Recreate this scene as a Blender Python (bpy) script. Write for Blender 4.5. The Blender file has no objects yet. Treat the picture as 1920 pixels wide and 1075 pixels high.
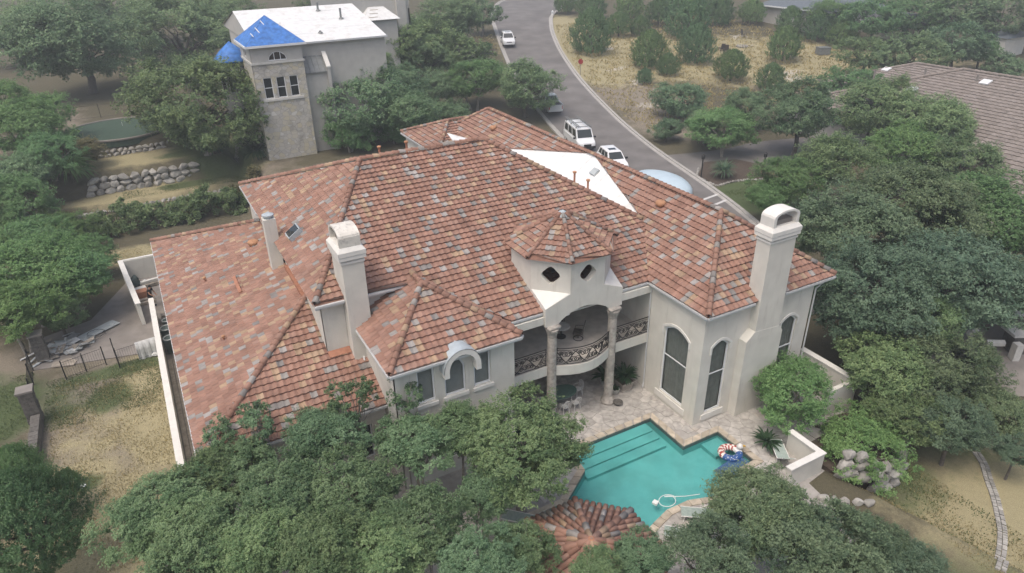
import bpy, bmesh, math, random
import numpy as np
from mathutils import Vector, Matrix
from mathutils.geometry import tessellate_polygon
random.seed(7); rng = np.random.default_rng(7)
scene = bpy.context.scene
R = math.radians

# ---------------------------------------------------------------- camera (drone, 25 m above the patio)
cam_data = bpy.data.cameras.new("camera"); cam = bpy.data.objects.new("camera", cam_data)
scene.collection.objects.link(cam); scene.camera = cam
cam_data.sensor_width = 36.0; cam_data.lens = 1291.23/1920*36; cam_data.clip_end = 3000; cam_data.clip_start = 0.5
def cam_axes(p, y, r):
    fwd = Vector((math.sin(y)*math.cos(p), math.cos(y)*math.cos(p), -math.sin(p)))
    right = Vector((math.cos(y), -math.sin(y), 0)); down = fwd.cross(right)
    return math.cos(r)*right+math.sin(r)*down, -math.sin(r)*right+math.cos(r)*down, fwd
cr_, cd_, cf_ = cam_axes(R(27.786), R(28.412), R(0.967))
cam.matrix_world = Matrix(((cr_.x, -cd_.x, -cf_.x, 0), (cr_.y, -cd_.y, -cf_.y, 0), (cr_.z, -cd_.z, -cf_.z, 25), (0, 0, 0, 1)))
CAM = Vector((0, 0, 25))

# ---------------------------------------------------------------- sky and sun (overcast)
SUN_EL, SUN_AZ = 66.0, 245.0     # azimuth the light comes from, clockwise from +y
world = bpy.data.worlds.new("World"); scene.world = world; world.use_nodes = True
wn = world.node_tree; bg = wn.nodes["Background"]
sky = wn.nodes.new("ShaderNodeTexSky"); sky.sky_type = 'NISHITA'; sky.sun_disc = False
sky.sun_elevation = R(SUN_EL); sky.sun_rotation = R(SUN_AZ)
sky.air_density = 1.0; sky.dust_density = 7.0; sky.ozone_density = 0.6; sky.altitude = 200
wn.links.new(sky.outputs[0], bg.inputs[0]); bg.inputs[1].default_value = 0.15
sun_d = bpy.data.lights.new("sun", 'SUN'); sun = bpy.data.objects.new("sun", sun_d); scene.collection.objects.link(sun)
sun_d.energy = 0.6; sun_d.angle = R(30); sun_d.color = (1.0, 0.995, 0.95)
sv = Vector((math.sin(R(SUN_AZ))*math.cos(R(SUN_EL)), math.cos(R(SUN_AZ))*math.cos(R(SUN_EL)), math.sin(R(SUN_EL))))
sun.rotation_euler = sv.to_track_quat('Z', 'Y').to_euler(); sun.location = (0, 0, 60)
vs = scene.view_settings
vs.view_transform = 'Standard'; vs.look = 'None'; vs.gamma = 1.0; vs.use_curve_mapping = False; vs.exposure = 0.5
scene.cycles.max_bounces = 5; scene.cycles.diffuse_bounces = 3; scene.cycles.glossy_bounces = 2; scene.cycles.transmission_bounces = 2; scene.cycles.volume_bounces = 0; scene.cycles.transparent_max_bounces = 10

# ---------------------------------------------------------------- helpers
col = scene.collection
class MB:
    """collects faces; build() links them as one mesh object"""
    def __init__(s): s.v = []; s.f = []; s.c = []; s.m = []
    def add(s, verts, faces, color=None, mi=0):
        o = len(s.v); s.v += [tuple(p) for p in verts]; s.f += [tuple(i+o for i in f) for f in faces]
        s.c += [color]*len(faces); s.m += [mi]*len(faces); return s
    def quad(s, a, b, c, d, color=None, mi=0): return s.add([a, b, c, d], [(0, 1, 2, 3)], color, mi)
    def box(s, x0, x1, y0, y1, z0, z1, mi=0, color=None):
        v = [(x0, y0, z0), (x1, y0, z0), (x1, y1, z0), (x0, y1, z0), (x0, y0, z1), (x1, y0, z1), (x1, y1, z1), (x0, y1, z1)]
        return s.add(v, [(3, 2, 1, 0), (4, 5, 6, 7), (0, 1, 5, 4), (1, 2, 6, 5), (2, 3, 7, 6), (3, 0, 4, 7)], color, mi)
    def obox(s, c, ax, ay, az, mi=0, color=None):
        c = Vector(c); ax = Vector(ax); ay = Vector(ay); az = Vector(az); v = []
        for k in (-1, 1):
            for i, j in ((-1, -1), (1, -1), (1, 1), (-1, 1)): v.append(c+ax*i+ay*j+az*k)
        return s.add(v, [(3, 2, 1, 0), (4, 5, 6, 7), (0, 1, 5, 4), (1, 2, 6, 5), (2, 3, 7, 6), (3, 0, 4, 7)], color, mi)
    def prism(s, pts, z0, z1, mi=0, color=None):      # vertical prism, pts ccw (x,y)
        n = len(pts); zz0 = z0 if hasattr(z0, '__len__') else [z0]*n; zz1 = z1 if hasattr(z1, '__len__') else [z1]*n
        v = [(p[0], p[1], zz0[i]) for i, p in enumerate(pts)]+[(p[0], p[1], zz1[i]) for i, p in enumerate(pts)]
        f = [tuple(range(n, 2*n)), tuple(range(n-1, -1, -1))]+[(i, (i+1) % n, n+(i+1) % n, n+i) for i in range(n)]
        return s.add(v, f, color, mi)
    def tube(s, pts, r, n=6, mi=0, color=None, caps=True):
        pts = [Vector(p) for p in pts]; rr = r if hasattr(r, '__len__') else [r]*len(pts); v = []; f = []; prev = None
        for i, p in enumerate(pts):
            d = (pts[min(i+1, len(pts)-1)]-pts[max(i-1, 0)])
            d = d.normalized() if d.length > 1e-9 else Vector((0, 0, 1))
            ref = prev if prev is not None else (Vector((0, 0, 1)) if abs(d.z) < .9 else Vector((1, 0, 0)))
            a = (ref-d*ref.dot(d)); a = a.normalized() if a.length > 1e-6 else d.orthogonal().normalized()
            prev = a; b = d.cross(a)
            for k in range(n):
                t = 2*math.pi*k/n; v.append(p+(a*math.cos(t)+b*math.sin(t))*rr[i])
        for i in range(len(pts)-1):
            for k in range(n): f.append((i*n+k, i*n+(k+1) % n, (i+1)*n+(k+1) % n, (i+1)*n+k))
        if caps: f.append(tuple(range(n-1, -1, -1))); f.append(tuple(range((len(pts)-1)*n, len(pts)*n)))
        return s.add(v, f, color, mi)
    def lathe(s, c, prof, n=16, mi=0, color=None, sx=1, sy=1):
        v = []; f = []; m = len(prof)
        for r, z in prof:
            for k in range(n):
                t = 2*math.pi*k/n; v.append((c[0]+r*math.cos(t)*sx, c[1]+r*math.sin(t)*sy, c[2]+z))
        for i in range(m-1):
            for k in range(n): f.append((i*n+k, i*n+(k+1) % n, (i+1)*n+(k+1) % n, (i+1)*n+k))
        f.append(tuple(range(n-1, -1, -1))); f.append(tuple(range((m-1)*n, m*n)))
        return s.add(v, f, color, mi)
    def mesh(s, name, mats, smooth=False):
        me = bpy.data.meshes.new(name); me.from_pydata(s.v, [], s.f)
        for m in (mats if isinstance(mats, (list, tuple)) else [mats]): me.materials.append(m)
        if any(s.m): me.polygons.foreach_set("material_index", s.m)
        if any(c is not None for c in s.c):
            at = me.color_attributes.new("tint", 'FLOAT_COLOR', 'CORNER'); buf = []
            for fi, fc in enumerate(s.f):
                c = s.c[fi] or (.5, .5, .5); buf += [c[0], c[1], c[2], 1.0]*len(fc)
            at.data.foreach_set("color", buf)
        if smooth: me.polygons.foreach_set("use_smooth", [True]*len(me.polygons))
        me.update(); return me
    def build(s, name, mats, parent=None, smooth=False):
        return link(name, s.mesh(name, mats, smooth), parent)

def link(name, me, parent=None):
    o = bpy.data.objects.new(name, me); col.objects.link(o)
    if parent is not None:
        o.parent = parent
        if parent.type == 'EMPTY': o.matrix_parent_inverse = Matrix.Translation(-parent.location)
    return o
def local(o, parent): o.parent = parent; o.matrix_parent_inverse = Matrix.Identity(4); return o
def thing(name, label, cat, loc=(0, 0, 0), group=None):
    o = bpy.data.objects.new(name, None); col.objects.link(o); o.location = loc; o.empty_display_size = .3
    return tag(o, label, cat, group)
def tag(o, label, cat, group=None):
    o["label"] = label; o["category"] = cat
    if group: o["group"] = group
    return o
def structure(o): o["kind"] = "structure"; return o
def stuff(o): o["kind"] = "stuff"; return o
def copy_tree(o, parent=None):
    c = o.copy(); col.objects.link(c); c.parent = parent
    for ch in o.children: copy_tree(ch, c)
    return c

def sm(a, b, t):
    t = np.clip((np.asarray(t, float)-a)/(b-a), 0, 1); return t*t*(3-2*t)
_S = np.arange(0, 400, 1.); _sl = np.interp(_S, [0, 82, 96, 135, 160, 400], [0, 0, .12, .12, .03, .03]); _Z = np.concatenate([[0], np.cumsum(_sl)[:-1]])
SYAW, CYAW = math.sin(R(28.412)), math.cos(R(28.412))
def ground_z(x, y):
    z = np.interp(x*SYAW+y*CYAW, _S, _Z)
    low = 1.3*sm(26.1, 27.6, x+.25*(y-18))*sm(24.5, 20.5, y)
    pad = 3.5*sm(61, 71, y)*sm(40, 27, x)*sm(7, 11, x)
    st = .8*sm(69.5, 73, y)+.7*sm(73.8, 74.4, y)+2.0*sm(77.6, 78.6, y)+1.2*sm(83.4, 84.2, y)+.4*sm(74.5, 90, y)
    st = st*sm(11, 7, x)
    return np.maximum(z, np.maximum(pad, st))-low
gz = lambda x, y: float(ground_z(x, y))

# ---------------------------------------------------------------- materials (procedural)
def mat(name, c=(.5, .5, .5), rough=.8, var=.15, scale=6.0, bump=0.0, bscale=40.0, metal=0.0, attr=False, stain=None, spec=.3, hue=None, objvar=0.0, coat=0.0, stretch=0):
    m = bpy.data.materials.new(name); m.use_nodes = True; nt = m.node_tree; b = nt.nodes["Principled BSDF"]
    N = nt.nodes.new; L = nt.links.new
    b.inputs["Roughness"].default_value = rough; b.inputs["Metallic"].default_value = metal; b.inputs["Specular IOR Level"].default_value = spec
    if coat: b.inputs["Coat Weight"].default_value = coat
    g = N("ShaderNodeNewGeometry"); tex = N("ShaderNodeTexNoise"); tex.inputs["Scale"].default_value = scale; tex.inputs["Detail"].default_value = 6
    L(g.outputs["Position"], tex.inputs["Vector"])
    mx = N("ShaderNodeMix"); mx.data_type = 'RGBA'; mx.blend_type = 'MULTIPLY'; mx.inputs[0].default_value = 1.0
    if attr:
        a = N("ShaderNodeAttribute"); a.attribute_name = "tint"; L(a.outputs["Color"], mx.inputs[6])
    else: mx.inputs[6].default_value = (*c, 1)
    mr = N("ShaderNodeMapRange"); mr.inputs[1].default_value = .3; mr.inputs[2].default_value = .7; mr.inputs[3].default_value = 1-var; mr.inputs[4].default_value = 1+var
    L(tex.outputs["Fac"], mr.inputs[0])
    src = mr.outputs[0]
    if objvar:
        oi = N("ShaderNodeObjectInfo"); m2 = N("ShaderNodeMapRange"); m2.inputs[3].default_value = 1-objvar; m2.inputs[4].default_value = 1+objvar
        L(oi.outputs["Random"], m2.inputs[0]); mm = N("ShaderNodeMath"); mm.operation = 'MULTIPLY'; L(src, mm.inputs[0]); L(m2.outputs[0], mm.inputs[1]); src = mm.outputs[0]
    L(src, mx.inputs[7]); out = mx.outputs[2]
    if stain:       # (colour, scale, threshold, strength)
        t2 = N("ShaderNodeTexNoise"); t2.inputs["Scale"].default_value = stain[1]; t2.inputs["Detail"].default_value = 8; t2.inputs["Roughness"].default_value = .65
        if stretch:
            mp = N("ShaderNodeMapping"); mp.inputs["Scale"].default_value = (1, 1, stretch); L(g.outputs["Position"], mp.inputs[0]); L(mp.outputs[0], t2.inputs["Vector"])
        else: L(g.outputs["Position"], t2.inputs["Vector"])
        r2 = N("ShaderNodeMapRange"); r2.inputs[1].default_value = stain[2]; r2.inputs[2].default_value = stain[2]+.18; r2.inputs[4].default_value = stain[3]; L(t2.outputs["Fac"], r2.inputs[0])
        m3 = N("ShaderNodeMix"); m3.data_type = 'RGBA'; L(r2.outputs[0], m3.inputs[0]); L(out, m3.inputs[6]); m3.inputs[7].default_value = (*stain[0], 1); out = m3.outputs[2]
    L(out, b.inputs["Base Color"])
    if bump:
        t3 = N("ShaderNodeTexNoise"); t3.inputs["Scale"].default_value = bscale; t3.inputs["Detail"].default_value = 4; L(g.outputs["Position"], t3.inputs["Vector"])
        bp = N("ShaderNodeBump"); bp.inputs["Strength"].default_value = bump; bp.inputs["Distance"].default_value = .02; L(t3.outputs["Fac"], bp.inputs["Height"]); L(bp.outputs[0], b.inputs["Normal"])
    return m
def leafmat(name, c1, c2, objvar=.18):
    m = bpy.data.materials.new(name); m.use_nodes = True; nt = m.node_tree; N = nt.nodes.new; L = nt.links.new
    b = nt.nodes["Principled BSDF"]; b.inputs["Roughness"].default_value = .55; b.inputs["Specular IOR Level"].default_value = .25
    a = N("ShaderNodeAttribute"); a.attribute_name = "leaf"
    oi = N("ShaderNodeObjectInfo")
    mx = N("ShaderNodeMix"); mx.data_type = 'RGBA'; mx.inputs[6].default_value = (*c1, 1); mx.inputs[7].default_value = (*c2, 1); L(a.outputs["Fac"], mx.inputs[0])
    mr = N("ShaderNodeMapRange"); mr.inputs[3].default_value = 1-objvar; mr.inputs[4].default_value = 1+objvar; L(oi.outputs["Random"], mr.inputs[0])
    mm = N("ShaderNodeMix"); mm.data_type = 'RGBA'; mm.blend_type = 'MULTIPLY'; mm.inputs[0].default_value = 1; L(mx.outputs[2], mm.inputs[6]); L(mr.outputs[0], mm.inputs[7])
    hm = N("ShaderNodeMix"); hm.data_type = 'RGBA'; hm.inputs[6].default_value = (1.10, 1.04, .86, 1); hm.inputs[7].default_value = (.9, .98, 1.04, 1); rr_ = N("ShaderNodeMath"); rr_.operation = 'FRACT'; r2_ = N("ShaderNodeMath"); r2_.operation = 'MULTIPLY'; r2_.inputs[1].default_value = 7.31; L(oi.outputs["Random"], r2_.inputs[0]); L(r2_.outputs[0], rr_.inputs[0]); L(rr_.outputs[0], hm.inputs[0])
    m5 = N("ShaderNodeMix"); m5.data_type = 'RGBA'; m5.blend_type = 'MULTIPLY'; m5.inputs[0].default_value = 1; L(mm.outputs[2], m5.inputs[6]); L(hm.outputs[2], m5.inputs[7]); mm = m5
    L(mm.outputs[2], b.inputs["Base Color"])
    tr = N("ShaderNodeBsdfTranslucent"); L(mm.outputs[2], tr.inputs["Color"])
    ms = N("ShaderNodeMixShader"); ms.inputs[0].default_value = .4; L(b.outputs[0], ms.inputs[1]); L(tr.outputs[0], ms.inputs[2])
    L(ms.outputs[0], nt.nodes["Material Output"].inputs["Surface"])
    return m
def glassmat(name, tint=(.6, .66, .64), opaque=.35, base=(.02, .025, .025)):
    m = bpy.data.materials.new(name); m.use_nodes = True; nt = m.node_tree; N = nt.nodes.new; L = nt.links.new
    b = nt.nodes["Principled BSDF"]; b.inputs["Base Color"].default_value = (*base, 1); b.inputs["Roughness"].default_value = .05; b.inputs["Specular IOR Level"].default_value = .6
    t = N("ShaderNodeBsdfTransparent"); t.inputs[0].default_value = (*tint, 1)
    ms = N("ShaderNodeMixShader"); ms.inputs[0].default_value = 1-opaque; L(b.outputs[0], ms.inputs[1]); L(t.outputs[0], ms.inputs[2]); L(ms.outputs[0], nt.nodes["Material Output"].inputs["Surface"])
    return m
M = {}
M['stucco'] = mat('cream stucco', (.60, .58, .52), .9, .07, 1.2, .25, 60, stain=((.36, .335, .29), 2.6, .56, .42), stretch=.16)
M['trim'] = mat('pale stucco trim', (.66, .645, .60), .85, .05, 3, .15, 50)
M['tile'] = mat('clay roof tile', rough=.8, var=.2, scale=1.3, bump=.2, bscale=60, attr=True, stain=((.17, .125, .10), .9, .58, .22), stretch=.6)
M['felt'] = mat('roof underlay', (.20, .11, .08), .9, .2, 4)
M['white_roof'] = mat('white roof membrane', (.66, .665, .65), .7, .08, 2, .8, 2.2, stain=((.47, .44, .39), .8, .53, .6))
M['gutter'] = mat('gutter metal', (.55, .56, .56), .5, .06, 4, metal=.1)
M['soffit'] = mat('soffit', (.60, .57, .52), .85, .06, 4)
M['frame'] = mat('white window frame', (.70, .71, .71), .5, .03, 5)
M['glass'] = glassmat('window glass', (.8, .84, .83), .16)
M['dark_glass'] = glassmat('dark glass', opaque=.85, base=(.03, .035, .035))
M['curtain'] = mat('grey curtain', (.27, .27, .25), .9, .15, 3)
M['blind'] = mat('window blind', (.42, .41, .38), .7, .05, 5)
M['interior'] = mat('dark room', (.06, .06, .055), .9, .2, 2)
M['lead'] = mat('lead flashing', (.42, .47, .49), .5, .12, 4, metal=.2)
M['iron'] = mat('wrought iron', (.025, .024, .023), .55, .2, 10)
M['column'] = mat('carved limestone column', (.38, .35, .31), .9, .28, 5, .5, 25, stain=((.15, .13, .115), 1.6, .52, .6))
M['balcony'] = mat('balcony floor', (.47, .44, .395), .85, .15, 2, .1)
M['flag'] = mat('patio flagstone', (.40, .38, .35), .8, .26, 3.2, .3, 18, objvar=.13, stain=((.36, .27, .18), .8, .58, .5))
M['grout'] = mat('patio grout', (.34, .32, .295), .9, .15, 3)
M['coping'] = mat('sandstone coping', (.43, .375, .295), .8, .22, 3, .3, 20, objvar=.2, stain=((.26, .2, .14), 2, .58, .5))
M['plaster'] = mat('pool plaster', (.145, .405, .40), .8, .13, .9, stain=((.185, .46, .455), 2.2, .55, .5))
M['pooltile'] = mat('dark waterline tile', (.10, .12, .12), .4, .25, 12)
M['boulder'] = mat('limestone boulder', (.31, .298, .272), .95, .22, 3, .7, 9, objvar=.22, stain=((.17, .165, .15), 2.2, .52, .6))
M['darkstone'] = mat('dark stone pillar', (.12, .112, .10), .95, .3, 7, .7, 12, objvar=.1)
M['limestone'] = mat('cut limestone', (.55, .54, .50), .9, .1, 3, .3, 20)
M['concrete'] = mat('concrete', (.225, .205, .185), .9, .18, 1.2, .2, 30, stain=((.13, .115, .10), .6, .52, .7))
M['asphalt'] = mat('street asphalt', (.16, .15, .142), .95, .2, .35, .2, 40, stain=((.075, .07, .068), 1.1, .63, .55))
M['kerb'] = mat('kerb concrete', (.36, .345, .32), .9, .14, 3, .2, 30)
M['paint'] = mat('road paint', (.55, .54, .52), .8, .12, 5)
M['bark'] = mat('oak bark', (.12, .105, .088), .95, .3, 8, .8, 14)
M['branch'] = mat('pale branch', (.24, .22, .19), .95, .3, 8, .6, 14)
M['black'] = mat('black rubber', (.02, .02, .02), .7, .2, 8)
M['white_paint'] = mat('white car paint', (.74, .75, .75), .3, .02, 3, coat=.5)
M['silver_paint'] = mat('silver car paint', (.48, .50, .50), .35, .03, 3, coat=.5)
M['lamp'] = mat('lamp lens', (.75, .75, .72), .2, .05, 5)
M['tail'] = mat('tail lens', (.35, .03, .03), .3, .05, 5)
M['teal_cloth'] = mat('sage sling fabric', (.30, .36, .325), .8, .12, 8)
M['white_iron'] = mat('white painted iron', (.66, .65, .62), .5, .08, 8)
M['green_glass'] = mat('green table glass', (.10, .17, .14), .15, .1, 5)
M['wicker'] = mat('dark wicker', (.085, .075, .065), .8, .3, 20)
M['pot'] = mat('carved stone planter', (.33, .30, .265), .9, .2, 8, .5, 25)
M['white_pot'] = mat('glazed pale pot', (.50, .50, .46), .5, .1, 6)
M['soil'] = mat('soil', (.075, .058, .045), 1, .3, 6, .5, 20)
M['wood'] = mat('weathered board', (.30, .265, .22), .9, .25, 5, .3, 20, objvar=.2)
M['bin'] = mat('green plastic bin', (.055, .075, .068), .6, .12, 6)
M['sheet'] = mat('grey metal sheet', (.40, .43, .43), .55, .12, 3, metal=.1)
M['tarp'] = mat('blue tarp', (.05, .165, .45), .6, .3, 2.5, .8, 2.5, stain=((.12, .28, .55), 1.2, .55, .6))
M['plastic'] = mat('clear plastic wrap', (.58, .58, .56), .4, .12, 5, .4, 6)
M['debris'] = mat('debris', (.42, .43, .42), .8, .3, 4, .3, 12, objvar=.35)
M['skin'] = mat('skin', (.35, .2, .14), .6, .05, 8)
M['shirt'] = mat('black shirt', (.02, .02, .022), .85, .2, 8)
M['shorts'] = mat('dark shorts', (.045, .04, .04), .85, .2, 8)
M['neigh_stucco'] = mat('grey beige stucco', (.46, .445, .41), .9, .06, 1.5, .2, 40)
M['metal_roof'] = mat('grey metal roof', (.20, .21, .205), .5, .15, 3, metal=.2, stain=((.09, .085, .08), 1.5, .6, .6))
M['brown_tile'] = mat('brown concrete tile', rough=.9, var=.12, scale=3, bump=.2, bscale=30, attr=True)
M['grey_shingle'] = mat('blue grey shingle', (.125, .145, .165), .9, .15, 2.5, .2, 20)
M['red'] = mat('red sign', (.30, .03, .03), .5, .05, 5)
M['rubber_blue'] = mat('blue mesh float', (.05, .115, .22), .6, .25, 14)
M['dome'] = mat('pale blue cover', (.46, .56, .62), .45, .05, 1.2)
M['hose'] = mat('white hose', (.7, .72, .7), .5, .05, 5)
M['terracotta'] = mat('terracotta', (.36, .17, .10), .85, .15, 8)
M['orange_flash'] = mat('painted flashing', (.34, .16, .10), .7, .15, 5)
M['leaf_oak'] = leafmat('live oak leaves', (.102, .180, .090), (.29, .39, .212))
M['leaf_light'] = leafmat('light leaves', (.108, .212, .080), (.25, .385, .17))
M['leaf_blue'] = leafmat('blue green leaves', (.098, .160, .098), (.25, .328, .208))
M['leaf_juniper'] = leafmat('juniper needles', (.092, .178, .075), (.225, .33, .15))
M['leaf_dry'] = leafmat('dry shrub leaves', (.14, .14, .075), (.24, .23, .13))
M['frond'] = leafmat('palm frond', (.035, .075, .035), (.08, .13, .06))
def stonewall_mat():
    m = bpy.data.materials.new('rubble stone wall'); m.use_nodes = True; nt = m.node_tree; N = nt.nodes.new; L = nt.links.new; b = nt.nodes["Principled BSDF"]
    g = N("ShaderNodeNewGeometry"); mp = N("ShaderNodeMapping"); mp.inputs["Scale"].default_value = (1, 1, 1.35); L(g.outputs["Position"], mp.inputs[0])
    v = N("ShaderNodeTexVoronoi"); v.inputs["Scale"].default_value = 2.0; L(mp.outputs[0], v.inputs["Vector"])
    e = N("ShaderNodeTexVoronoi"); e.feature = 'DISTANCE_TO_EDGE'; e.inputs["Scale"].default_value = 2.0; L(mp.outputs[0], e.inputs["Vector"])
    cr = N("ShaderNodeValToRGB"); L(v.outputs["Color"], cr.inputs[0]); el = cr.color_ramp.elements
    el[0].color = (.40, .385, .355, 1); el[1].color = (.66, .645, .60, 1)
    for p, c in ((.35, (.50, .475, .42, 1)), (.55, (.50, .455, .33, 1)), (.7, (.44, .42, .38, 1))):
        x = el.new(p); x.color = c
    r = N("ShaderNodeMapRange"); r.inputs[2].default_value = .05; L(e.outputs["Distance"], r.inputs[0])
    mx = N("ShaderNodeMix"); mx.data_type = 'RGBA'; mx.inputs[6].default_value = (.30, .285, .255, 1); L(r.outputs[0], mx.inputs[0]); L(cr.outputs[0], mx.inputs[7])
    t = N("ShaderNodeTexNoise"); t.inputs["Scale"].default_value = .7; t.inputs["Detail"].default_value = 8; L(g.outputs["Position"], t.inputs[0])
    r2 = N("ShaderNodeMapRange"); r2.inputs[1].default_value = .58; r2.inputs[2].default_value = .72; r2.inputs[4].default_value = .45; L(t.outputs[0], r2.inputs[0])
    m2 = N("ShaderNodeMix"); m2.data_type = 'RGBA'; L(r2.outputs[0], m2.inputs[0]); L(mx.outputs[2], m2.inputs[6]); m2.inputs[7].default_value = (.17, .155, .135, 1)
    L(m2.outputs[2], b.inputs["Base Color"]); b.inputs["Roughness"].default_value = .95
    bp = N("ShaderNodeBump"); bp.inputs["Strength"].default_value = .6; bp.inputs["Distance"].default_value = .03; L(r.outputs[0], bp.inputs["Height"]); L(bp.outputs[0], b.inputs["Normal"])
    return m
M['rubble'] = stonewall_mat()
def watermat():
    m = bpy.data.materials.new('pool water'); m.use_nodes = True; nt = m.node_tree; N = nt.nodes.new; L = nt.links.new
    gl = N("ShaderNodeBsdfGlossy"); gl.inputs["Roughness"].default_value = .06; tr = N("ShaderNodeBsdfTransparent"); tr.inputs[0].default_value = (.80, .95, .94, 1)
    fr = N("ShaderNodeFresnel"); fr.inputs[0].default_value = 1.33
    t = N("ShaderNodeTexNoise"); t.inputs["Scale"].default_value = 5; t.inputs["Detail"].default_value = 3; bp = N("ShaderNodeBump"); bp.inputs["Strength"].default_value = .12; bp.inputs["Distance"].default_value = .03
    g = N("ShaderNodeNewGeometry"); L(g.outputs["Position"], t.inputs[0]); L(t.outputs[0], bp.inputs["Height"]); L(bp.outputs[0], gl.inputs["Normal"]); L(bp.outputs[0], fr.inputs["Normal"])
    ms = N("ShaderNodeMixShader"); L(fr.outputs[0], ms.inputs[0]); L(tr.outputs[0], ms.inputs[1]); L(gl.outputs[0], ms.inputs[2]); L(ms.outputs[0], nt.nodes["Material Output"].inputs["Surface"])
    return m
M['water'] = watermat()

# ---------------------------------------------------------------- terrain
POOL = [(24.07, 18.25), (24.07, 20.88), (21.6, 20.88), (21.6, 23.66), (16.2, 23.66), (16.0, 22.0), (14.1, 20.7), (14.0, 19.6), (14.6, 17.6), (15.8, 17.1),
        (16.72, 17.45), (17.86, 17.8), (19.17, 17.77), (20.3, 17.4), (21.2, 17.15), (22.2, 17.3), (22.9, 18.2)]
def inpoly(x, y, poly):
    x = np.asarray(x, float); y = np.asarray(y, float); r = np.zeros(np.broadcast(x, y).shape, bool); n = len(poly)
    for i in range(n):
        x0, y0 = poly[i]; x1, y1 = poly[(i+1) % n]
        c = ((y0 > y) != (y1 > y)) & (x < (x1-x0)*(y-y0)/((y1-y0) if y1 != y0 else 1e-9)+x0); r ^= c
    return r
xs = np.concatenate([np.arange(-420, -60, 20), np.arange(-60, -16, 2.5), np.arange(-16, 46, .5), np.arange(46, 120, 2.0), np.arange(120, 560, 20)])
ys = np.concatenate([np.arange(-60, 0, 6), np.arange(0, 86, .5), np.arange(86, 130, 1.5), np.arange(130, 240, 5), np.arange(240, 640, 25)])
GX, GY = np.meshgrid(xs, ys); GZ = ground_z(GX, GY)
GZ = np.where((GX > 13) & (GX < 24.6) & (GY > 16.6) & (GY < 24.2), -2.6, GZ-.02)
def soft(x, y, r, n): return None
BL = []      # painted ground cover: (x, y, rx, ry, channel, strength)   0 dry grass 1 green grass 2 dirt 3 pale rock
def blob(p, rx, ry, ch, s=1.0): BL.append((p[0], p[1], rx, ry, ch, s))
# left lawn
blob((-5.2, 39), 5.0, 9.5, 2, .75); blob((-3.2, 39.5), 1.7, 7, 0, 1.0); blob((-4.6, 44.5), 4.0, .9, 1, .8); blob((-5.4, 41.6), 1.3, 1.7, 1, .85); blob((-8, 42), 1.3, 2.2, 1, .6); blob((-6, 38), 3, 4, 0, .55)
blob((-7, 33), 3, 3.4, 0, .8); blob((-5.5, 29.0), 4, 6, 0, .85); blob((-11.5, 43.5), 3, 4, 1, .8); blob((-13, 48), 5, 4, 2, .7); blob((-6.6, 33.8), .8, .7, 1, .8)
blob((-5.5, 36.8), 1.6, 3.0, 2, 1.0)
# side strip and terraces
blob((-2, 63.5), 9, 2.2, 0, .8); blob((5, 64.5), 5, 2, 1, .7); blob((0, 75.8), 9, 1.8, 0, .9); blob((3.2, 76.4), 3, 1.0, 1, 1); blob((0, 81), 8, 2.4, 0, .8); blob((4, 80.5), 3, 1.2, 1, .9)
blob((8, 82), 5, 7, 1, .9); blob((9.5, 76), 4, 4, 0, .7); blob((9, 72), 5, 3, 2, .6); blob((13, 68), 8, 2.5, 2, .5); blob((12, 66), 6, 2, 1, .5); blob((-13, 95), 7, 14, 2, 1)
# lower right lawn
blob((31, 10.5), 4.5, 5, 0, .75); blob((35.5, 12), 4, 4, 0, .8); blob((30.5, 14), 3, 2, 1, .65); blob((37, 15), 5, 3, 1, .5); blob((27, 6), 5, 6, 1, .4); blob((33, 7), 5, 4, 0, .7)
# vacant field beyond the street
for u in range(9): blob((72+u*4.6, 108-u*4.2), 11, 15, 0, 1.0)
blob((66, 82), 6, 9, 2, .8); blob((63, 72), 5, 7, 2, .8); blob((68, 96), 5, 9, 0, .9); blob((104, 82), 9, 6, 0, 1); blob((92, 75), 9, 6, 2, .7); blob((78, 124), 10, 12, 0, .9)
for p, a, b in (((77.5, 105.5), 3.2, 1.3), ((72, 95), 2.6, 1.6), ((70.5, 88), 3, 2.2), ((103, 99), 2.6, 2), ((99.5, 94), 3, 1.0), ((92.5, 76.5), 2.6, 4.5), ((97, 108), 1.6, 1), ((95, 79), 3, 1.6), ((66, 79), 2.6, 2)): blob(p, a*.8, b*.75, 3, .62)
blob((54.6, 46.6), 4.2, 3.6, 1, 1.6); blob((53.6, 45), 3.2, 5.0, 1, 1.6); blob((57, 51.5), 3.6, 3, 2, .4); blob((50, 74), 1.6, 5, 1, .8); blob((56, 104), 2, 12, 1, .8)
MSK = np.zeros(GX.shape+(4,))
for x, y, rx, ry, ch, s in BL:
    d = ((GX-x)/rx)**2+((GY-y)/ry)**2; MSK[..., ch] = np.maximum(MSK[..., ch], s*np.exp(-np.clip(d, 0, 40)**1.5*.7))
ny, nx = GX.shape; idx = np.arange(nx*ny).reshape(ny, nx)
me = bpy.data.meshes.new("ground")
me.from_pydata(np.stack([GX, GY, GZ], -1).reshape(-1, 3).tolist(), [], np.stack([idx[:-1, :-1], idx[:-1, 1:], idx[1:, 1:], idx[1:, :-1]], -1).reshape(-1, 4).tolist())
ca = me.color_attributes.new("cover", 'FLOAT_COLOR', 'POINT'); ca.data.foreach_set("color", MSK.reshape(-1).astype(np.float32))
me.polygons.foreach_set("use_smooth", [True]*len(me.polygons))
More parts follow.
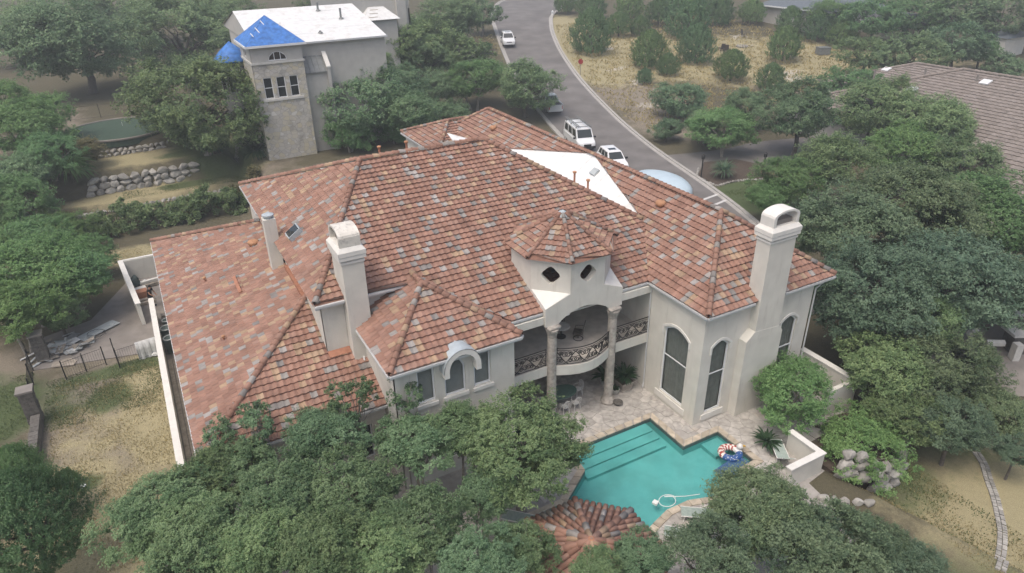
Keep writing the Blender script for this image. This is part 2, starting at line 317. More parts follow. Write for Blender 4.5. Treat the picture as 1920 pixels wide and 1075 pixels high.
def groundmat():
    m = bpy.data.materials.new('ground cover'); m.use_nodes = True; nt = m.node_tree; N = nt.nodes.new; L = nt.links.new; b = nt.nodes["Principled BSDF"]
    b.inputs["Roughness"].default_value = 1; b.inputs["Specular IOR Level"].default_value = .1
    a = N("ShaderNodeAttribute"); a.attribute_name = "cover"; sp = N("ShaderNodeSeparateColor"); L(a.outputs["Color"], sp.inputs[0])
    g = N("ShaderNodeNewGeometry")
    def noise(sc, d=6, r=.6):
        t = N("ShaderNodeTexNoise"); t.inputs["Scale"].default_value = sc; t.inputs["Detail"].default_value = d; t.inputs["Roughness"].default_value = r; L(g.outputs["Position"], t.inputs[0]); return t.outputs["Fac"]
    n1 = noise(.55, 8, .68); n2 = noise(5, 6, .7); n3 = noise(.16, 4); n4 = noise(22, 3, .7)
    def ramp(f, c0, c1):
        r = N("ShaderNodeMix"); r.data_type = 'RGBA'; L(f, r.inputs[0]); r.inputs[6].default_value = (*c0, 1); r.inputs[7].default_value = (*c1, 1); return r.outputs[2]
    def edge(ch, k):
        s = N("ShaderNodeMath"); s.operation = 'ADD'; L(ch, s.inputs[0]); L(n1, s.inputs[1])
        r = N("ShaderNodeMapRange"); r.inputs[1].default_value = .78; r.inputs[2].default_value = 1.12; r.inputs[4].default_value = k; L(s.outputs[0], r.inputs[0]); return r.outputs[0]
    c = ramp(n2, (.075, .07, .045), (.135, .12, .08))
    for ch, k, c0, c1 in ((sp.outputs[2], .95, (.185, .16, .125), (.27, .235, .185)), (sp.outputs[0], .92, (.26, .23, .135), (.41, .36, .215)), (sp.outputs[1], .9, (.055, .085, .035), (.105, .135, .06)), (a.outputs["Alpha"], .9, (.42, .385, .33), (.56, .53, .47))):
        mx = N("ShaderNodeMix"); mx.data_type = 'RGBA'; L(edge(ch, k), mx.inputs[0]); L(c, mx.inputs[6]); L(ramp(n2, c0, c1), mx.inputs[7]); c = mx.outputs[2]
    mf = N("ShaderNodeMapRange"); mf.inputs[1].default_value = .3; mf.inputs[2].default_value = .7; mf.inputs[3].default_value = .72; mf.inputs[4].default_value = 1.28; L(n4, mf.inputs[0])
    mm = N("ShaderNodeMix"); mm.data_type = 'RGBA'; mm.blend_type = 'MULTIPLY'; mm.inputs[0].default_value = 1; L(c, mm.inputs[6]); L(mf.outputs[0], mm.inputs[7])
    L(mm.outputs[2], b.inputs["Base Color"])
    bp = N("ShaderNodeBump"); bp.inputs["Strength"].default_value = .7; bp.inputs["Distance"].default_value = .06; L(n4, bp.inputs["Height"]); L(bp.outputs[0], b.inputs["Normal"])
    return m
M['ground'] = groundmat(); me.materials.append(M['ground']); ground = structure(link("ground", me))

# ---------------------------------------------------------------- street with kerbs, markings and a side drive
def resample(pts, n):
    p = np.array([q[:2] for q in pts], float); d = np.concatenate([[0], np.cumsum(np.hypot(*np.diff(p, axis=0).T))]); t = np.linspace(0, d[-1], n)
    out = np.stack([np.interp(t, d, p[:, k]) for k in (0, 1)], -1)
    for _ in range(6): out[1:-1] = (out[:-2]+2*out[1:-1]+out[2:])/4
    return out
RR = resample([(42, 26), (45, 34), (48.26, 41.1), (50.86, 48.7), (52.58, 54.6), (54.2, 60.8), (56.9, 69.5), (59.24, 78.6), (61.69, 87.4), (64.56, 96.2), (69.57, 109), (75.1, 120.7), (83, 134), (96, 148), (112, 160)], 90)
RL = resample([(33.5, 29), (36.5, 37), (39.5, 44), (42, 51.5), (43.8, 58), (45.6, 65), (47.6, 72.5), (50.0, 81.5), (52.2, 90), (54.8, 98.6), (59.8, 112), (65.2, 125), (73, 143), (84, 160), (100, 175)], 90)
def ribbon(name, A, B, dz, m, nc=10):
    mb = MB(); n = len(A); v = []; f = []
    for i in range(n):
        for k in range(nc+1):
            q = A[i]+(B[i]-A[i])*k/nc; v.append((q[0], q[1], gz(q[0], q[1])+dz))
    for i in range(n-1):
        for k in range(nc): f.append((i*(nc+1)+k, i*(nc+1)+k+1, (i+1)*(nc+1)+k+1, (i+1)*(nc+1)+k))
    mb.add(v, f); return mb.build(name, m, None, True)
structure(ribbon("street", RL, RR, .05, M['asphalt'], 12))
def kerb(P, side, nm):
    mb = MB(); n = len(P); v = []; f = []
    for i in range(n):
        t = P[min(i+1, n-1)]-P[max(i-1, 0)]; t /= np.hypot(*t); nr = np.array([t[1], -t[0]])*side
        for off, h in ((-.45, .055), (-.02, .065), (0, .19), (.32, .19), (.34, -.1)):
            q = P[i]+nr*off; v.append((q[0], q[1], gz(P[i][0], P[i][1])+h))
    for i in range(n-1):
        for k in range(4):
            a = (i*5+k, i*5+k+1, (i+1)*5+k+1, (i+1)*5+k); f.append(a if side < 0 else a[::-1])
    mb.add(v, f); return structure(mb.build(nm, M['kerb']))
kerb(RR, 1, "kerb"); kerb(RL, -1, "kerb")
for a, b in (((50.53,48.7,0), (47.53,48.18,0)), ((50.26,47.06,0), (47.21,46.46,0))):
    a = Vector(a[:2]); b = Vector(b[:2]); d = (b-a).normalized(); b = a+d*6.5; n_ = Vector((-d.y, d.x))*.16; mb = MB()
    mb.quad(*[(q.x, q.y, gz(q.x, q.y)+.062) for q in (a-n_, b-n_, b+n_, a+n_)]); structure(mb.build("road_marking", M['paint']))
DA = resample([(55.11,61.87,0), (62, 60), (68, 60.5), (76, 58)], 20); DB = resample([(51.97,52.88,0), (58, 51.5), (64, 53), (74, 52)], 20)
structure(ribbon("side_drive", DA, DB, .055, M['asphalt'], 6))

# ---------------------------------------------------------------- patio base, flagstones, pool
HOLE = [(x, y) for x, y in POOL]
def shrink(poly, d):
    out = []; n = len(poly)
    for i in range(n):
        p0, p1, p2 = Vector(poly[i-1]), Vector(poly[i]), Vector(poly[(i+1) % n]); a = (p1-p0).normalized(); b = (p2-p1).normalized()
        na = Vector((-a.y, a.x)); nb = Vector((-b.y, b.x)); m_ = (na+nb)
        m_ = m_.normalized() if m_.length > 1e-3 else na
        k = max(.45, m_.dot(na)); out.append(tuple(p1+m_*(d/k)))
    return out
PAT = [(2, 8), (24, 8), (25.2, 15.7), (26.6, 15.9), (26.6, 18.5), (31.5, 18.5), (31.5, 31), (-1, 31), (-1, 12)]
def poly_with_holes(mb, outer, holes, z):
    loops = [[Vector((x, y, z)) for x, y in outer]]+[[Vector((x, y, z)) for x, y in h] for h in holes]
    fl = [p for l in loops for p in l]; tr = tessellate_polygon(loops); fs = []
    for t in tr:
        a, b, c = (fl[i] for i in t); fs.append(tuple(t) if (b-a).cross(c-a).z > 0 else tuple(t)[::-1])
    mb.add(fl, fs)
patio = structure(link("patio", bpy.data.meshes.new("patio")))
mb = MB(); poly_with_holes(mb, PAT, [shrink(POOL, -.02)], .0); patio.data = mb.mesh("patio", M['grout'])
COPE = shrink(POOL, -.36)
def clip(poly, a, b, c):   # keep a*x+b*y<=c
    out = []; n = len(poly)
    for i in range(n):
        p, q = poly[i], poly[(i+1) % n]; dp = a*p[0]+b*p[1]-c; dq = a*q[0]+b*q[1]-c
        if dp <= 0: out.append(p)
        if dp*dq < 0: t = dp/(dp-dq); out.append((p[0]+(q[0]-p[0])*t, p[1]+(q[1]-p[1])*t))
    return out
seeds = []; tries = 0
frng = random.Random(3)
while len(seeds) < 420 and tries < 30000:
    tries += 1; p = (frng.uniform(13.6, 31), frng.uniform(14.5, 30.4))
    if p[1] < 17 and p[0] > 23: continue
    if p[0] > 26.4 and p[1] < 18.4: continue
    if p[0] > 23.3 and p[1] > 22.1: continue
    if bool(inpoly(p[0], p[1], COPE)): continue
    if min([(p[0]-s[0])**2+(p[1]-s[1])**2 for s in seeds] or [9]) < .5**2: continue
    seeds.append(p)
for i, p in enumerate(seeds):
    poly = [(p[0]-.62, p[1]-.62), (p[0]+.62, p[1]-.62), (p[0]+.62, p[1]+.62), (p[0]-.62, p[1]+.62)]
    for j, q in enumerate(seeds):
        if i == j or abs(q[0]-p[0]) > 1.4 or abs(q[1]-p[1]) > 1.4: continue
        dx, dy = q[0]-p[0], q[1]-p[1]; l = math.hypot(dx, dy); poly = clip(poly, dx/l, dy/l, (dx*(p[0]+q[0])+dy*(p[1]+q[1]))/2/l-.018)
        if len(poly) < 3: break
    if len(poly) < 3: continue
    # cut back from the pool coping
    n = len(COPE); bad = any(bool(inpoly(a, b, COPE)) for a, b in poly)
    if bad:
        best = None
        for k in range(n):
            a, b = Vector(COPE[k]), Vector(COPE[(k+1) % n]); d = (b-a).normalized(); nn = (d.y, -d.x); off = nn[0]*a.x+nn[1]*a.y
            if nn[0]*p[0]+nn[1]*p[1] < off: continue
            c2 = clip(poly, -nn[0], -nn[1], -off-.02)
            if len(c2) >= 3 and not any(bool(inpoly(u*.98+p[0]*.02, v*.98+p[1]*.02, COPE)) for u, v in c2):
                ar = abs(sum(c2[t][0]*c2[(t+1) % len(c2)][1]-c2[(t+1) % len(c2)][0]*c2[t][1] for t in range(len(c2))))
                if best is None or ar > best[0]: best = (ar, c2)
        if best is None: continue
        poly = best[1]
    h = .016+frng.random()*.012; mb = MB(); mb.prism(poly, -.01, h); mb.build("flagstone", M['flag'], patio)
# pool: basin, steps, coping, water
pool = structure(link("pool", bpy.data.meshes.new("pool")))
mb = MB(); n = len(POOL); zf = -.62
v = [(x, y, -.02) for x, y in POOL]+[(x, y, -.24) for x, y in POOL]+[(x, y, zf) for x, y in POOL]
mb.add(v, [(n+i, n+(i+1) % n, 2*n+(i+1) % n, 2*n+i) for i in range(n)]); mb.add(v, [(i, (i+1) % n, n+(i+1) % n, n+i) for i in range(n)], mi=1)
poly_with_holes(mb, POOL, [], zf); pool.data = mb.mesh("pool", [M['plaster'], M['pooltile']])
for y0, y1, z in ((22.98, 23.655, -.22), (22.39, 22.978, -.33), (21.8, 22.388, -.44)):
    mb = MB(); mb.box(16.05, 21.25 if z > -.6 else 21.1, y0, y1, zf, z); mb.build("pool_step", M['plaster'], pool)
mb = MB(); mb.box(22.9, 24.06, 19.75, 20.87, zf, -.38); mb.build("pool_ledge", M['plaster'], pool)
mb = MB(); mb.box(22.6, 24.065, 18.3, 18.9, zf, -.5); mb.build("pool_ledge", M['plaster'], pool)
for i in range(n):
    a, b = Vector(POOL[i]), Vector(POOL[(i+1) % n]); oa, ob = Vector(COPE[i]), Vector(COPE[(i+1) % n]); m_ = max(1, round((b-a).length/.62))
    for k in range(m_):
        t0, t1 = k/m_+.012, (k+1)/m_-.012; q = [a.lerp(b, t0), oa.lerp(ob, t0), oa.lerp(ob, t1), a.lerp(b, t1)]
        mb = MB(); mb.prism([tuple(p) for p in q], -.05, .045+.008*frng.random()); mb.build("coping_stone", M['coping'], pool)
mb = MB(); poly_with_holes(mb, POOL, [], -.13); w = structure(mb.build("pool_water", M['water']))
# spa basin beside the gazebo
SP = [(11.9, 19.6), (13.55, 19.6), (13.55, 20.6), (11.9, 20.6)]
spa = structure(link("spa", bpy.data.meshes.new("spa"))); mb = MB()
mb.box(11.7, 13.8, 19.35, 19.6, -.3, .12); mb.box(11.7, 13.8, 20.6, 20.85, -.3, .12); mb.box(11.68, 11.9, 19.602, 20.598, -.3, .115); mb.box(13.55, 13.82, 19.602, 20.598, -.3, .125)
spa.data = mb.mesh("spa", M['coping']); mb = MB(); mb.quad((11.9, 19.6, .03), (13.55, 19.6, .03), (13.55, 20.6, .03), (11.9, 20.6, .03)); mb.build("spa_floor", M['plaster'], spa)
mb = MB(); mb.quad((11.9, 19.6, .08), (13.55, 19.6, .08), (13.55, 20.6, .08), (11.9, 20.6, .08)); structure(mb.build("spa_water", M['water']))
# stone block at the pool corner
# left yard paving beside the house, putting green
mb = MB(); mb.prism([(-9.6, 47.2), (-2.1, 45.6), (-1, 45.6), (-1, 58), (-3.6, 58.3), (-6.3, 52.6), (-9.2, 51.6)], -.1, .03); structure(mb.build("side_paving", M['concrete']))
mb = MB(); mb.prism([(-1.98, 27.5), (-.7, 27.5), (-.7, 45.5), (-1.98, 45.5)], -.1, .03); structure(mb.build("side_path", M['concrete']))

# ---------------------------------------------------------------- roof tiles
TCOL = [(0.263, 0.151, 0.111), (0.284, 0.165, 0.123), (0.238, 0.133, 0.098), (0.271, 0.158, 0.119), (0.287, 0.176, 0.135), (0.328, 0.228, 0.152), (0.342, 0.242, 0.166), (0.252, 0.235, 0.218), (0.195, 0.18, 0.169), (0.299, 0.278, 0.261)]
TWT = [.19, .19, .15, .155, .09, .06, .045, .055, .03, .035]
TW, TE = .335, .375
def prof(u, w): return .026*(1+math.cos(2*math.pi*u/w))
class TileJob:
    def __init__(s, cols=TCOL, wts=TWT): s.full = []; s.part = MB(); s.caps = []; s.cols = cols; s.wts = wts; s.r = random.Random(11)
    def field(s, P0, u, v, poly, w=TW, e=TE):
        P0 = Vector(P0); u = Vector(u).normalized(); v = Vector(v).normalized(); n = u.cross(v)
        vmin = min(p[1] for p in poly); vmax = max(p[1] for p in poly)
        def span(q):
            xs_ = []
            for i in range(len(poly)):
                a, b = poly[i], poly[(i+1) % len(poly)]
                if (a[1]-q)*(b[1]-q) <= 0 and a[1] != b[1]: xs_.append(a[0]+(b[0]-a[0])*(q-a[1])/(b[1]-a[1]))
            return (min(xs_), max(xs_)) if len(xs_) >= 2 else None
        row = 0; q = vmin-.02
        while q < vmax-.03:
            q1 = min(q+e*1.06, vmax-.001); s0 = span(max(q, vmin+.001)); s1 = span(q1)
            if s0 and s1:
                lo = min(s0[0], s1[0]); hi = max(s0[1], s1[1]); k0 = math.floor(lo/w); k1 = math.ceil(hi/w)
                for k in range(k0, k1):
                    ua, ub = k*w, (k+1)*w
                    c = s.r.choices(range(len(s.cols)), s.wts)[0]
                    if ua >= max(s0[0], s1[0]) and ub <= min(s0[1], s1[1]) and q1-q > e*.9:
                        jit = s.r.uniform(-.008, .008)
                        mt = Matrix(((u.x, v.x, n.x, 0), (u.y, v.y, n.y, 0), (u.z, v.z, n.z, 0), (0, 0, 0, 1))); p = P0+u*ua+v*(q+jit)+n*s.r.uniform(0, .01); mt.translation = p
                        s.full.append((mt, c, w, e))
                    else:
                        us = [ua+w*i/6 for i in range(7)]; a = [min(max(x, s0[0]), s0[1]) for x in us]; b = [min(max(x, s1[0]), s1[1]) for x in us]
                        if a[-1]-a[0] < .01 and b[-1]-b[0] < .01: continue
                        V_ = [P0+u*x+v*q+n*(.10+prof(x, w)) for x in a]+[P0+u*x+v*q1+n*(.012+prof(x, w)) for x in b]+[P0+u*x+v*q+n*(.0) for x in a]
                        F_ = [(i, i+1, 7+i+1, 7+i) for i in range(6)]+[(14+i, 14+i+1, i+1, i) for i in range(6)]
                        s.part.add(V_, F_, s.cols[c])
            q += e; row += 1
    def tile_mesh(s, c, w, e, name):
        us = [w*i/6 for i in range(7)]; q1 = e*1.06; mb = MB()
        V_ = [(x, 0, .10+prof(x, w)) for x in us]+[(x, q1, .012+prof(x, w)) for x in us]+[(x, 0, 0) for x in us]
        mb.add(V_, [(i, i+1, 7+i+1, 7+i) for i in range(6)]+[(14+i, 14+i+1, i+1, i) for i in range(6)], s.cols[c]); return mb
    def cap_mb(s, c, r=.13, l=.42):
        mb = MB(); n = 6; V_ = []
        for y, rr, dz in ((0, r, .03), (l, r*.82, 0)):
            for i in range(n+1): t = math.pi*i/n; V_.append((rr*math.cos(t), y, rr*math.sin(t)*1.05-.03+dz))
        V_ += [(V_[i][0]*.8, V_[i][1], V_[i][2]*.8-.02) for i in range(n+1)]
        mb.add(V_, [(i+1, i, n+1+i, n+2+i) for i in range(n)]+[(i, i+1, 2*n+2+i+1, 2*n+2+i) for i in range(n)], s.cols[c]); return mb
    def ridge(s, A, B, r=.165, l=.40):
        A = Vector(A); B = Vector(B); d = B-A; L_ = d.length; d.normalize(); x = Vector((d.y, -d.x, 0)).normalized(); z = x.cross(d); m_ = max(1, round(L_/l))
        for i in range(m_):
            mt = Matrix(((x.x, d.x, z.x, 0), (x.y, d.y, z.y, 0), (x.z, d.z, z.z, 0), (0, 0, 0, 1))); mt.translation = A+d*(i*L_/m_)+Vector((0, 0, .13))
            s.caps.append((mt, s.r.choices(range(len(s.cols)), s.wts)[0], r, L_/m_*1.06))
    def finish(s, parent, ntile, ncap, m, tname="roof_tile", cname="ridge_tile"):
        def size(mt):
            d = mt.translation-CAM; dep = d.dot(cf_); x = d.dot(cr_)/dep; y = d.dot(cd_)/dep
            return 0 if abs(x) > .76 or abs(y) > .43 else max(0, mt.col[2].to_3d().dot(-d.normalized()))/dep**2
        for lst, nmax, nm, kind in ((s.full, ntile, tname, 0), (s.caps, ncap, cname, 1)):
            order = sorted(range(len(lst)), key=lambda i: -size(lst[i][0])); cache = {}
            for j, i in enumerate(order):
                mt, c, a, b = lst[i]
                key = (c, round(a, 3), round(b, 1))
                if j < nmax:
                    if key not in cache: cache[key] = (s.tile_mesh(c, a, b, nm) if kind == 0 else s.cap_mb(c, a, b)).mesh(nm, m, kind == 1)
                    o = bpy.data.objects.new(nm, cache[key]); col.objects.link(o); o.parent = parent; o.matrix_basis = mt
                else:
                    if ('m',)+key not in cache: cache[('m',)+key] = (s.tile_mesh(c, a, b, nm) if kind == 0 else s.cap_mb(c, a, b))
                    q = cache[('m',)+key]; s.part.add([mt @ Vector(p) for p in q.v], q.f, s.cols[c])
        return stuff(s.part.build(tname+"s", m, parent))

# ---------------------------------------------------------------- wall and window builders
def arch_poly(u0, u1, z0, z1, rise, n=10):
    if rise <= 0: return [(u0, z0), (u1, z0), (u1, z1), (u0, z1)]
    top = [(u1+(u0-u1)*i/n, z1+rise*math.sin(math.pi*i/n)**.9) for i in range(n+1)]
    return [(u0, z0), (u1, z0)]+top
def wall(parent, name, P0, u, W, z0, z1, holes, m, depth=.2, outline=None):
    """vertical wall panel from P0 along u, outward normal = u x z; holes are (u,z) polygons"""
    u = Vector(u).normalized(); P0 = Vector((P0[0], P0[1], 0)); nrm = u.cross(Vector((0, 0, 1))); f3 = lambda q, d=0: P0+u*q[0]+Vector((0, 0, q[1]))-nrm*d
    outer = outline or [(0, z0), (W, z0), (W, z1), (0, z1)]
    loops = [[Vector((q[0], q[1], 0)) for q in outer]]+[[Vector((q[0], q[1], 0)) for q in h] for h in holes]
    flat = [q for l in [outer]+list(holes) for q in l]; mb = MB(); fs = []
    for t in tessellate_polygon(loops):
        a, b, c = (flat[i] for i in t); ar = (b[0]-a[0])*(c[1]-a[1])-(b[1]-a[1])*(c[0]-a[0])
        fs.append(tuple(t) if ar > 0 else tuple(t)[::-1])
    mb.add([f3(q) for q in flat], fs); mb.add([f3(q, depth+.02) for q in flat], [g[::-1] for g in fs])
    for lp in [outer]+list(holes):
        n = len(lp); mb.add([f3(q) for q in lp]+[f3(q, depth+.02) for q in lp], [(i, (i+1) % n, n+(i+1) % n, n+i) for i in range(n)] if lp is not outer else [((i+1) % n, i, n+i, n+(i+1) % n) for i in range(n)])
    return mb.build(name, m, parent)
def window(parent, P0, u, poly, bars=(), depth=.13, fw=.07, back='curtain', name="window", label=None):
    u = Vector(u).normalized(); P0 = Vector((P0[0], P0[1], 0)); nrm = u.cross(Vector((0, 0, 1))); f3 = lambda q, d=0: P0+u*q[0]+Vector((0, 0, q[1]))-nrm*d
    cx = sum(p[0] for p in poly)/len(poly); cz = sum(p[1] for p in poly)/len(poly)
    us = [p[0] for p in poly]; zs = [p[1] for p in poly]; u0, u1, z0, z1 = min(us), max(us), min(zs), max(zs)
    def inset(d): return [(q[0]+(d if q[0] < cx-1e-3 else -d)*min(1, abs(q[0]-cx)/((u1-u0)/2)*1.0 if q[1] > z0+.1 else 1), q[1]+(d if q[1] < cz-.2 and q[1] < z0+.05 else -d if q[1] > z0+.05 and (q[1] >= z1-(z1-z0)*.35) else 0)) for q in poly]
    ins = inset(fw); n = len(poly); mb = MB()
    mb.add([f3(q, depth-.05) for q in poly]+[f3(q, depth-.05) for q in ins]+[f3(q, depth+.03) for q in ins], [(i, (i+1) % n, n+(i+1) % n, n+i) for i in range(n)]+[(n+i, n+(i+1) % n, 2*n+(i+1) % n, 2*n+i) for i in range(n)])
    win = mb.build(name, M['frame'], parent)
    if label: win["label"] = label
    mb = MB(); mb.add([f3(q, depth) for q in ins], [tuple(range(n))]); mb.build("pane", M['glass'] if back != 'dark' else M['dark_glass'], win)
    for b in bars:
        a, c = b; d = (Vector((c[0]-a[0], c[1]-a[1]))).normalized(); pr = Vector((-d.y, d.x))*.03; mb = MB()
        q = [(a[0]-pr.x, a[1]-pr.y), (c[0]-pr.x, c[1]-pr.y), (c[0]+pr.x, c[1]+pr.y), (a[0]+pr.x, a[1]+pr.y)]
        mb.add([f3(x, depth-.045) for x in q]+[f3(x, depth-.004) for x in q], [(0, 1, 2, 3), (0, 4, 5, 1), (1, 5, 6, 2), (2, 6, 7, 3), (3, 7, 4, 0)]); mb.build("bar", M['frame'], win)
    if back == 'curtain':
        mb = MB(); k = 34; v = []
        for i in range(k+1):
            uu = u0+(u1-u0)*i/k; dd = depth+.14+.05*math.sin(i*1.9)+.02*math.sin(i*4.3)
            v += [f3((uu, z0), dd), f3((uu, z1), dd)]
        mb.add(v, [(2*i, 2*i+2, 2*i+3, 2*i+1) for i in range(k)]); mb.build("curtain", M['curtain'], win, True)
    elif back == 'blind':
        mb = MB(); z = z0+.08
        while z < z1: mb.add([f3((u0, z), depth+.06), f3((u1, z), depth+.06), f3((u1, z+.045), depth+.10), f3((u0, z+.045), depth+.10)], [(0, 1, 2, 3)]); z += .075
        mb.build("blind", M['blind'], win)
    mb = MB(); mb.add([f3((u0-.1, z0-.1), depth+.5), f3((u1+.1, z0-.1), depth+.5), f3((u1+.1, z1+.1), depth+.5), f3((u0-.1, z1+.1), depth+.5)], [(0, 1, 2, 3)]); mb.build("room", M['interior'], win)
    return win
def hood(parent, P0, u, u0, u1, zs, rise, m, t=.12, proud=.05, drop=.35, name="window_hood"):
    u = Vector(u).normalized(); P0 = Vector((P0[0], P0[1], 0)); nrm = u.cross(Vector((0, 0, 1))); f3 = lambda q, d=0: P0+u*q[0]+Vector((0, 0, q[1]))+nrm*d
    n = 12; mid = (u0+u1)/2
    inn = [(u0-.04, zs-drop)]+[(u0-.04+(u1-u0+.08)*i/n, zs+.04+rise*math.sin(math.pi*i/n)**.9) for i in range(n+1)]+[(u1+.04, zs-drop)]
    out = [(u0-.04-t, zs-drop)]+[(u0-.04-t+(u1-u0+.08+2*t)*i/n, zs+.04+t*.7+(rise+t*.5)*math.sin(math.pi*i/n)**.9) for i in range(n+1)]+[(u1+.04+t, zs-drop)]
    k = len(inn); mb = MB()
    mb.add([f3(q, proud) for q in inn]+[f3(q, proud) for q in out]+[f3(q, -.01) for q in inn]+[f3(q, -.01) for q in out],
           [(i, i+1, k+i+1, k+i) for i in range(k-1)][::1]+[(k+i, k+i+1, 3*k+i+1, 3*k+i) for i in range(k-1)]+[(2*k+i, 2*k+i+1, i+1, i) for i in range(k-1)])
    return mb.build(name, m, parent)

# ---------------------------------------------------------------- the main house
house = thing("main_house", "large cream stucco house with multicoloured clay tile roof behind the pool", "house", (15, 32, 0))
X, Y = (1, 0, 0), (0, 1, 0); mX, mY = (-1, 0, 0), (0, -1, 0)
st = M['stucco']
# bay block on the right
PB = (23.16, 31.0)
hl = arch_poly(6.08, 8.03, .68, 4.9, .4)      # u runs along -y from y=31
wall(house, "bay_wall", PB, mY, 9.05, -.3, 6.95, [hl], st)
window(house, PB, mY, hl, [((6.08, 3.22), (8.03, 3.22))])
hood(house, PB, mY, 6.08, 8.03, 4.9, .4, M['trim'])
PS = (23.16, 21.95); h1 = arch_poly(.74, 1.95, .6, 4.88, .34); h2 = arch_poly(5.9, 7.12, .6, 4.88, .34)
wall(house, "bay_wall", (23.162, 21.952), X, 8.04, -1.6, 6.95, [h1, h2], st)
for h_, a in ((h1, .74), (h2, 5.9)):
    window(house, (23.162, 21.952), X, h_, [((a, 3.17), (a+1.21, 3.17))]); hood(house, (23.162, 21.952), X, a, a+1.21, 4.88, .34, M['trim'])
for a, b, nm in ((.55, 2.15, 0), (5.75, 7.3, 0)):
    mb = MB(); mb.box(23.16+a, 23.16+b, 21.88, 21.952, .22, .56); mb.build("window_sill", M['trim'], house)
mb = MB(); mb.box(23.09, 23.16, 22.7, 25.2, .24, .62); mb.build("window_sill", M['trim'], house)
mb = MB(); mb.box(31.0, 31.2, 22.16, 54, -1.6, 6.95); mb.box(25.0, 31.0, 53.8, 54, -.3, 6.95); mb.box(24.8, 25.0, 40, 54, -.3, 6.95); mb.build("rear_wall", st, house)
# left upper wing above the trees
PW = (7.5, 25.3); w1 = arch_poly(1.07, 1.95, 4.85, 6.70, 0); w2 = arch_poly(2.45, 3.55, 4.8, 6.35, .62); w3 = arch_poly(4.0, 4.92, 4.85, 6.70, 0); w4 = arch_poly(2.3, 3.7, 1.0, 2.6, 0)
wall(house, "wing_wall", PW, X, 6.25, -.3, 6.98, [w1, w2, w3, w4], st)
for h_, b in ((w1, 'blind'), (w2, 'blind'), (w3, 'blind'), (w4, 'dark')): window(house, PW, X, h_, [], fw=.08, back=b)
for a, b in ((.95, 2.05), (2.33, 3.67), (3.9, 5.05)):
    mb = MB(); mb.box(7.5+a, 7.5+b, 25.2, 25.3, 4.62, 4.8); mb.build("window_sill", M['trim'], house)
wall(house, "wing_wall", (7.5, 31), mY, 5.698, -.3, 6.97, [], st); wall(house, "wing_wall", (13.75, 25.302), Y, 5.6, -.3, 6.97, [], st)
# eyebrow hood with lead top over the centre window
n = 14; mb = MB(); ml = MB(); vo = []; vi = []
for i in range(n+1):
    t = math.pi*i/n; vo.append((10.72-.95*math.cos(t), 6.45+1.1*math.sin(t)**.9)); vi.append((10.72-.70*math.cos(t), 6.45+.83*math.sin(t)**.9))
mb.add([(x, 24.76, z) for x, z in vo]+[(x, 24.76, z) for x, z in vi]+[(x, 25.3, z) for x, z in vi], [(i, i+1, n+1+i+1, n+1+i)[::-1] for i in range(n)]+[(n+1+i, n+2+i, 2*n+3+i, 2*n+2+i)[::-1] for i in range(n)])
mb.box(9.77, 10.02, 24.76, 25.299, 6.2, 6.45); mb.box(11.42, 11.67, 24.76, 25.299, 6.2, 6.45)
hd = mb.build("eyebrow_hood", M['trim'], house)
ml.add([(10.72+(x-10.72)*1.04, 24.74, 6.44+(z-6.45)*1.04) for x, z in vo]+[(10.72+(x-10.72)*1.04, 26.4, 6.47+(z-6.45)*1.04) for x, z in vo], [(i, i+1, n+1+i+1, n+1+i) for i in range(n)]); ml.build("lead_top", M['lead'], hd, True)
# single storey block on the left and the tall block behind
lw = arch_poly(6.45, 7.45, 1.0, 3.05, 0)
wall(house, "lower_wall", (-.75, 27.35), X, 8.24, -.3, 4.05, [lw, arch_poly(3.2, 4.4, 1.0, 3.05, 0)], st); window(house, (-.75, 27.35), X, lw, [((6.45, 2.35), (7.45, 2.35))], back='dark'); window(house, (-.75, 27.35), X, arch_poly(3.2, 4.4, 1.0, 3.05, 0), [], back='dark')
wall(house, "lower_wall", (-.75, 54.5), mY, 27.13, -.3, 4.05, [], st); wall(house, "lower_wall", (7, 54.5), mX, 7.75, -.3, 4.05, [], st)
wall(house, "upper_wall", (5.75, 30.4), X, 8.2, 2.5, 8.68, [], st); wall(house, "upper_wall", (5.75, 50.2), mY, 19.8, -.3, 8.68, [], st)
mb = MB(); mb.box(6.1, 6.86, 30.385, 30.4, 5.9, 8.45); mb.build("recessed_panel", st, house)
# covered balcony
mb = MB(); mb.box(13.95, 22.95, 30.6, 30.8, -.2, 6.7); bw = mb.build("balcony_back_wall", st, house)
wall(house, "balcony_side_wall", (13.755, 25.31), Y, .001+5.3, 6.0, 6.97, [], st)
CURVE = [(16.3+4.2*i/16, 26.2-.75*math.sin(math.pi*i/16)) for i in range(17)]
slab_edge = [(13.77, 26.2)]+CURVE+[(23.14, 26.2)]
mb = MB(); mb.prism(slab_edge+[(23.14, 30.59), (13.77, 30.59)], 3.28, 3.88); sl = mb.build("balcony_slab", [st], house)
mb = MB(); mb.prism([(a, b+.03) for a, b in slab_edge]+[(23.13, 30.58), (13.78, 30.58)], 3.884, 3.9); mb.build("balcony_floor", M['balcony'], sl)
mb = MB(); mb.prism([(13.8, 26.5), (23.1, 26.5), (23.1, 30.58), (13.8, 30.58)], 6.62, 6.7); mb.build("balcony_ceiling", M['soffit'], house)
for a, b in ((13.76, 16.04), (20.96, 23.15)):
    mb = MB(); mb.box(a, b, 26.22, 26.5, 6.55, 6.98); mb.build("eave_beam", st, house)
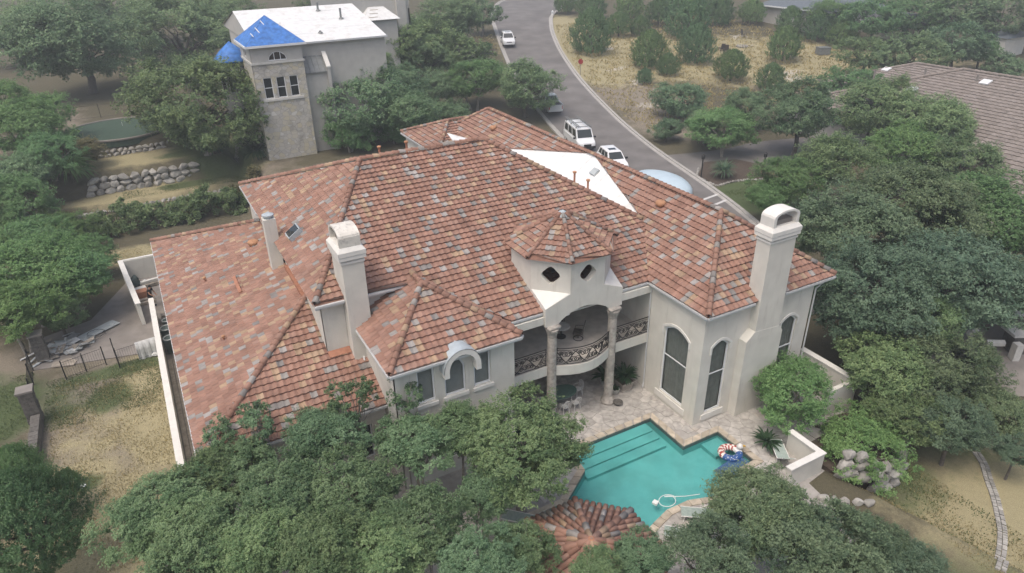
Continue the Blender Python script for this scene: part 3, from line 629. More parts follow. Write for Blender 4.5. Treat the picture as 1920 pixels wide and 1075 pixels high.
for a, b, z0 in ((15.2, 16.5, 3.9), (18.2, 20.4, 3.9), (15.0, 17.0, 0), (18.5, 21.5, 0)):
    f_ = MB(); f_.box(a, b, 30.55, 30.6, z0, z0+2.3); dr = f_.build("door", M['frame'], house); g_ = MB(); g_.box(a+.1, b-.1, 30.53, 30.548, z0+.1, z0+2.2); g_.build("pane", M['dark_glass'], dr)
# turret and arch over the balcony
def quatre(cx, cz, r=.23):
    out = []
    for k in range(4):
        a0 = math.pi/4+k*math.pi/2
        for i in range(5):
            t = a0-math.pi/4-.9+1.8*i/4; out.append((cx+.26*math.cos(k*math.pi/2)+r*math.cos(t), cz+.26*math.sin(k*math.pi/2)+r*math.sin(t)))
    return out
ao = 16.05; an = 14
arch = [(.8+3.25*i/an, 6.42+.62*math.sin(math.pi*i/an)**.75) for i in range(an+1)]
outl = [(0, 6.42)]+arch+[(4.9, 6.42), (4.9, 7.5), (3.62, 8.0), (3.62, 9.78), (1.5, 9.78), (1.5, 8.0), (0, 7.5)]
turret = wall(house, "turret", (ao, 26.1), X, 4.9, 0, 0, [quatre(2.56, 8.95)], st, .35, outl); turret["label"] = "octagonal turret with quatrefoil openings over the balcony arch"
wall(turret, "turret_side", (16.06, 27.60), (1.485, -1.495, 0), 2.108, 7.4, 9.78, [quatre(1.05, 8.95)], st, .2)
O8 = [(17.55, 26.1), (19.67, 26.1), (21.15, 27.6), (21.15, 29.7), (19.67, 31.2), (17.55, 31.2), (16.06, 29.7), (16.06, 27.6)]
for i in (1, 2, 3, 4, 5, 6):
    a, b = Vector((*O8[i], 0)), Vector((*O8[(i+1) % 8], 0)); wall(turret, "turret_side", a, b-a, (b-a).length, 6.9, 9.78, [], st, .15)
for pts, zz in (([(16.05, 26.12), (17.54, 26.12), (16.07, 27.58)], (7.5, 8.02, 8.02)), ([(19.68, 26.12), (20.95, 26.12), (21.14, 27.58)], (8.02, 7.5, 8.02))):
    mb = MB(); mb.prism(pts, 6.75, zz); mb.build("turret_shoulder", M['trim'], turret)
mb = MB(); mb.box(16.05, 16.35, 26.46, 28, 6.42, 7.45); mb.box(20.65, 20.95, 26.46, 28, 6.42, 7.45); mb.build("arch_return", st, turret)
mb = MB(); ce = Vector((18.605, 28.65)); pts = [(ce+(Vector(p)-ce)*1.05) for p in O8]; mb.prism([tuple(p) for p in pts], 9.70, 9.84); mb.build("turret_cornice", M['trim'], turret)
# columns
def column(x, y):
    c = thing_part = MB(); zz = 0
    prof_ = [(.42, 0), (.42, .18), (.36, .2), (.36, .32), (.31, .36), (.29, .42), (.255, .5)]
    base = MB(); base.lathe((x, y, 0), prof_, 20); o = base.build("column", M['column'], house, True)
    hs = [.5, 1.35, 2.3, 3.2, 4.15, 5.0, 5.75]
    for i in range(6):
        d = MB(); r0 = .275-.005*i; d.lathe((x, y, hs[i]+.006), [(r0-.006, 0), (r0, .008), (r0-.002, hs[i+1]-hs[i]-.014), (r0-.008, hs[i+1]-hs[i]-.008)], 20); d.build("drum", M['column'], o)
    d = MB(); d.lathe((x, y, 5.76), [(.23, 0), (.27, .05), (.25, .1), (.3, .2), (.36, .42), (.38, .5)], 20); d.box(x-.36, x+.36, y-.3, y+.3, 6.26, 6.42); d.build("capital", M['column'], o, True)
column(16.50, 26.15); column(20.42, 26.15)
# wrought iron balcony railing
def railing(P, z0, h, seed):
    P = [Vector((a, b, 0)) for a, b in P]; L_ = [0]
    for a, b in zip(P, P[1:]): L_.append(L_[-1]+(b-a).length)
    def at(s):
        s = min(max(s, 0), L_[-1])
        for i in range(len(P)-1):
            if s <= L_[i+1]+1e-9: return P[i].lerp(P[i+1], (s-L_[i])/max(1e-6, L_[i+1]-L_[i]))
    T = L_[-1]; m_ = max(2, int(T/.15)); line = lambda z: [at(T*i/m_)+Vector((0, 0, z)) for i in range(m_+1)]
    a = MB(); a.tube(line(z0+h), .032, 6); o = a.build("railing", M['iron'], house)
    for z in (z0+.07, z0+h-.13): a = MB(); a.tube(line(z), .022, 4); a.build("rail", M['iron'], o)
    for s in (0.02, T-.02): a = MB(); a.tube([at(s)+Vector((0, 0, z0)), at(s)+Vector((0, 0, z0+h))], .03, 4); a.build("post", M['iron'], o)
    rr = random.Random(seed); a = MB(); zc = z0+.07+(h-.2)/2; nS = max(2, round(T/.55)); pit = T/nS
    for k in range(nS):
        sc = (k+.5)*pit; sgn = 1 if k % 2 else -1
        pts = [at(sc-pit*.75+pit*1.5*i/14)+Vector((0, 0, zc+sgn*(h*.36)*math.sin(math.pi*(i/14-.5)))) for i in range(15)]; a.tube(pts, .027, 4)
        for q, dz, w_, g in ((sc-pit*.3, .16, .2, 1), (sc+pit*.3, -.16, .2, -1), (sc+pit*.02, .22, .13, -1), (sc-pit*.05, -.23, .13, 1)):
            sp = []
            for i in range(17): t = i/16*3.4*math.pi; r_ = w_*(1-i/16*.82); sp.append(at(q+r_*math.cos(t)*g)+Vector((0, 0, zc+dz*sgn+r_*math.sin(t))))
            a.tube(sp, .022, 4)
    a.build("scrollwork", M['iron'], o)
railing([(13.8, 26.24), (16.2, 26.24)], 3.9, 1.05, 1); railing([(16.75, 26.07)]+[(x, y+.06) for x, y in CURVE[2:15]]+[(20.15, 26.07)], 3.9, 1.05, 2); railing([(20.7, 26.24), (23.12, 26.24)], 3.9, 1.05, 3)

# ---------------------------------------------------------------- roof planes
roof = link("roof", bpy.data.meshes.new("roof"), house)
deck = MB(); mem = MB(); TJ = TileJob()
def plane(P0, u, v, poly, m=deck, tiles=True, off=-.03):
    P0 = Vector(P0); u = Vector(u).normalized(); v = Vector(v).normalized(); n = u.cross(v)
    P = [P0+u*a+v*b+n*off for a, b in poly]; m.add(P, [tuple(range(len(P)))])
    m.add([p-n*.1 for p in P], [tuple(range(len(P)-1, -1, -1))])
    if tiles: TJ.field(P0, u, v, poly)
def uv(P0, u, v, pts):
    P0 = Vector(P0); u = Vector(u).normalized(); v = Vector(v).normalized(); return [((Vector(p)-P0).dot(u), (Vector(p)-P0).dot(v)) for p in pts]
def roofplane(P0, u, v, pts, **k): plane(P0, u, v, uv(P0, u, v, pts), **k)
zS = lambda y: 7.2+.45*(y-26.4)
RID = 12.79
# main south slope: east part to the balcony eave, then up to the ridge
MSp = [(14.15, 26.4, 7.2), (22.97, 26.4, 7.2), (25.5, 30.2, zS(30.2)), (19.1, 38.83, RID), (10.97, 38.83, RID), (5.4, 30.0, zS(30)), (10.9, 30.0, zS(30)), (11.0, 29.98, zS(29.98))]
roofplane((5.4, 26.4, 7.2), X, (0, 1, .45), MSp)
MSW = (5.4, 30.0, zS(30)); MNW = (5.5, 50.3, 8.85)
kW = (RID-8.82)/(10.97-5.4)
roofplane((5.4, 50.3, 8.82), mY, (1, 0, kW), [(5.4, 30, 8.82), (5.4, 50.3, 8.82), (10.97, 38.83, RID)])
roofplane((19, 50.3, 8.82), mX, (0, -1, (RID-8.82)/11.47), [(5.4, 50.3, 8.82), (24.5, 50.3, 8.82), (19.1, 38.83, RID), (10.97, 38.83, RID)], tiles=False)
# white membrane on the east slope and the valley
def wplane(pts):
    P = [Vector(p)+Vector((0, 0, .03)) for p in pts]; mem.add(P, [tuple(range(len(P)))])
wplane([(25.5, 30.2, 8.92), (25.5, 50.3, 8.92), (19.1, 38.83, RID)][:3]); wplane([(25.5, 50.3, 8.92), (22, 50.3, 9.4), (19.1, 38.83, RID)])
zR = lambda x: 7.2+.68*(x-22.97)
wplane([(25.5, 30.3, zR(25.5)), (27.72, 38.7, zR(27.72)-.02), (27.72, 46, zR(27.72)-.02), (25.5, 50.3, zR(25.5))])
SW_ = [(23.35,54.56,9), (24.3,51.43,9), (22.72,51.85,9)]; wplane(SW_)
# right wing: ridge at x = 27.7
RZ = zR(27.7)
RWs = [(22.97, 21.66, 7.2), (27.7, 26.25, RZ), (27.7, 38.6, RZ), (25.5, 30.2, zR(25.5)), (22.97, 26.4, 7.2)]
roofplane((22.97, 26.4, 7.2), mY, (1, 0, .68), RWs)
roofplane((22.97, 60, 7.2), mY, (1, 0, .68), [(27.7, 39.3, RZ), (27.7, 55, RZ), (22.97, 59.5, 7.2), (25.0, 50.0, zR(25.0))])
kS = (RZ-7.2)/(26.25-21.66)
roofplane((22.97, 21.66, 7.2), X, (0, 1, kS), [(22.97, 21.66, 7.2), (32.4, 21.66, 7.2), (27.7, 26.25, RZ)])
roofplane((32.4, 21.66, 7.2), Y, (-1, 0, .683), [(32.4, 21.66, 7.2), (32.4, 59.5, 7.2), (27.7, 55, RZ), (27.7, 26.25, RZ)])
roofplane((32.4, 59.5, 7.2), mX, (0, -1, (RZ-7.2)/4.5), [(32.4, 59.5, 7.2), (22.97, 59.5, 7.2), (27.7, 55, RZ)], tiles=False)
# small front hip
SA = (21.81,59.63,7.6); SP_ = (23.48,57.42,9)
sx0, sy1 = SA[0], SP_[1]+4.5
sap = (sx0+3.0, sy1-4.4, 9.2)
roofplane((sx0, sy1, 7.6), mY, (1, 0, 1.6/3.0), [(sx0, sy1-8.8, 7.6), (sx0, sy1, 7.6), sap])
roofplane((sx0, sy1-8.8, 7.6), X, (0, 1, 1.6/4.4), [(sx0, sy1-8.8, 7.6), (sx0+6, sy1-8.8, 7.6), (sx0+6, sy1-4.4, 9.2), sap])
mb = MB(); mb.box(sx0+.3, sx0+6, sy1-8.4, sy1-.3, 0, 7.55); mb.build("front_wall", st, house)
# left upper wing roof
WZ = 9.05
roofplane((7.2, 24.95, 7.2), X, (0, 1, 1.85/4.21), [(7.2, 24.95, 7.2), (14.0, 24.95, 7.2), (10.6, 29.16, WZ)])
roofplane((7.2, 30.4, 7.2), mY, (1, 0, 1.85/3.4), [(7.2, 24.95, 7.2), (7.2, 30.4, 7.2), (10.6, 30.4, WZ), (10.6, 29.16, WZ)][::1])
roofplane((14.0, 24.95, 7.2), Y, (-1, 0, 1.85/3.4), [(14.0, 24.95, 7.2), (10.6, 29.16, WZ), (10.6, 30.5, WZ), (14.0, 26.4, 7.2)][::-1])
# low roof on the left
zL = lambda x: 4.2+.465*(x+1.13)
roofplane((-1.13, 54.8, 4.2), mY, (1, 0, .465), [(-1.13, 27.0, 4.2), (-1.13, 54.8, 4.2), (5.75, 46.3, zL(5.75)), (5.75, 33.88, zL(5.75))])
roofplane((-1.13, 27.0, 4.2), X, (0, 1, .465), [(-1.13, 27.0, 4.2), (7.5, 27.0, 4.2), (7.5, 30.4, 4.2+.465*3.4), (5.76, 30.42, 4.2+.465*3.42), (5.75, 33.88, zL(5.75))])
roofplane((7, 54.8, 4.2), mX, (0, -1, .376), [(6, 54.8, 4.2), (-1.13, 54.8, 4.2), (5.75, 46.3, zL(5.75))], tiles=False)
roof.data = deck.mesh("roof", M['felt'])
mo = mem.build("roof_membrane", M['white_roof'], roof)
for k_ in range(4):
    y_ = 33.5+k_*2.6; mb = MB(); x1_ = min(27.6, 25.55+(y_-30.6)*.265); mb.quad((25.55, y_, zR(25.55)+.045), (x1_, y_+.05, zR(x1_)+.045), (x1_, y_+.13, zR(x1_)+.06), (25.55, y_+.08, zR(25.55)+.06)); mb.build("membrane_seam", M['white_roof'], mo)
# turret roof
tp = Vector((18.605, 28.65, 11.45)); TT = TJ
for i in range(8):
    a = Vector((*(ce+(Vector(O8[i])-ce)*1.12), 9.86)); b = Vector((*(ce+(Vector(O8[(i+1) % 8])-ce)*1.12), 9.86)); u_ = (b-a).normalized(); mid = (a+b)/2; v_ = (tp-mid).normalized()
    pl = uv(a, u_, v_, [a, b, tp]); P = [a, b, tp]; deckt = MB(); deckt.add(P, [(0, 1, 2)]); deckt.build("turret_deck", M['felt'], roof)
    TJ.field(a, u_, v_, pl, .27, .34); TJ.ridge(a, a.lerp(tp, .93), .12, .36)
mb = MB(); mb.lathe((tp.x, tp.y, 11.30), [(.42, 0), (.40, .04), (.2, .2), (.05, .28)], 8); mb.build("turret_cap", M['lead'], roof)
# ridge and hip caps
for a, b in (((10.97, 38.83, RID), (19.1, 38.83, RID)), ((5.45, 30.05, 8.84), (10.97, 38.83, RID)), ((5.4, 50.3, 8.84), (10.97, 38.83, RID)), ((25.45, 30.3, 8.95), (19.1, 38.83, RID)),
             ((27.7, 26.25, RZ), (27.7, 55, RZ)), ((22.97, 21.66, 7.2), (27.7, 26.25, RZ)), ((32.4, 21.66, 7.2), (27.7, 26.25, RZ)), ((22.97, 59.5, 7.2), (27.7, 55, RZ)),
             ((7.2, 24.95, 7.2), (10.6, 29.16, WZ)), ((14.0, 24.95, 7.2), (10.6, 29.16, WZ)), ((10.6, 29.16, WZ), (10.6, 30.5, WZ)),
             ((-1.13, 27.0, 4.2), (5.75, 33.88, zL(5.75))), ((-1.13, 54.8, 4.2), (5.75, 46.3, zL(5.75))), ((sx0, sy1-8.8, 7.6), sap), ((sx0, sy1, 7.6), sap), (sap, (sap[0]+3, sap[1], 9.2))):
    TJ.ridge(a, b)
TJ.finish(roof, 300, 300, M['tile'])
# gutters and fascia
def gutter(a, b, out, name="gutter"):
    a = Vector(a); b = Vector(b); o = Vector(out).normalized(); d = (b-a); mb = MB(); c = (a+b)/2+o*.05+Vector((0, 0, -.07))
    mb.obox(c, d/2, o*.06, Vector((0, 0, .055)), 0); mb.obox((a+b)/2-o*.03+Vector((0, 0, -.14)), d/2, o*.02, Vector((0, 0, .11)), 0); return mb.build(name, M['gutter'], roof)
gutter((14.05, 26.4, 7.2), (16.0, 26.4, 7.2), mY); gutter((21.0, 26.4, 7.2), (22.95, 26.4, 7.2), mY); gutter((22.97, 26.4, 7.2), (22.97, 21.66, 7.2), mX); gutter((22.97, 21.66, 7.2), (26.2, 21.66, 7.2), mY); gutter((28.4, 21.66, 7.2), (32.4, 21.66, 7.2), mY)
gutter((32.4, 21.66, 7.2), (32.4, 40, 7.2), X); gutter((7.2, 24.95, 7.2), (14.0, 24.95, 7.2), mY); gutter((7.2, 30.3, 7.2), (7.2, 24.95, 7.2), mX); gutter((14.0, 24.95, 7.2), (14.0, 26.38, 7.2), X)
gutter((-1.13, 54.8, 4.2), (-1.13, 27.0, 4.2), mX); gutter((-1.13, 27.0, 4.2), (7.48, 27.0, 4.2), mY); gutter((5.4, 30.0, 8.82), (6.86, 30.0, 8.82), mY); gutter((7.97, 30.0, 8.82), (10.2, 30, 8.82), mY); gutter((5.4, 50.3, 8.82), (5.4, 44, 8.82), mX)
gutter((sx0, sy1, 7.6), (sx0, sy1-8.8, 7.6), mX)
# soffits
def soffit(x0, x1, y0, y1, z): mb = MB(); mb.box(x0, x1, y0, y1, z-.03, z); mb.build("soffit", M['soffit'], roof)
soffit(23.0, 32.38, 21.68, 21.952, 6.97); soffit(22.99, 23.16, 21.68, 26.3, 6.965); soffit(31.2, 32.38, 21.96, 50, 6.97); soffit(7.22, 13.98, 24.97, 25.3, 7.0); soffit(7.22, 7.5, 25.3, 30.3, 6.995); soffit(13.75, 13.98, 25.3, 26.3, 6.995)
soffit(-1.11, 7.4, 27.02, 27.35, 4.03); soffit(-1.11, -.75, 27.35, 54.6, 4.025); soffit(5.42, 10, 30.02, 30.4, 8.66); soffit(5.42, 5.75, 30.4, 50, 8.655)
mb = MB(); mb.box(5.55, 5.78, 33.9, 38.2, zL(5.5)+.02, zL(5.75)+.16); mb.build("flashing", M['orange_flash'], roof)
mb = MB(); mb.obox((6.3, 30.22, 5.78), (.56, 0, 0), (0, .18, .08), (0, -.03, .07)); mb.build("flashing", M['orange_flash'], roof)
# downpipes
def pipe(pts, r=.045, m=None, nm="downpipe"): mb = MB(); mb.tube(pts, r, 6); return mb.build(nm, m or M['gutter'], house)
pipe([(22.98, 26.3, 7.1), (23.08, 26.25, 6.8), (23.08, 26.2, .35), (22.95, 26.1, .12)]); pipe([(7.15, 30.25, 7.1), (7.35, 30.0, 6.8), (7.35, 29.7, 5.6), (7.3, 29.4, 5.42)]); pipe([(31.9, 21.7, 7.1), (31.25, 21.85, 6.6), (31.25, 21.85, 0)])
# chimneys
def chimney(x0, x1, y0, y1, z0, zc, cap_axis, name, lab):
    mb = MB(); mb.box(x0, x1, y0, y1, z0, zc); o = mb.build("chimney", st, house); o["label"] = lab
    def ring(e, a, b): m_ = MB(); m_.box(x0-e, x1+e, y0-e, y1+e, a, b); m_.build("cornice", M['trim'], o)
    ring(.05, zc-.42, zc-.30); ring(.12, zc-.20, zc-.02); 
    m_ = MB(); e = .14; v = [(x0-e, y0-e, zc), (x1+e, y0-e, zc), (x1+e, y1+e, zc), (x0-e, y1+e, zc), (x0-e, y0-e, zc+.22), (x1+e, y0-e, zc+.22), (x1+e, y1+e, zc+.22), (x0-e, y1+e, zc+.22), (x0+.02, y0+.02, zc+.42), (x1-.02, y0+.02, zc+.42), (x1-.02, y1-.02, zc+.42), (x0+.02, y1-.02, zc+.42)]
    m_.add(v, [(k+i, k+(i+1) % 4, k+4+(i+1) % 4, k+4+i) for k in (0, 4) for i in range(4)]+[(8, 9, 10, 11), (3, 2, 1, 0)]); m_.build("shoulder", M['trim'], o)
    # barrel hood open at both ends
    zb = zc+.42; h = .48; n = 10; m_ = MB()
    if cap_axis == 'x': f = lambda s, t, w: (x0+.02+(x1-x0-.04)*s, y0+.02+(y1-y0-.04)*t, w)
    else: f = lambda s, t, w: (x0+.02+(x1-x0-.04)*t, y0+.02+(y1-y0-.04)*s, w)
    arcs = [(0, zb), (0, zb+h)]+[(.5-.5*math.cos(math.pi*i/n), zb+h+.34*math.sin(math.pi*i/n)) for i in range(1, n)]+[(1, zb+h), (1, zb)]
    inn = [(.1, zb), (.1, zb+h-.02)]+[(.5-.4*math.cos(math.pi*i/n), zb+h-.02+.26*math.sin(math.pi*i/n)) for i in range(1, n)]+[(.9, zb+h-.02), (.9, zb)]
    k = len(arcs); V_ = [f(0, *q) for q in arcs]+[f(1, *q) for q in arcs]+[f(0, *q) for q in inn]+[f(1, *q) for q in inn]
    m_.add(V_, [(i, i+1, k+i+1, k+i) for i in range(k-1)]+[(2*k+i, 2*k+i+1, 3*k+i+1, 3*k+i)[::-1] for i in range(k-1)]+[(i, i+1, 2*k+i+1, 2*k+i)[::-1] for i in range(k-1)]+[(k+i, k+i+1, 3*k+i+1, 3*k+i) for i in range(k-1)])
    m_.build("barrel_cap", mat('weathered chimney cap '+name, (.62, .59, .53), .9, .1, 3, .3, 30, stain=((.26, .25, .23), 4.5, .52, .75)) if name == 'a' else M['trim'], o)
    m_ = MB(); m_.box(x0+.25, x1-.25, y0+.25, y1-.25, zb, zb+.25); m_.build("flue", M['concrete'], o)
    return o
chimney(6.88, 7.96, 29.6, 31.35, 4.8, 11.25, 'x', 'a', "stucco chimney with stained barrel cap left of the wing roof")
c2 = chimney(26.38, 28.2, 21.44, 22.35, 4.9, 11.0, 'y', 'b', "tall stucco chimney rising in front of the bay block")
mb = MB(); mb.box(25.8, 28.5, 21.42, 21.95, -1.6, 4.95); V_ = [(25.8, 21.42, 4.95), (28.5, 21.42, 4.95), (28.5, 21.95, 4.95), (25.8, 21.95, 4.95), (26.36, 21.43, 5.45), (28.22, 21.43, 5.3), (28.22, 21.95, 5.3), (26.36, 21.95, 5.45)]
mb.add(V_, [(i, (i+1) % 4, 4+(i+1) % 4, 4+i) for i in range(4)]+[(4, 5, 6, 7)]); mb.build("chimney_breast", st, c2)
# slim chimney, vents, skylight on the left slopes
mb = MB(); a = Vector((4.75, 36.3, 0)); mb.obox((5.3, 39.0, 8.35), (.34, 0, 0), (0, .32, 0), (0, 0, 1.95)); o = mb.build("slim_chimney", st, house); mb = MB(); mb.lathe((5.3, 39.0, 10.28), [(.26, 0), (.26, .12), (.34, .16), (.34, .24), (.1, .32)], 12); mb.build("flue_cap", M['lead'], o)
def vent(p, r=.3, hh=.22):
    mb = MB(); mb.lathe(p, [(r*.7, -.15), (r, 0), (r, hh*.5), (r*.8, hh*.85), (r*.3, hh)], 12); mb.build("roof_vent", M['terracotta2'], roof, True)
M['terracotta2'] = mat('buff clay vent', (.40, .215, .12), .8, .12, 6)
vent((4.74, 43.6, zL(4.74)+.15), .36); vent((26.6, 30.1, zR(26.6)+.2), .32); vent((26.3, 51.5, zR(26.3)+.25), .3)
def stack(p, h=.8, r=.07):
    mb = MB(); mb.tube([p, (p[0], p[1], p[2]+h)], r, 8); o = mb.build("vent_stack", M['orange_flash'], roof); mb = MB(); mb.lathe((p[0], p[1], p[2]+h-.05), [(r*1.3, 0), (r*1.9, .06), (r*1.9, .13), (r, .16)], 8); mb.build("stack_cap", M['terracotta2'], o)
for p, h in (((14.53,40.5,12.44), .75), ((12.74,40.5,12.45), .7)): stack((p[0], p[1], p[2]-.25), h)
for p in ((23.93,35.5,10), (24.45,34.71,9.6)): stack((p[0], p[1], p[2]-.25), 1.0)
for x, y in ((1.4, 43.0), (1.35, 35.1)): stack((x, y, zL(x)), .28, .05)
mb = MB(); mb.obox((2.97, 39.8, zL(2.97)+.14), (.09, 0, .04), (0, 1.15, 0), (-.03, 0, .06)); mb.build("roof_patch", M['orange_flash'], roof)
# skylight box
mb = MB(); c = Vector((6.45, 37.4, 8.82+kW*1.05)); ux = Vector((1, 0, kW)).normalized(); nn = Vector((-kW, 0, 1)).normalized(); mb.obox(c+nn*.2, ux*.42, Vector((0, .45, 0)), nn*.2); o = mb.build("skylight", M['lead'], roof); mb = MB(); mb.obox(c+nn*.41, ux*.36, Vector((0, .39, 0)), nn*.01); mb.build("pane", M['dark_glass'], o)
mb = MB(); mb.obox((26.7, 37.2, zR(26.7)+.12), (.22, 0, .15), (0, .3, 0), (-.04, 0, .06)); mb.build("roof_hatch", M['sheet'], roof)

# ---------------------------------------------------------------- foliage: crowns built from leaf-sized faces in tufts and clumps
def leaf_mesh(name, C_, N_, size, shade, m, elong=1.5):
    """C_ centres, N_ leaf normals, size per leaf, shade 0..1 per leaf"""
    n = len(C_); a = rng.normal(size=(n, 3)); N_ = N_/np.linalg.norm(N_, axis=1, keepdims=True)
    a -= N_*(a*N_).sum(1, keepdims=True); a /= np.linalg.norm(a, axis=1, keepdims=True)+1e-9; b = np.cross(N_, a)
    s = size[:, None]; V_ = np.stack([C_-a*s*elong*.5, C_-b*s*.36+N_*s*.08, C_+a*s*elong*.5, C_+b*s*.36+N_*s*.08], 1).reshape(-1, 3)
    me = bpy.data.meshes.new(name); me.vertices.add(4*n); me.vertices.foreach_set("co", V_.reshape(-1).astype(np.float32))
    me.loops.add(4*n); me.loops.foreach_set("vertex_index", np.arange(4*n, dtype=np.int32)); me.polygons.add(n)
    me.polygons.foreach_set("loop_start", np.arange(0, 4*n, 4, dtype=np.int32)); me.polygons.foreach_set("loop_total", np.full(n, 4, dtype=np.int32))
    at = me.attributes.new("leaf", 'FLOAT', 'FACE'); at.data.foreach_set("value", shade.astype(np.float32))
    me.materials.append(m); me.update(); me.validate(); return me
def unit(n): v = rng.normal(size=(n, 3)); return v/np.linalg.norm(v, axis=1, keepdims=True)
def oak_points(nl, nclump, ntuft, leaf, flat=.8, lobes=8, spread=.55):
    lc = unit(lobes); lc[:, 2] = np.abs(lc[:, 2])*.75-.12; lc *= rng.uniform(.35, spread+.12, (lobes, 1)); lr = rng.uniform(.36, .62, lobes)
    lc = np.vstack([lc, [[0, 0, .1]]]); lr = np.append(lr, .6)
    k = rng.integers(0, lobes+1, nclump*3); d = unit(nclump*3); cc = lc[k]+d*lr[k][:, None]*rng.uniform(.78, 1.08, (nclump*3, 1))
    inside = np.zeros(len(cc))
    for j in range(lobes+1): inside = np.maximum(inside, 1-np.linalg.norm(cc-lc[j], axis=1)/lr[j])
    keep = (inside < .34) & (cc[:, 2] > -.5); cc = cc[keep][:nclump]; nc = len(cc)
    cr = rng.uniform(.08, .2, nc); far_ = rng.random(nc) < .16; cc[far_] *= rng.uniform(1.04, 1.2, (far_.sum(), 1)); cr[far_] *= .6
    # tufts
    ti = rng.integers(0, nc, nc*ntuft); td = unit(nc*ntuft); td[:, 2] = td[:, 2]*.75+.2; tc = cc[ti]+td*cr[ti][:, None]*rng.uniform(.55, 1.1, (len(ti), 1))
    per = max(4, nl//len(tc)); li = np.repeat(np.arange(len(tc)), per); tw = td[:, :]*.6+unit(len(tc))*.9+np.array([0, 0, .35]); tw /= np.linalg.norm(tw, axis=1, keepdims=True); off = tw[li]*rng.uniform(-.02, .10, (len(li), 1))+rng.normal(0, .014, (len(li), 3))
    P_ = tc[li]+off; out = P_-np.array([0, 0, -.1]); out /= np.linalg.norm(out, axis=1, keepdims=True)
    Nn = unit(len(li))*.7+out*.5+np.array([0, 0, .8])
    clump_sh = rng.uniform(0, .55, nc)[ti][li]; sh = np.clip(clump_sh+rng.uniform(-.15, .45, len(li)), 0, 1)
    P_[:, 2] *= flat; P_[:, 2] += rng.normal(0, .004, len(P_))
    cc = cc.copy(); cc[:, 2] *= flat
    return P_, Nn, leaf*rng.uniform(.7, 1.3, len(P_)), sh, cc
def wood(cc, base_z, n_limb=14, r0=.06, lean=(0, 0), stems=1):
    mb = MB(); c = cc[rng.permutation(len(cc))[:n_limb]]
    for s in range(stems):
        ox, oy = (rng.normal(0, .10, 2) if stems > 1 else (0, 0)); top = Vector((lean[0]+ox*2.2, lean[1]+oy*2.2, base_z*.35)); b = Vector((ox, oy, base_z-.06))
        mid = b.lerp(top, .5)+Vector((rng.normal(0, .03), rng.normal(0, .03), 0)); k = r0/(stems**.4)
        mb.tube([b, b+Vector((0, 0, .05)), mid, top], [k*1.45, k*1.05, k*.85, k*.7], 7)
        for q in c[s::stems]:
            q = Vector(q); m1 = top.lerp(q, .45)+Vector((rng.normal(0, .05), rng.normal(0, .05), .04)); q = top.lerp(q, .86); m2 = m1.lerp(q, .55)+Vector((rng.normal(0, .045), rng.normal(0, .045), rng.normal(0, .03))); mb.tube([top, m1, m2, q], [k*.5, k*.3, k*.17, k*.05], 5)
    return mb
PROTO = {}
def make_proto(key, kind, m, base_z, nl, ncl, ntf, leaf, **kw):
    stems = kw.pop('stems', 1)
    if kind == 'oak': P_, Nn, s, sh, cc = oak_points(nl, ncl, ntf, leaf, **kw)
    elif kind == 'juniper':      # cone of upright sprays
        nt = ncl*ntf; h = rng.uniform(0, 1, nt)**.8; lobe = rng.uniform(.75, 1.15, 12); th = rng.uniform(0, 2*math.pi, nt); prof_ = np.sin(np.clip(h*.86+.14, 0, 1)*math.pi)**.55*(1-.12*h)
        rad = prof_*rng.uniform(.62, 1.0, nt)*lobe[(th/(2*math.pi)*12).astype(int) % 12]*(1+.12*np.sin(h*23+th*3)); tc = np.stack([rad*np.cos(th), rad*np.sin(th), h*1.6-.75], -1)
        per = max(4, nl//nt); li = np.repeat(np.arange(nt), per); sd = tc*np.array([1, 1, 0])*.6+np.array([0, 0, .9])+rng.normal(0, .25, (nt, 3)); sd /= np.linalg.norm(sd, axis=1, keepdims=True); P_ = tc[li]+sd[li]*rng.uniform(-.03, .2, (len(li), 1))+rng.normal(0, .016, (len(li), 3))
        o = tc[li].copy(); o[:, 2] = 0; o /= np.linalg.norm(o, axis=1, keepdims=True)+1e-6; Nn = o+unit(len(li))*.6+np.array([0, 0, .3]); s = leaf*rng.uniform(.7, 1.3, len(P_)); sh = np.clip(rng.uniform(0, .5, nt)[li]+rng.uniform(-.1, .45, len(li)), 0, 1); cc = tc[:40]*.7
    crown = leaf_mesh("crown", P_, Nn, s, sh, m); tr = wood(cc, base_z, kw.get('n_limb', 14), stems=stems).mesh("trunk", M['branch'] if stems > 1 else M['bark'], True)
    PROTO[key] = (crown, tr)
near = dict(nl=80000, ncl=230, ntf=22, leaf=.026); mid = dict(nl=52000, ncl=225, ntf=18, leaf=.026); far = dict(nl=24000, ncl=170, ntf=12, leaf=.037)
for i in range(3): make_proto('oakN%d' % i, 'oak', M['leaf_oak'], -1.45, **near, stems=2, lobes=9)
for i in range(3): make_proto('oakM%d' % i, 'oak', M['leaf_oak'], -1.15, **mid)
for i in range(2): make_proto('blueM%d' % i, 'oak', M['leaf_blue'], -1.15, **dict(mid, nl=60000, ncl=290, leaf=.025), lobes=11)
for i in range(2): make_proto('lightM%d' % i, 'oak', M['leaf_light'], -1.1, **mid, stems=2)
for i in range(3): make_proto('oakF%d' % i, 'oak', M['leaf_oak'], -1.1, **far)
for i in range(2): make_proto('lightF%d' % i, 'oak', M['leaf_light'], -1.1, **far)
for i in range(3): make_proto('jun%d' % i, 'juniper', M['leaf_juniper'], -.95, 20000, 90, 10, .042)
make_proto('junN0', 'juniper', M['leaf_juniper'], -.95, 70000, 150, 16, .024)
make_proto('spr0', 'oak', M['leaf_oak'], -1.5, 13000, 60, 16, .045, lobes=6, spread=.85, stems=2); make_proto('spr1', 'oak', M['leaf_oak'], -1.5, 13000, 60, 16, .045, lobes=6, spread=.85, stems=2)
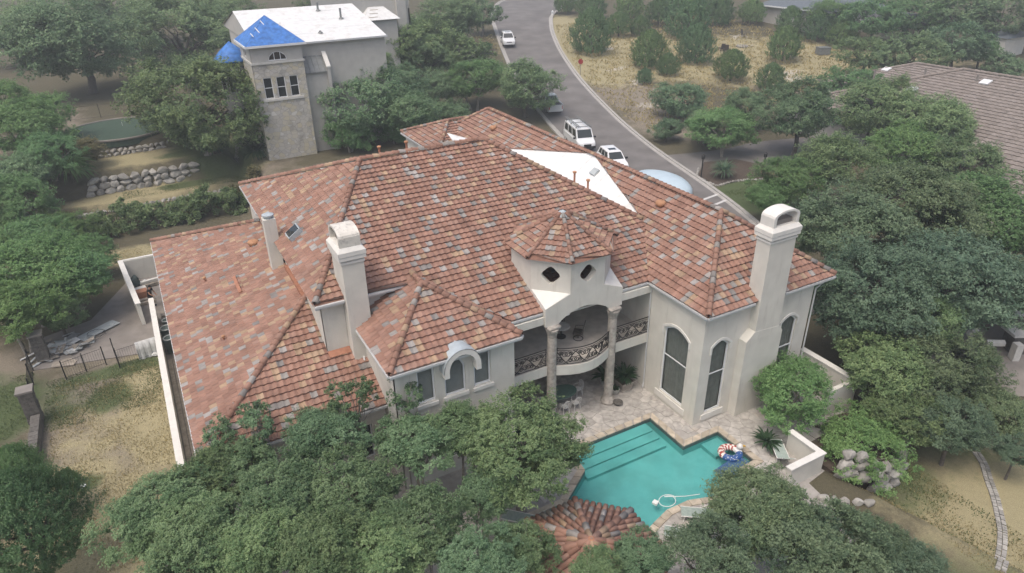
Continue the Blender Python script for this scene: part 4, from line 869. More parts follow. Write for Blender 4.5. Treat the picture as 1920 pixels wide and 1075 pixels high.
make_proto('dry0', 'oak', M['leaf_dry'], -.9, **far, stems=2)
COUNT = {}
def tree(key, c, label, h, name="oak_tree", cat="tree", group=None, sz=1.0):
    """c = (x, y, ground z, crown radius); h = height of the crown centre above ground"""
    ks = [k for k in PROTO if k.rstrip('0123456789') == key]; i = COUNT.get(key, 0); COUNT[key] = i+1; cr, tr = PROTO[ks[i % len(ks)]]
    x, y, z, r = c; t = thing(name, label, cat, (x, y, z), group); rot = random.uniform(0, 6.28)
    o = bpy.data.objects.new("crown", cr); col.objects.link(o); local(o, t); o.location = (0, 0, h); o.scale = (r*random.uniform(.95, 1.08), r*random.uniform(.95, 1.08), r*sz); o.rotation_euler = (0, 0, rot)
    w = bpy.data.objects.new("trunk", tr); col.objects.link(w); local(w, t); zb = min(v.co.z for v in tr.vertices) if (tr.name not in BZ) else BZ[tr.name]; BZ[tr.name] = zb
    w.scale = (r, r, (h+.1)/-zb); w.location = (0, 0, h); w.rotation_euler = (0, 0, rot); return t
BZ = {}
G1 = "live oaks in front of the house"
FG = [
 ((-2.88,24.45,0,2.14), 4.4, 'oakN', "leftmost oak of the row in front of the house, beside the dry lawn"),
 ((-0.87,25.6,0,1.59), 4.2, 'oakN', "small oak touching the bottom corner of the low tiled roof"),
 ((-1,21.21,0,2.22), 4.6, 'oakN', "broad oak at the bottom edge, left of the centre"),
 ((1.46,22.52,0,2.07), 4.8, 'oakN', "oak in front of the low roof's front eave"),
 ((4.23,25.58,0,1.79), 4.6, 'oakN', "oak whose crown overlaps the tiles of the low roof above its front window"),
 ((4.11,21.59,0,1.95), 4.6, 'oakN', "oak in the middle of the row below the low roof"),
 ((7.47,23.41,0,1.73), 4.2, 'oakN', "oak under the leftmost wing window"),
 ((9.61,23.17,0,1.67), 4.2, 'oakN', "oak right below the wing's centre window with the arched hood"),
 ((11.92,21.02,0,2.84), 4.2, 'oakN', "oak reaching over the left end of the pool"),
 ((5.83,18.42,0,1.98), 4.4, 'oakN', "oak at the bottom edge below the wing"),
 ((2.01,18.9,0,2.05), 4.8, 'oakN', "oak on the bottom edge between the two broad foreground oaks"),
 ((7.09,15.67,0,1.59), 4.6, 'oakN', "oak at the bottom edge just left of the round tiled gazebo roof"),
 ((-1.95,22.64,0,1.94), 4.6, 'oakN', "oak filling the left end of the foreground row behind the leftmost one"), ((0.13,20.48,0,1.87), 4.7, 'oakN', "oak on the bottom edge right of the broad left oak"), ((0.57,25.6,0,1.43), 4.3, 'oakN', "oak just right of the one at the low roof's corner"), ((3.9,18.01,0,1.75), 4.6, 'oakN', "oak at the bottom edge in the middle of the row"),
 ((9.18,19.92,0,1.44), 3.4, 'oakN', "low oak left of the sage lounger and spa"),
 ((12.77,13.66,0,1.08), 3.9, 'oakN', "small oak at the right edge of the gazebo roof"),
 ((8.92,16.2,0,1.34), 4.0, 'oakN', "small oak over the left edge of the gazebo roof"),
 ((10.42,13.62,0,1.11), 4.3, 'oakN', "small oak at the bottom edge in front of the gazebo roof"),
 ((15.34,12.75,0,1.89), 3.2, 'blueM', "grey green oak on the bottom edge below the pool loungers"),
 ((18.78,13.56,0,2.36), 3.0, 'blueM', "grey green oak beside the pool's right corner and the splayed garden wall"),
 ((19.8,10.77,0,2.41), 2.8, 'blueM', "grey green oak at the bottom edge below the boulder bed"),
 ((19.36,12.08,0,1.9), 2.8, 'blueM', "grey green oak just below the splayed garden wall"), ((21.78,10.49,0,1.68), 2.4, 'blueM', "grey green oak at the upper edge of the bottom right clump"),
 ((22.15,9.16,0,1.78), 2.2, 'blueM', "low grey green oak at the bottom edge on the right lawn"),
]
for c, h, k, lb in FG: tree(k, c, lb, h, group=G1)
SPR = [((-0.15,27.67,0,0.81), 4.9, "thin top shoot of oak over the low roof's corner hip"), ((1.67,26.97,0,1.01), 5.2, "young oak top standing against the low roof's front slope"), ((7.86,25.3,0,0.84), 5.6, "slender young oak rising beside the leftmost wing window"), ((5.58,25.91,0,1.08), 5.6, "young oak top in front of the low roof beside the wing wall")]
for c, h, lb in SPR: tree('spr', c, lb, h, "young_oak", sz=1.35, group=G1)
RT = [
 ((28.15,19.57,-1.3,2.35), 3.1, 'lightM', "airy light green tree in front of the tall chimney", "crape_myrtle"),
 ((29.23,16.14,-1.3,2.4), 1.6, 'lightM', "rounded light green shrub on the boulder bed", "large_shrub"),
 ((32.59,15.92,-1.3,2.14), 2.4, 'oakM', "oak above the right end of the boulder bed", "oak_tree"),
 ((41.35,27.36,0,4.14), 5.6, 'blueM', "grey green oak right behind the tall chimney", "oak_tree"),
 ((47.82,27.51,0,4.8), 6.0, 'blueM', "large grey green oak below the brown roof", "oak_tree"),
 ((36.97,21.77,-0.99,4.37), 5.4, 'blueM', "large grey green oak beside the bay block's right corner", "oak_tree"),
 ((42.89,21.19,-1.2,4.81), 5.2, 'blueM', "large grey green oak left of the limestone wall caps", "oak_tree"),
 ((34.37,18.58,-1.3,3.04), 3.4, 'oakM', "oak over the cream side wall", "oak_tree"),
 ((36.78,16.88,-1.3,3.23), 3.2, 'blueM', "dark oak between the side wall and the limestone caps", "oak_tree"),
 ((53.64,24.02,-0.05,4.63), 5.0, 'lightM', "light green tree at the right edge below the brown roof", "oak_tree"),
 ((48.7,20.21,-1.3,3.03), 4.0, 'blueM', "oak at the right edge above the limestone caps", "oak_tree"),
 ((33.83,13.96,-1.3,1.93), 2.6, 'blueM', "small oak over the top end of the stone edging", "oak_tree"),
 ((37.54,13.97,-1.3,1.82), 2.2, 'blueM', "low oak in front of the limestone caps", "oak_tree"),
 ((35.64,11.62,-1.3,1.1), 1.8, 'blueM', "little oak at the right edge of the lower lawn", "oak_tree"),
 ((38.49,19.77,-1.3,2.73), 4.2, 'oakM', "oak in the middle of the right hand grove", "oak_tree"),
]
for c, h, k, lb, nm in RT: tree(k, c, lb, h, nm, "shrub" if 'shrub' in nm else "tree", "trees right of the house")
UR = [
 ((65.72,72.31,0.66,3.79), 2.4, 'oakM', "bushy oak at the field edge beside the street bend"), ((60.13,58.02,0,3.87), 3.2, 'lightM', "slender leaning tree in the kerbside bed"),
 ((58.7,66.54,0.07,2.17), 1.4, 'oakM', "dark shrub at the corner of the side drive"), ((67.26,53.69,0,5.18), 4.6, 'oakM', "dark oak above the kerbside bed"),
 ((75.93,50.48,0,5.37), 5.0, 'oakM', "broad dark oak left of the brown roof"), ((76.31,44.37,0,5.19), 4.6, 'oakM', "dark oak in front of the brown roof"),
 ((65.39,39.54,0,4.32), 4.0, 'lightM', "light green tree in front of the dark oaks below the brown roof"), ((52.54,41.92,0,3.11), 3.4, 'lightM', "light green tree left of the tall chimney's cap"),
 ((56.49,40.58,0,3.77), 4.4, 'oakM', "dark oak right above the tall chimney"), ((67.11,34.78,0,3.73), 4.2, 'oakM', "oak at the lower corner of the brown roof"),
 ((49.14,41.1,0,1.86), 2.2, 'lightM', "light green shrub on the green verge by the crossing"), ((101.87,71.14,2.58,4.31), 3.4, 'oakF', "rounded tree at the field's right end"),
 ((88.48,63.76,1.04,3.58), 3.6, 'lightF', "pale tree in front of the field's right end"), ((103.85,65.83,2.14,4.98), 4.0, 'oakF', "tree behind the brown roof's left ridge"), ((113.58,64.7,2.57,5.12), 4.4, 'oakF', "tree behind the brown roof's tall ridge"),
 ((115.48,89.26,5.27,4.47), 4.0, 'lightF', "tree right of the blue grey roof"), ((117.97,82.39,4.69,5.44), 4.6, 'lightF', "pale tree on the far right skyline, left one of three"), ((124.11,78.5,4.63,5.42), 4.6, 'lightF', "pale tree on the far right skyline, middle one of three"),
 ((129.41,74.29,4.49,5.73), 5.2, 'oakF', "dark tree on the far right skyline, right one of three"), ((131.93,68.41,4.01,5.58), 5.2, 'oakF', "dark tree in the top right corner"), ((116.39,58.33,2.06,3.22), 2.4, 'oakF', "tree at the right edge behind the brown roof"), ((118.55,63.32,2.71,3.34), 3.6, 'lightF', "round pale tree below the top right corner"),
 ((61.6,62.62,0.02,2.64), 2.6, 'oakM', "low tree between the side drive and the field"), ((70.82,65.09,0.31,3.23), 2.6, 'oakM', "tree at the lower end of the field"), ((74.24,33.04,0,1.99), 2.4, 'oakM', "tree at the right edge in front of the brown eave"),
 ((67.85,37.77,0,3.15), 3.8, 'lightM', "yellow green tree right of the brown roof's skylight"),
]
for c, h, k, lb in UR: tree(k, c, lb, h, group="trees beyond the street on the right")
JN = [((73.45,105.03,4.54,3.95), "wide juniper nearest the street bend"), ((83.84,110.98,5.75,2.72), "juniper behind the wide one at the street bend"), ((77.04,93.2,3.5,3.18), "tall juniper in the middle of the field"), ((76.89,88.24,2.96,1.97), "small juniper right of the tall field juniper"),
 ((71.25,86.9,2.5,1.33), "smallest juniper by the pale rock"), ((85.02,90.9,3.71,3.4), "juniper left of the field chairs"), ((83.58,81.02,2.58,2.84), "juniper below the field chairs"), ((85.17,74.37,1.97,2.41), "juniper at the lower right of the field"), ((98.25,84.12,3.75,3.23), "big round juniper right of the fire ring"),
 ((94.52,103.96,5.63,4.38), "tall juniper group at the field's far side"), ((95.79,113.96,6.57,3.18), "juniper at the far side behind the tall one"), ((95.11,122.57,7.07,3.21), "juniper on the far verge at the top"), ((88.7,126.84,7.11,3.23), "juniper at the top near the street"), ((105.8,107.42,6.48,3.05), "juniper left of the blue grey roof"),
 ((111.75,104.76,6.52,2.85), "juniper right below the blue grey roof"), ((112.07,95.56,5.74,2.71), "juniper beside the field's far edge"), ((112.47,89.07,5.08,2.91), "juniper above the dark box"), ((113.22,84.45,4.64,2.65), "juniper at the field's far right corner"), ((108.43,124.01,7.4,2.9), "juniper at the top edge above the field"), ((111.4,118.1,7.26,3.06), "juniper at the top edge beside the blue grey roof"),
 ((87.73,135.6,7.41,2.79), "juniper at the top edge near the street"), ((87.55,109.24,5.78,2.02), "small juniper in front of the far side row")]
for c, lb in JN: tree('jun', c, lb, c[3]*.8, "juniper_bush", "juniper", "junipers in the dry field", sz=random.uniform(.75, 1.1))
LF = [
 ((-4.29,112.92,5.1,9.68), 6.0, 'oakM', "big spreading oak above the putting green"), ((9.27,125.51,3.04,9.27), 6.5, 'oakM', "tall oak left of the blue tarped roof"), ((6.67,79.52,3.6,7.75), 4.6, 'oakM', "oak in front of the stone tower's left side"),
 ((-12.95,142.49,5.1,7.38), 5.5, 'oakM', "oak in the top left corner"), ((2.88,150.04,5.26,8.17), 6.5, 'oakM', "oak at the top edge left of the tower"), ((17.26,134.26,4.42,6.41), 6.5, 'oakM', "oak beside the white roof's left end"),
 ((-10.19,83.31,3.74,4.27), 3.2, 'lightM', "light green thicket tree at the left edge"), ((-8.43,78.44,3.43,2.98), 2.6, 'lightM', "light green thicket tree beside the putting green"), ((-5.48,80.63,3.64,2.16), 1.6, 'dry', "straw coloured shrub below the putting green"),
 ((-10.71,70.6,0.19,3.74), 3.4, 'lightM', "light green tree left of the boulder terraces"), ((-9.06,53.6,0,3.89), 3.8, 'lightM', "large light green tree at the left edge of the side yard"), ((-6.69,53.57,0,2.97), 3.0, 'lightM', "light green tree beside the side yard wall"),
 ((-10.9,76.93,1.53,3.51), 3.2, 'oakM', "dark tree in the left thicket"), ((-7.83,67.4,0,2.23), 2.0, 'lightM', "leafy shrub at the end of the hedge"),
 ((-11.54,89.61,5.1,3.71), 3.4, 'lightM', "tree at the left edge beside the bare slope"), ((-8.44,87.79,5.08,3.04), 3.0, 'lightM', "light green tree left of the putting green"), ((-9.01,61.89,0,2.79), 3.0, 'lightM', "light green tree between the terraces and the side yard"), ((-10.01,49.8,0,2.63), 3.4, 'lightM', "tree cut by the left edge beside the side yard"), ((-5.51,60.08,0,1.88), 2.2, 'lightM', "shrub by the near end of the hedge"), ((-7.92,52.44,0,2.95), 3.2, 'lightM', "light green tree above the metal sheet"),
 ((-7.79,50.92,0,1.9), 1.8, 'oakM', "dark shrub above the debris pile"), ((-11.17,62.02,0,2.5), 3.0, 'lightM', "tree cut by the left edge above the side yard"),
]
for c, h, k, lb in LF: tree(k, c, lb, h, "oak_tree" if k != 'dry' else "dry_shrub", "tree" if k != 'dry' else "shrub", group="trees on the left slope")
BK = [
 ((22.48,74.93,3.5,5.78), 3.6, 'oakM', "oak right of the stone tower"), ((26.7,71.35,3.5,3.85), 3.2, 'oakM', "oak behind the main roof's ridge"), ((19.48,71.89,3.5,2.62), 1.6, 'lightM', "shrub at the tower's foot behind the roof"), ((27.92,87.58,3.45,2.71), 5.6, 'oakM', "narrow tree in front of the neighbour's blank wall"),
 ((39.13,102.26,2.29,6.42), 6.4, 'oakM', "oak at the right end of the white roof"), ((51.92,117.86,4.66,6.72), 5.4, 'oakM', "oak left of the street at the top"), ((44.87,100.57,2.44,5.06), 4.8, 'oakF', "oak left of the white car far up the street"), ((43.42,90.41,1.28,4.4), 3.6, 'lightM', "light green oak left of the pickup"),
 ((48.22,84.29,0.91,5.03), 3.6, 'oakM', "dark oak overhanging the pickup"), ((33.77,77.5,1.64,3.27), 2.2, 'oakM', "oak behind the small front roof"), ((62.32,125.09,5.99,3.85), 3.6, 'oakF', "oak leaning over the street kerb"), ((38.46,92.38,1.21,3.94), 3.0, 'oakM', "oak behind the neighbour's wall towards the street"),
 ((38.14,108.35,2.87,4.32), 7.5, 'oakF', "oak in front of the hip roof at the top edge"), ((40.56,100.8,2.21,4.82), 5.0, 'oakM', "oak between the white roof and the street"), ((29.31,83.16,3.21,3.83), 4.0, 'oakM', "oak against the neighbour's blank wall"),
 ((24.71,72.34,3.5,2.24), 1.2, 'lightM', "low shrub behind the vent stacks"), ((34.57,139.79,5.96,3), 6.5, 'oakF', "treetop behind the white roof"), ((57.26,114.29,4.59,1.32), 1.0, 'lightM', "small round shrub by the far white car")]
for c, h, k, lb in BK: tree(k, c, lb, h, group="trees between the houses and the street")
tree('junN', (-7.72,27.44,0,2.57), "dark juniper in the bottom left corner", 3.6, "juniper_bush", "juniper"); tree('junN', (-8.41,31.47,0,1.49), "dark juniper at the left edge above the corner one", 3.4, "juniper_bush", "juniper"); tree('junN', (-6.97,32.23,0,0.72), "small juniper beside the stone pillars", 1.6, "juniper_bush", "juniper")

# ---------------------------------------------------------------- neighbour house with the stone tower
nb = thing("tower_house", "grey beige house with stone tower, white roof membrane and blue tarps", "house", (16, 76, 3.5))
ns = M['neigh_stucco']
T0 = (11.2, 73.3)
tw = [arch_poly(.75+i*1.28, 1.62+i*1.28, 9.75, 11.8, 0) for i in range(3)]
wall(nb, "tower_wall", T0, X, 5.0, 2.5, 13.1, tw, M['rubble'], .25)
for i in range(3): window(nb, T0, X, tw[i], [((.75+i*1.28, 10.8), (1.62+i*1.28, 10.8))], .12, .07, 'dark')
mb = MB(); mb.box(11.7, 15.7, 73.18, 73.3, 9.5, 9.72); mb.build("window_sill", M['limestone'], nb)
wall(nb, "tower_wall", (11.2, 79.2), mY, 5.895, 2.5, 13.1, [], M['rubble'], .2); wall(nb, "tower_wall", (16.2, 73.305), Y, 3, 2.5, 13.1, [], M['rubble'], .2)
ha = [(1.6, 13.38), (3.4, 13.38)]+[(2.5+.9*math.cos(math.pi*i/12), 13.38+.85*math.sin(math.pi*i/12)) for i in range(1, 12)]
wall(nb, "tower_top", (11.22, 73.32), X, 4.96, 13.28, 14.85, [ha], ns, .2); window(nb, (11.22, 73.32), X, ha, [((2.2, 13.4), (2.2, 14.1)), ((2.8, 13.4), (2.8, 14.1))], .1, .07, 'dark')
wall(nb, "tower_top", (11.22, 79.2), mY, 5.87, 13.28, 14.85, [arch_poly(2, 3.2, 13.5, 14.4, 0)], ns, .2); window(nb, (11.22, 79.2), mY, arch_poly(2, 3.2, 13.5, 14.4, 0), [], .1, .07, 'dark'); wall(nb, "tower_top", (16.18, 73.33), Y, 2.5, 13.28, 14.85, [], ns, .2)
mb = MB(); mb.box(11.1, 16.3, 73.2, 79.2, 13.1, 13.28); mb.build("stone_ledge", M['limestone'], nb)
mb = MB(); e = .35; q = [(11.2-e, 73.3-e, 14.88), (16.2+e, 73.3-e, 14.88), (16.2+e, 79.2, 14.88), (11.2-e, 79.2, 14.88)]; pk = (13.7, 76.4, 17.25)
nseg = 8; rr = random.Random(5)
def tarp_face(a, b, c):
    a, b, c = Vector(a), Vector(b), Vector(c); nn = (b-a).cross(c-a).normalized(); v = []; ix = {}; f = []
    for i in range(nseg+1):
        for j in range(nseg+1-i):
            p = a+(b-a)*(i/nseg)+(c-a)*(j/nseg); edge = i == 0 or j == 0 or i+j == nseg; ix[i, j] = len(v); v.append(p+nn*(.04+(0 if edge else rr.uniform(-.03, .05))))
    for i in range(nseg):
        for j in range(nseg-i):
            f.append((ix[i, j], ix[i+1, j], ix[i, j+1]))
            if i+j < nseg-1: f.append((ix[i+1, j], ix[i+1, j+1], ix[i, j+1]))
    mb.add(v, f)
for i in range(4): tarp_face(q[i], q[(i+1) % 4], pk)
tr_ = mb.build("tower_tarp", M['tarp'], nb, True)
for a, b in (((12.6, 74.3), (12.35, 74.95)), ((13.3, 75.2), (13.1, 75.7)), ((14.7, 75.0), (14.95, 75.35)), ((11.9, 73.9), (11.75, 74.3))):
    z = lambda p: 14.88+(17.25-14.88)*(p[1]-72.95)/(76.4-72.95)+.1
    m_ = MB(); m_.tube([(a[0], a[1], z(a)), (b[0], b[1], z(b))], .05, 4); m_.build("batten", M['white_iron'], tr_)
mb = MB(); mb.box(10.75, 16.65, 72.86, 72.98, 14.7, 14.9); mb.box(10.74, 10.86, 72.98, 79.2, 14.7, 14.9); mb.build("fascia", M['frame'], nb)
# main block with white membrane roof
wall(nb, "block_wall", (16.25, 75.2), X, 9.3, 1.0, 14.55, [], ns, .2); wall(nb, "block_wall", (25.55, 75.205), Y, 20, 1.0, 14.4, [], ns, .2)
wall(nb, "block_wall", (12.2, 92), mY, 13, 4, 14.4, [], ns, .2)
mb = MB(); mb.quad((11.9, 74.9, 14.6), (25.75, 74.9, 14.6), (25.4, 85.2, 17.02), (12.0, 85.2, 17.02)); mb.quad((25.4, 85.2, 17.02), (25.75, 95.5, 14.6), (11.9, 95.5, 14.6), (12.0, 85.2, 17.02)); mb.build("white_roof", M['white_roof'], nb)
mb = MB(); mb.add([(25.5, 75.2, 14.5), (25.5, 95.4, 14.5), (25.42, 85.2, 16.95)], [(0, 1, 2)]); mb.build("gable", ns, nb); mb = MB(); mb.add([(12.1, 75.2, 14.5), (12.1, 95.4, 14.5), (12.1, 85.2, 16.95)], [(2, 1, 0)]); mb.build("gable", ns, nb)
mb = MB(); mb.box(16.66, 25.8, 74.76, 74.9, 14.45, 14.62); mb.build("gutter", M['gutter'], nb)
for x, y, h in ((20.9, 83.5, .9), (22.6, 80.6, 1.1), (19.2, 77, .25)):
    mb = MB(); zz = 14.6+(y-74.9)*.235; mb.tube([(x, y, zz-.2), (x, y, zz+h)], .12, 8); o = mb.build("vent_stack", M['metal_roof'], nb); mb = MB(); mb.lathe((x, y, zz), [(.3, 0), (.15, .15)], 8); mb.build("vent_collar", M['metal_roof'], o)
for y, x0, x1 in ((78.2, 20, 24.5), (80.8, 17.5, 23), (83.4, 20.5, 24), (77.1, 16.5, 18.5)):
    mb = MB(); zz = 14.6+(y-74.9)*.235+.006; mb.quad((x0, y, zz), (x1, y+.02, zz), (x1, y+.07, zz+.012), (x0, y+.06, zz+.012)); mb.build("seam", M['sheet'], nb)
# lean-to with metal roof
mb = MB(); mb.box(16.22, 18.75, 74.1, 75.19, 2, 11.7); mb.build("lean_to_wall", ns, nb)
mb = MB(); mb.add([(16.2, 73.9, 11.75), (18.6, 73.9, 11.75), (18.6, 75.2, 13.2), (16.2, 75.2, 13.2), (16.2, 73.9, 11.63), (18.6, 73.9, 11.63)], [(0, 1, 2, 3), (4, 5, 1, 0)]); lt = mb.build("lean_to_roof", M['metal_roof'], nb)
for i in range(5): mb = MB(); x = 16.35+i*.52; mb.tube([(x, 73.9, 11.77), (x, 75.19, 13.21)], .025, 4); mb.build("rib", M['metal_roof'], lt)
mb = MB(); mb.prism([(18.6, 73.85), (18.95, 73.85), (18.95, 75.19), (18.6, 75.19)], 2, [12.1, 12.1, 13.45, 13.45]); mb.build("lean_to_parapet", ns, nb); mb = MB(); mb.prism([(18.55, 73.8), (19.0, 73.8), (19.0, 75.18), (18.55, 75.18)], [12.11, 12.11, 13.46, 13.46], [12.22, 12.22, 13.57, 13.57]); mb.build("coping", M['trim'], nb)
# round bay with tarped conical roof
mb = MB(); mb.lathe((10.4, 80.3, 4), [(1.55, 0), (1.55, 8.7)], 14); o = mb.build("round_bay", ns, nb, True); mb = MB(); mb.lathe((10.4, 80.3, 12.7), [(1.95, 0), (1.95, .15), (1.2, .95), (.03, 1.9)], 14); mb.build("bay_tarp", M['tarp'], o, True)
for t in (-2.6, -2.0, -1.4):
    c_ = Vector((10.4+1.56*math.cos(t), 80.3+1.56*math.sin(t), 10.8)); tt = Vector((-math.sin(t), math.cos(t), 0)); mb = MB(); mb.obox(c_, tt*.34, Vector((0, 0, 1.2)), Vector((math.cos(t), math.sin(t), 0))*.03); o2 = mb.build("bay_window", M['frame'], o); mb = MB(); mb.obox(c_+Vector((math.cos(t), math.sin(t), 0))*.035, tt*.26, Vector((0, 0, 1.1)), Vector((math.cos(t), math.sin(t), 0))*.01); mb.build("pane", M['dark_glass'], o2)
# the house behind it at the top edge
nc = thing("rear_house", "pale house with partly stripped white hip roof at the top edge", "house", (34, 106, 5))
hw = [arch_poly(1.0+k*2.6, 2.2+k*2.6, 11.8, 14.2, 0) for k in range(4)]
wall(nc, "house_wall", (24.5, 101), X, 14, 3, 16.5, hw, ns, .2)
for h_ in hw: window(nc, (24.5, 101), X, h_, [((h_[0][0], 13), (h_[1][0], 13)), (((h_[0][0]+h_[1][0])/2, 11.8), ((h_[0][0]+h_[1][0])/2, 14.2))], .1, .08, 'dark')
wall(nc, "house_wall", (38.5, 101), Y, 12, 3, 14.4, [], ns, .2)
mb = MB(); c0 = Vector((35.2, 97.5)); h0, h1 = Vector((30.79,98.43,13.4)), Vector((36.08,99.03,13.4)); hp = [tuple(h0), (h1.x, h0.y, 13.4), (h1.x, h0.y+9, 13.4), (h0.x, h0.y+9, 13.4)]; ap = ((h0.x+h1.x)/2, h0.y+4.5, 16.0); mb.add(hp+[ap], [(0, 1, 4), (1, 2, 4), (2, 3, 4), (3, 0, 4)]); mb.build("hip_roof", M['white_roof'], nc)
mb = MB(); mb.box(h0.x+.4, h1.x-.4, h0.y+.4, h0.y+8.6, 3, 13.35); mb.build("house_wing", ns, nc)
for k in range(5):
    y = h0.y+.5+k*.7; z = 13.4+(y-h0.y)*.578+.03; mb = MB(); mb.quad((h0.x+.9+k*.35, y, z), (h0.x+2.2+k*.3, y, z), (h0.x+2.2+k*.3, y+.12, z+.07), (h0.x+.9+k*.35, y+.12, z+.07)); mb.build("batten", M['wood'], nc)
mb = MB(); mb.box(h1.x+.3, h1.x+1.7, h0.y+2, h0.y+3.5, 4, 16.8); mb.build("chimney", ns, nc)
# ---------------------------------------------------------------- brown tiled house on the right
BCOL = [(.215, .185, .163), (.23, .198, .175), (.195, .168, .148), (.245, .212, .19)]
bh = thing("brown_roof_house", "house with long brown concrete tile hip roof on the right", "house", (90, 52, 0))
BT = TileJob(BCOL, [.3, .3, .2, .2]); bd = MB()
def brp(P0, u, v, pts):
    bd.add([Vector(p)-Vector((0, 0, .05)) for p in pts], [tuple(range(len(pts)))]); BT.field(P0, u, v, uv(P0, u, v, pts), .55, .62)
ze, zr = 3.6, 6.6
ax, ay = Vector((0, -1, 0)), Vector((1, 0, 0)); B0 = Vector((75, 63, 0))
def bp(s, t, z): p = B0+ax*s+ay*t; return (p.x, p.y, z)
W_, D_ = 52, 28
rz = 8.5
brp(bp(0, 0, ze), ax, ay+Vector((0, 0, (rz-ze)/14)), [bp(0, 0, ze), bp(W_, 0, ze), bp(W_-14, 14, rz), bp(14, 14, rz)])
brp(bp(0, D_, ze), -ay, ax+Vector((0, 0, (rz-ze)/14)), [bp(0, D_, ze), bp(0, 0, ze), bp(14, 14, rz)])
brp(bp(W_, D_, ze), -ax, -ay+Vector((0, 0, (rz-ze)/14)), [bp(W_, D_, ze), bp(0, D_, ze), bp(14, 14, rz), bp(W_-14, 14, rz)])
# left gabled wing
brp(bp(-7, 15, ze), ax, ay+Vector((0, 0, 2.9/9)), [bp(-7, 15, ze), bp(10, 15, ze), bp(10, 24, ze+2.9), bp(2, 24, ze+2.9)])
brp(bp(-7, 33, ze), -ay, ax+Vector((0, 0, 2.9/9)), [bp(-7, 33, ze), bp(-7, 15, ze), bp(2, 24, ze+2.9)])
brp(bp(10, 33, ze), -ax, -ay+Vector((0, 0, 2.9/9)), [bp(10, 33, ze), bp(-7, 33, ze), bp(2, 24, ze+2.9), bp(10, 24, ze+2.9)])
for a, b in ((bp(14, 14, rz), bp(W_-14, 14, rz)), (bp(0, 0, ze), bp(14, 14, rz)), (bp(W_, 0, ze), bp(W_-14, 14, rz)), (bp(0, D_, ze), bp(14, 14, rz)), (bp(-7, 15, ze), bp(2, 24, ze+2.9)), (bp(2, 24, ze+2.9), bp(10, 24, ze+2.9)), (bp(-7, 33, ze), bp(2, 24, ze+2.9))): BT.ridge(a, b, .2, .7)
br = bd.build("roof", M['felt'], bh); BT.finish(br, 0, 0, M['brown_tile'])
mb = MB(); mb.prism([bp(.7, .7, 0)[:2], bp(W_-.7, .7, 0)[:2], bp(W_-.7, D_-.7, 0)[:2], bp(.7, D_-.7, 0)[:2]], -2, ze-.05); mb.build("house_wall", ns, bh)
mb = MB(); mb.prism([bp(-6.3, 15.7, 0)[:2], bp(9, 15.7, 0)[:2], bp(9, 32, 0)[:2], bp(-6.3, 32, 0)[:2]], -2, ze-.06); mb.build("house_wall", ns, bh)
for s, t in ((12, 8), (18, 12), (27, 6), (-.5, 21)):
    k = (rz-ze)/14 if s > 0 else 2.9/9; z = ze+k*(t if s > 0 else t-15)+.2; c_ = Vector(bp(s, t, z)); mb = MB(); vv = (ay+Vector((0, 0, k))).normalized(); mb.obox(c_, ax*.5, vv*.5, ax.cross(vv)*.08); o = mb.build("skylight", M['frame'], br)
for s, t in ((6, 9), (11, 11.5), (17, 12)):
    mb = MB(); z = ze+(rz-ze)/14*t; p = bp(s, t, z); mb.tube([p, (p[0], p[1], p[2]+.9)], .12, 6); mb.build("vent_stack", M['brown_vent'] if 'brown_vent' in M else M['concrete'], br)
mb = MB(); mb.obox(Vector(bp(W_/2, -.1, ze-.12)), ax*(W_/2), ay*.08, Vector((0, 0, .1))); mb.build("gutter", M['gutter'], bh)
# small roof in front of it
bs = thing("small_brown_roof_shed", "small brown tiled roof at the right edge under the trees", "shed", (62, 30, 0)); bt = TileJob(BCOL, [.3, .3, .2, .2])
S0 = Vector((71.19,35.06,3)); a_ = ax; 
def sp_(s, t, z): p = S0+a_*s+ay*t; return (p.x, p.y, z)
pts = [sp_(0, -5, 3), sp_(12, -5, 3), sp_(12, 0, 4.8), sp_(0, 0, 4.8)]; mb = MB(); mb.add([Vector(p)-Vector((0, 0, .05)) for p in pts], [(0, 1, 2, 3)]); o = mb.build("roof", M['felt'], bs); bt.field(pts[0], a_, ay+Vector((0, 0, .36)), uv(pts[0], a_, ay+Vector((0, 0, .36)), pts), .55, .62); bt.finish(o, 0, 0, M['brown_tile'])
mb = MB(); mb.prism([sp_(.4, -4.6, 0)[:2], sp_(11.6, -4.6, 0)[:2], sp_(11.6, 4, 0)[:2], sp_(.4, 4, 0)[:2]], -2, 2.9); mb.build("wall", ns, bs)
# ---------------------------------------------------------------- far houses at the top right
gh = thing("blue_grey_roof_house", "house with blue grey shingle roof beyond the field at the top", "house", (122, 108, 6))
G0 = Vector((116.93,101.79,6.51)); gz0 = gz(G0.x, G0.y)+3.4
def gp(s, t, z): p = Vector((G0.x, G0.y, 0))+ax*s+ay*t; return (p.x, p.y, gz0+z)
mb = MB(); mb.add([gp(-5, -2, 0), gp(13, -2, 0), gp(13, 14, 0), gp(-5, 14, 0), gp(2, 6, 3.6), gp(6, 6, 3.6)], [(0, 1, 5, 4), (1, 2, 5), (2, 3, 4, 5), (3, 0, 4)]); mb.build("roof", M['grey_shingle'], gh)
mb = MB(); mb.prism([gp(-4.3, -1.3, 0)[:2], gp(12.3, -1.3, 0)[:2], gp(12.3, 13.3, 0)[:2], gp(-4.3, 13.3, 0)[:2]], gz0-4.5, gz0-.1); gw = mb.build("wall", ns, gh)
mb = MB(); mb.obox(Vector(gp(4, -2.05, -.12)), ax*9, ay*.06, Vector((0, 0, .12))); mb.build("gutter", M['frame'], gh)
for s in (8, 10.5): mb = MB(); mb.obox(Vector(gp(s, -1.33, -1.6)), ax*.6, ay*.03, Vector((0, 0, .8))); mb.build("window", M['dark_glass'], gh)
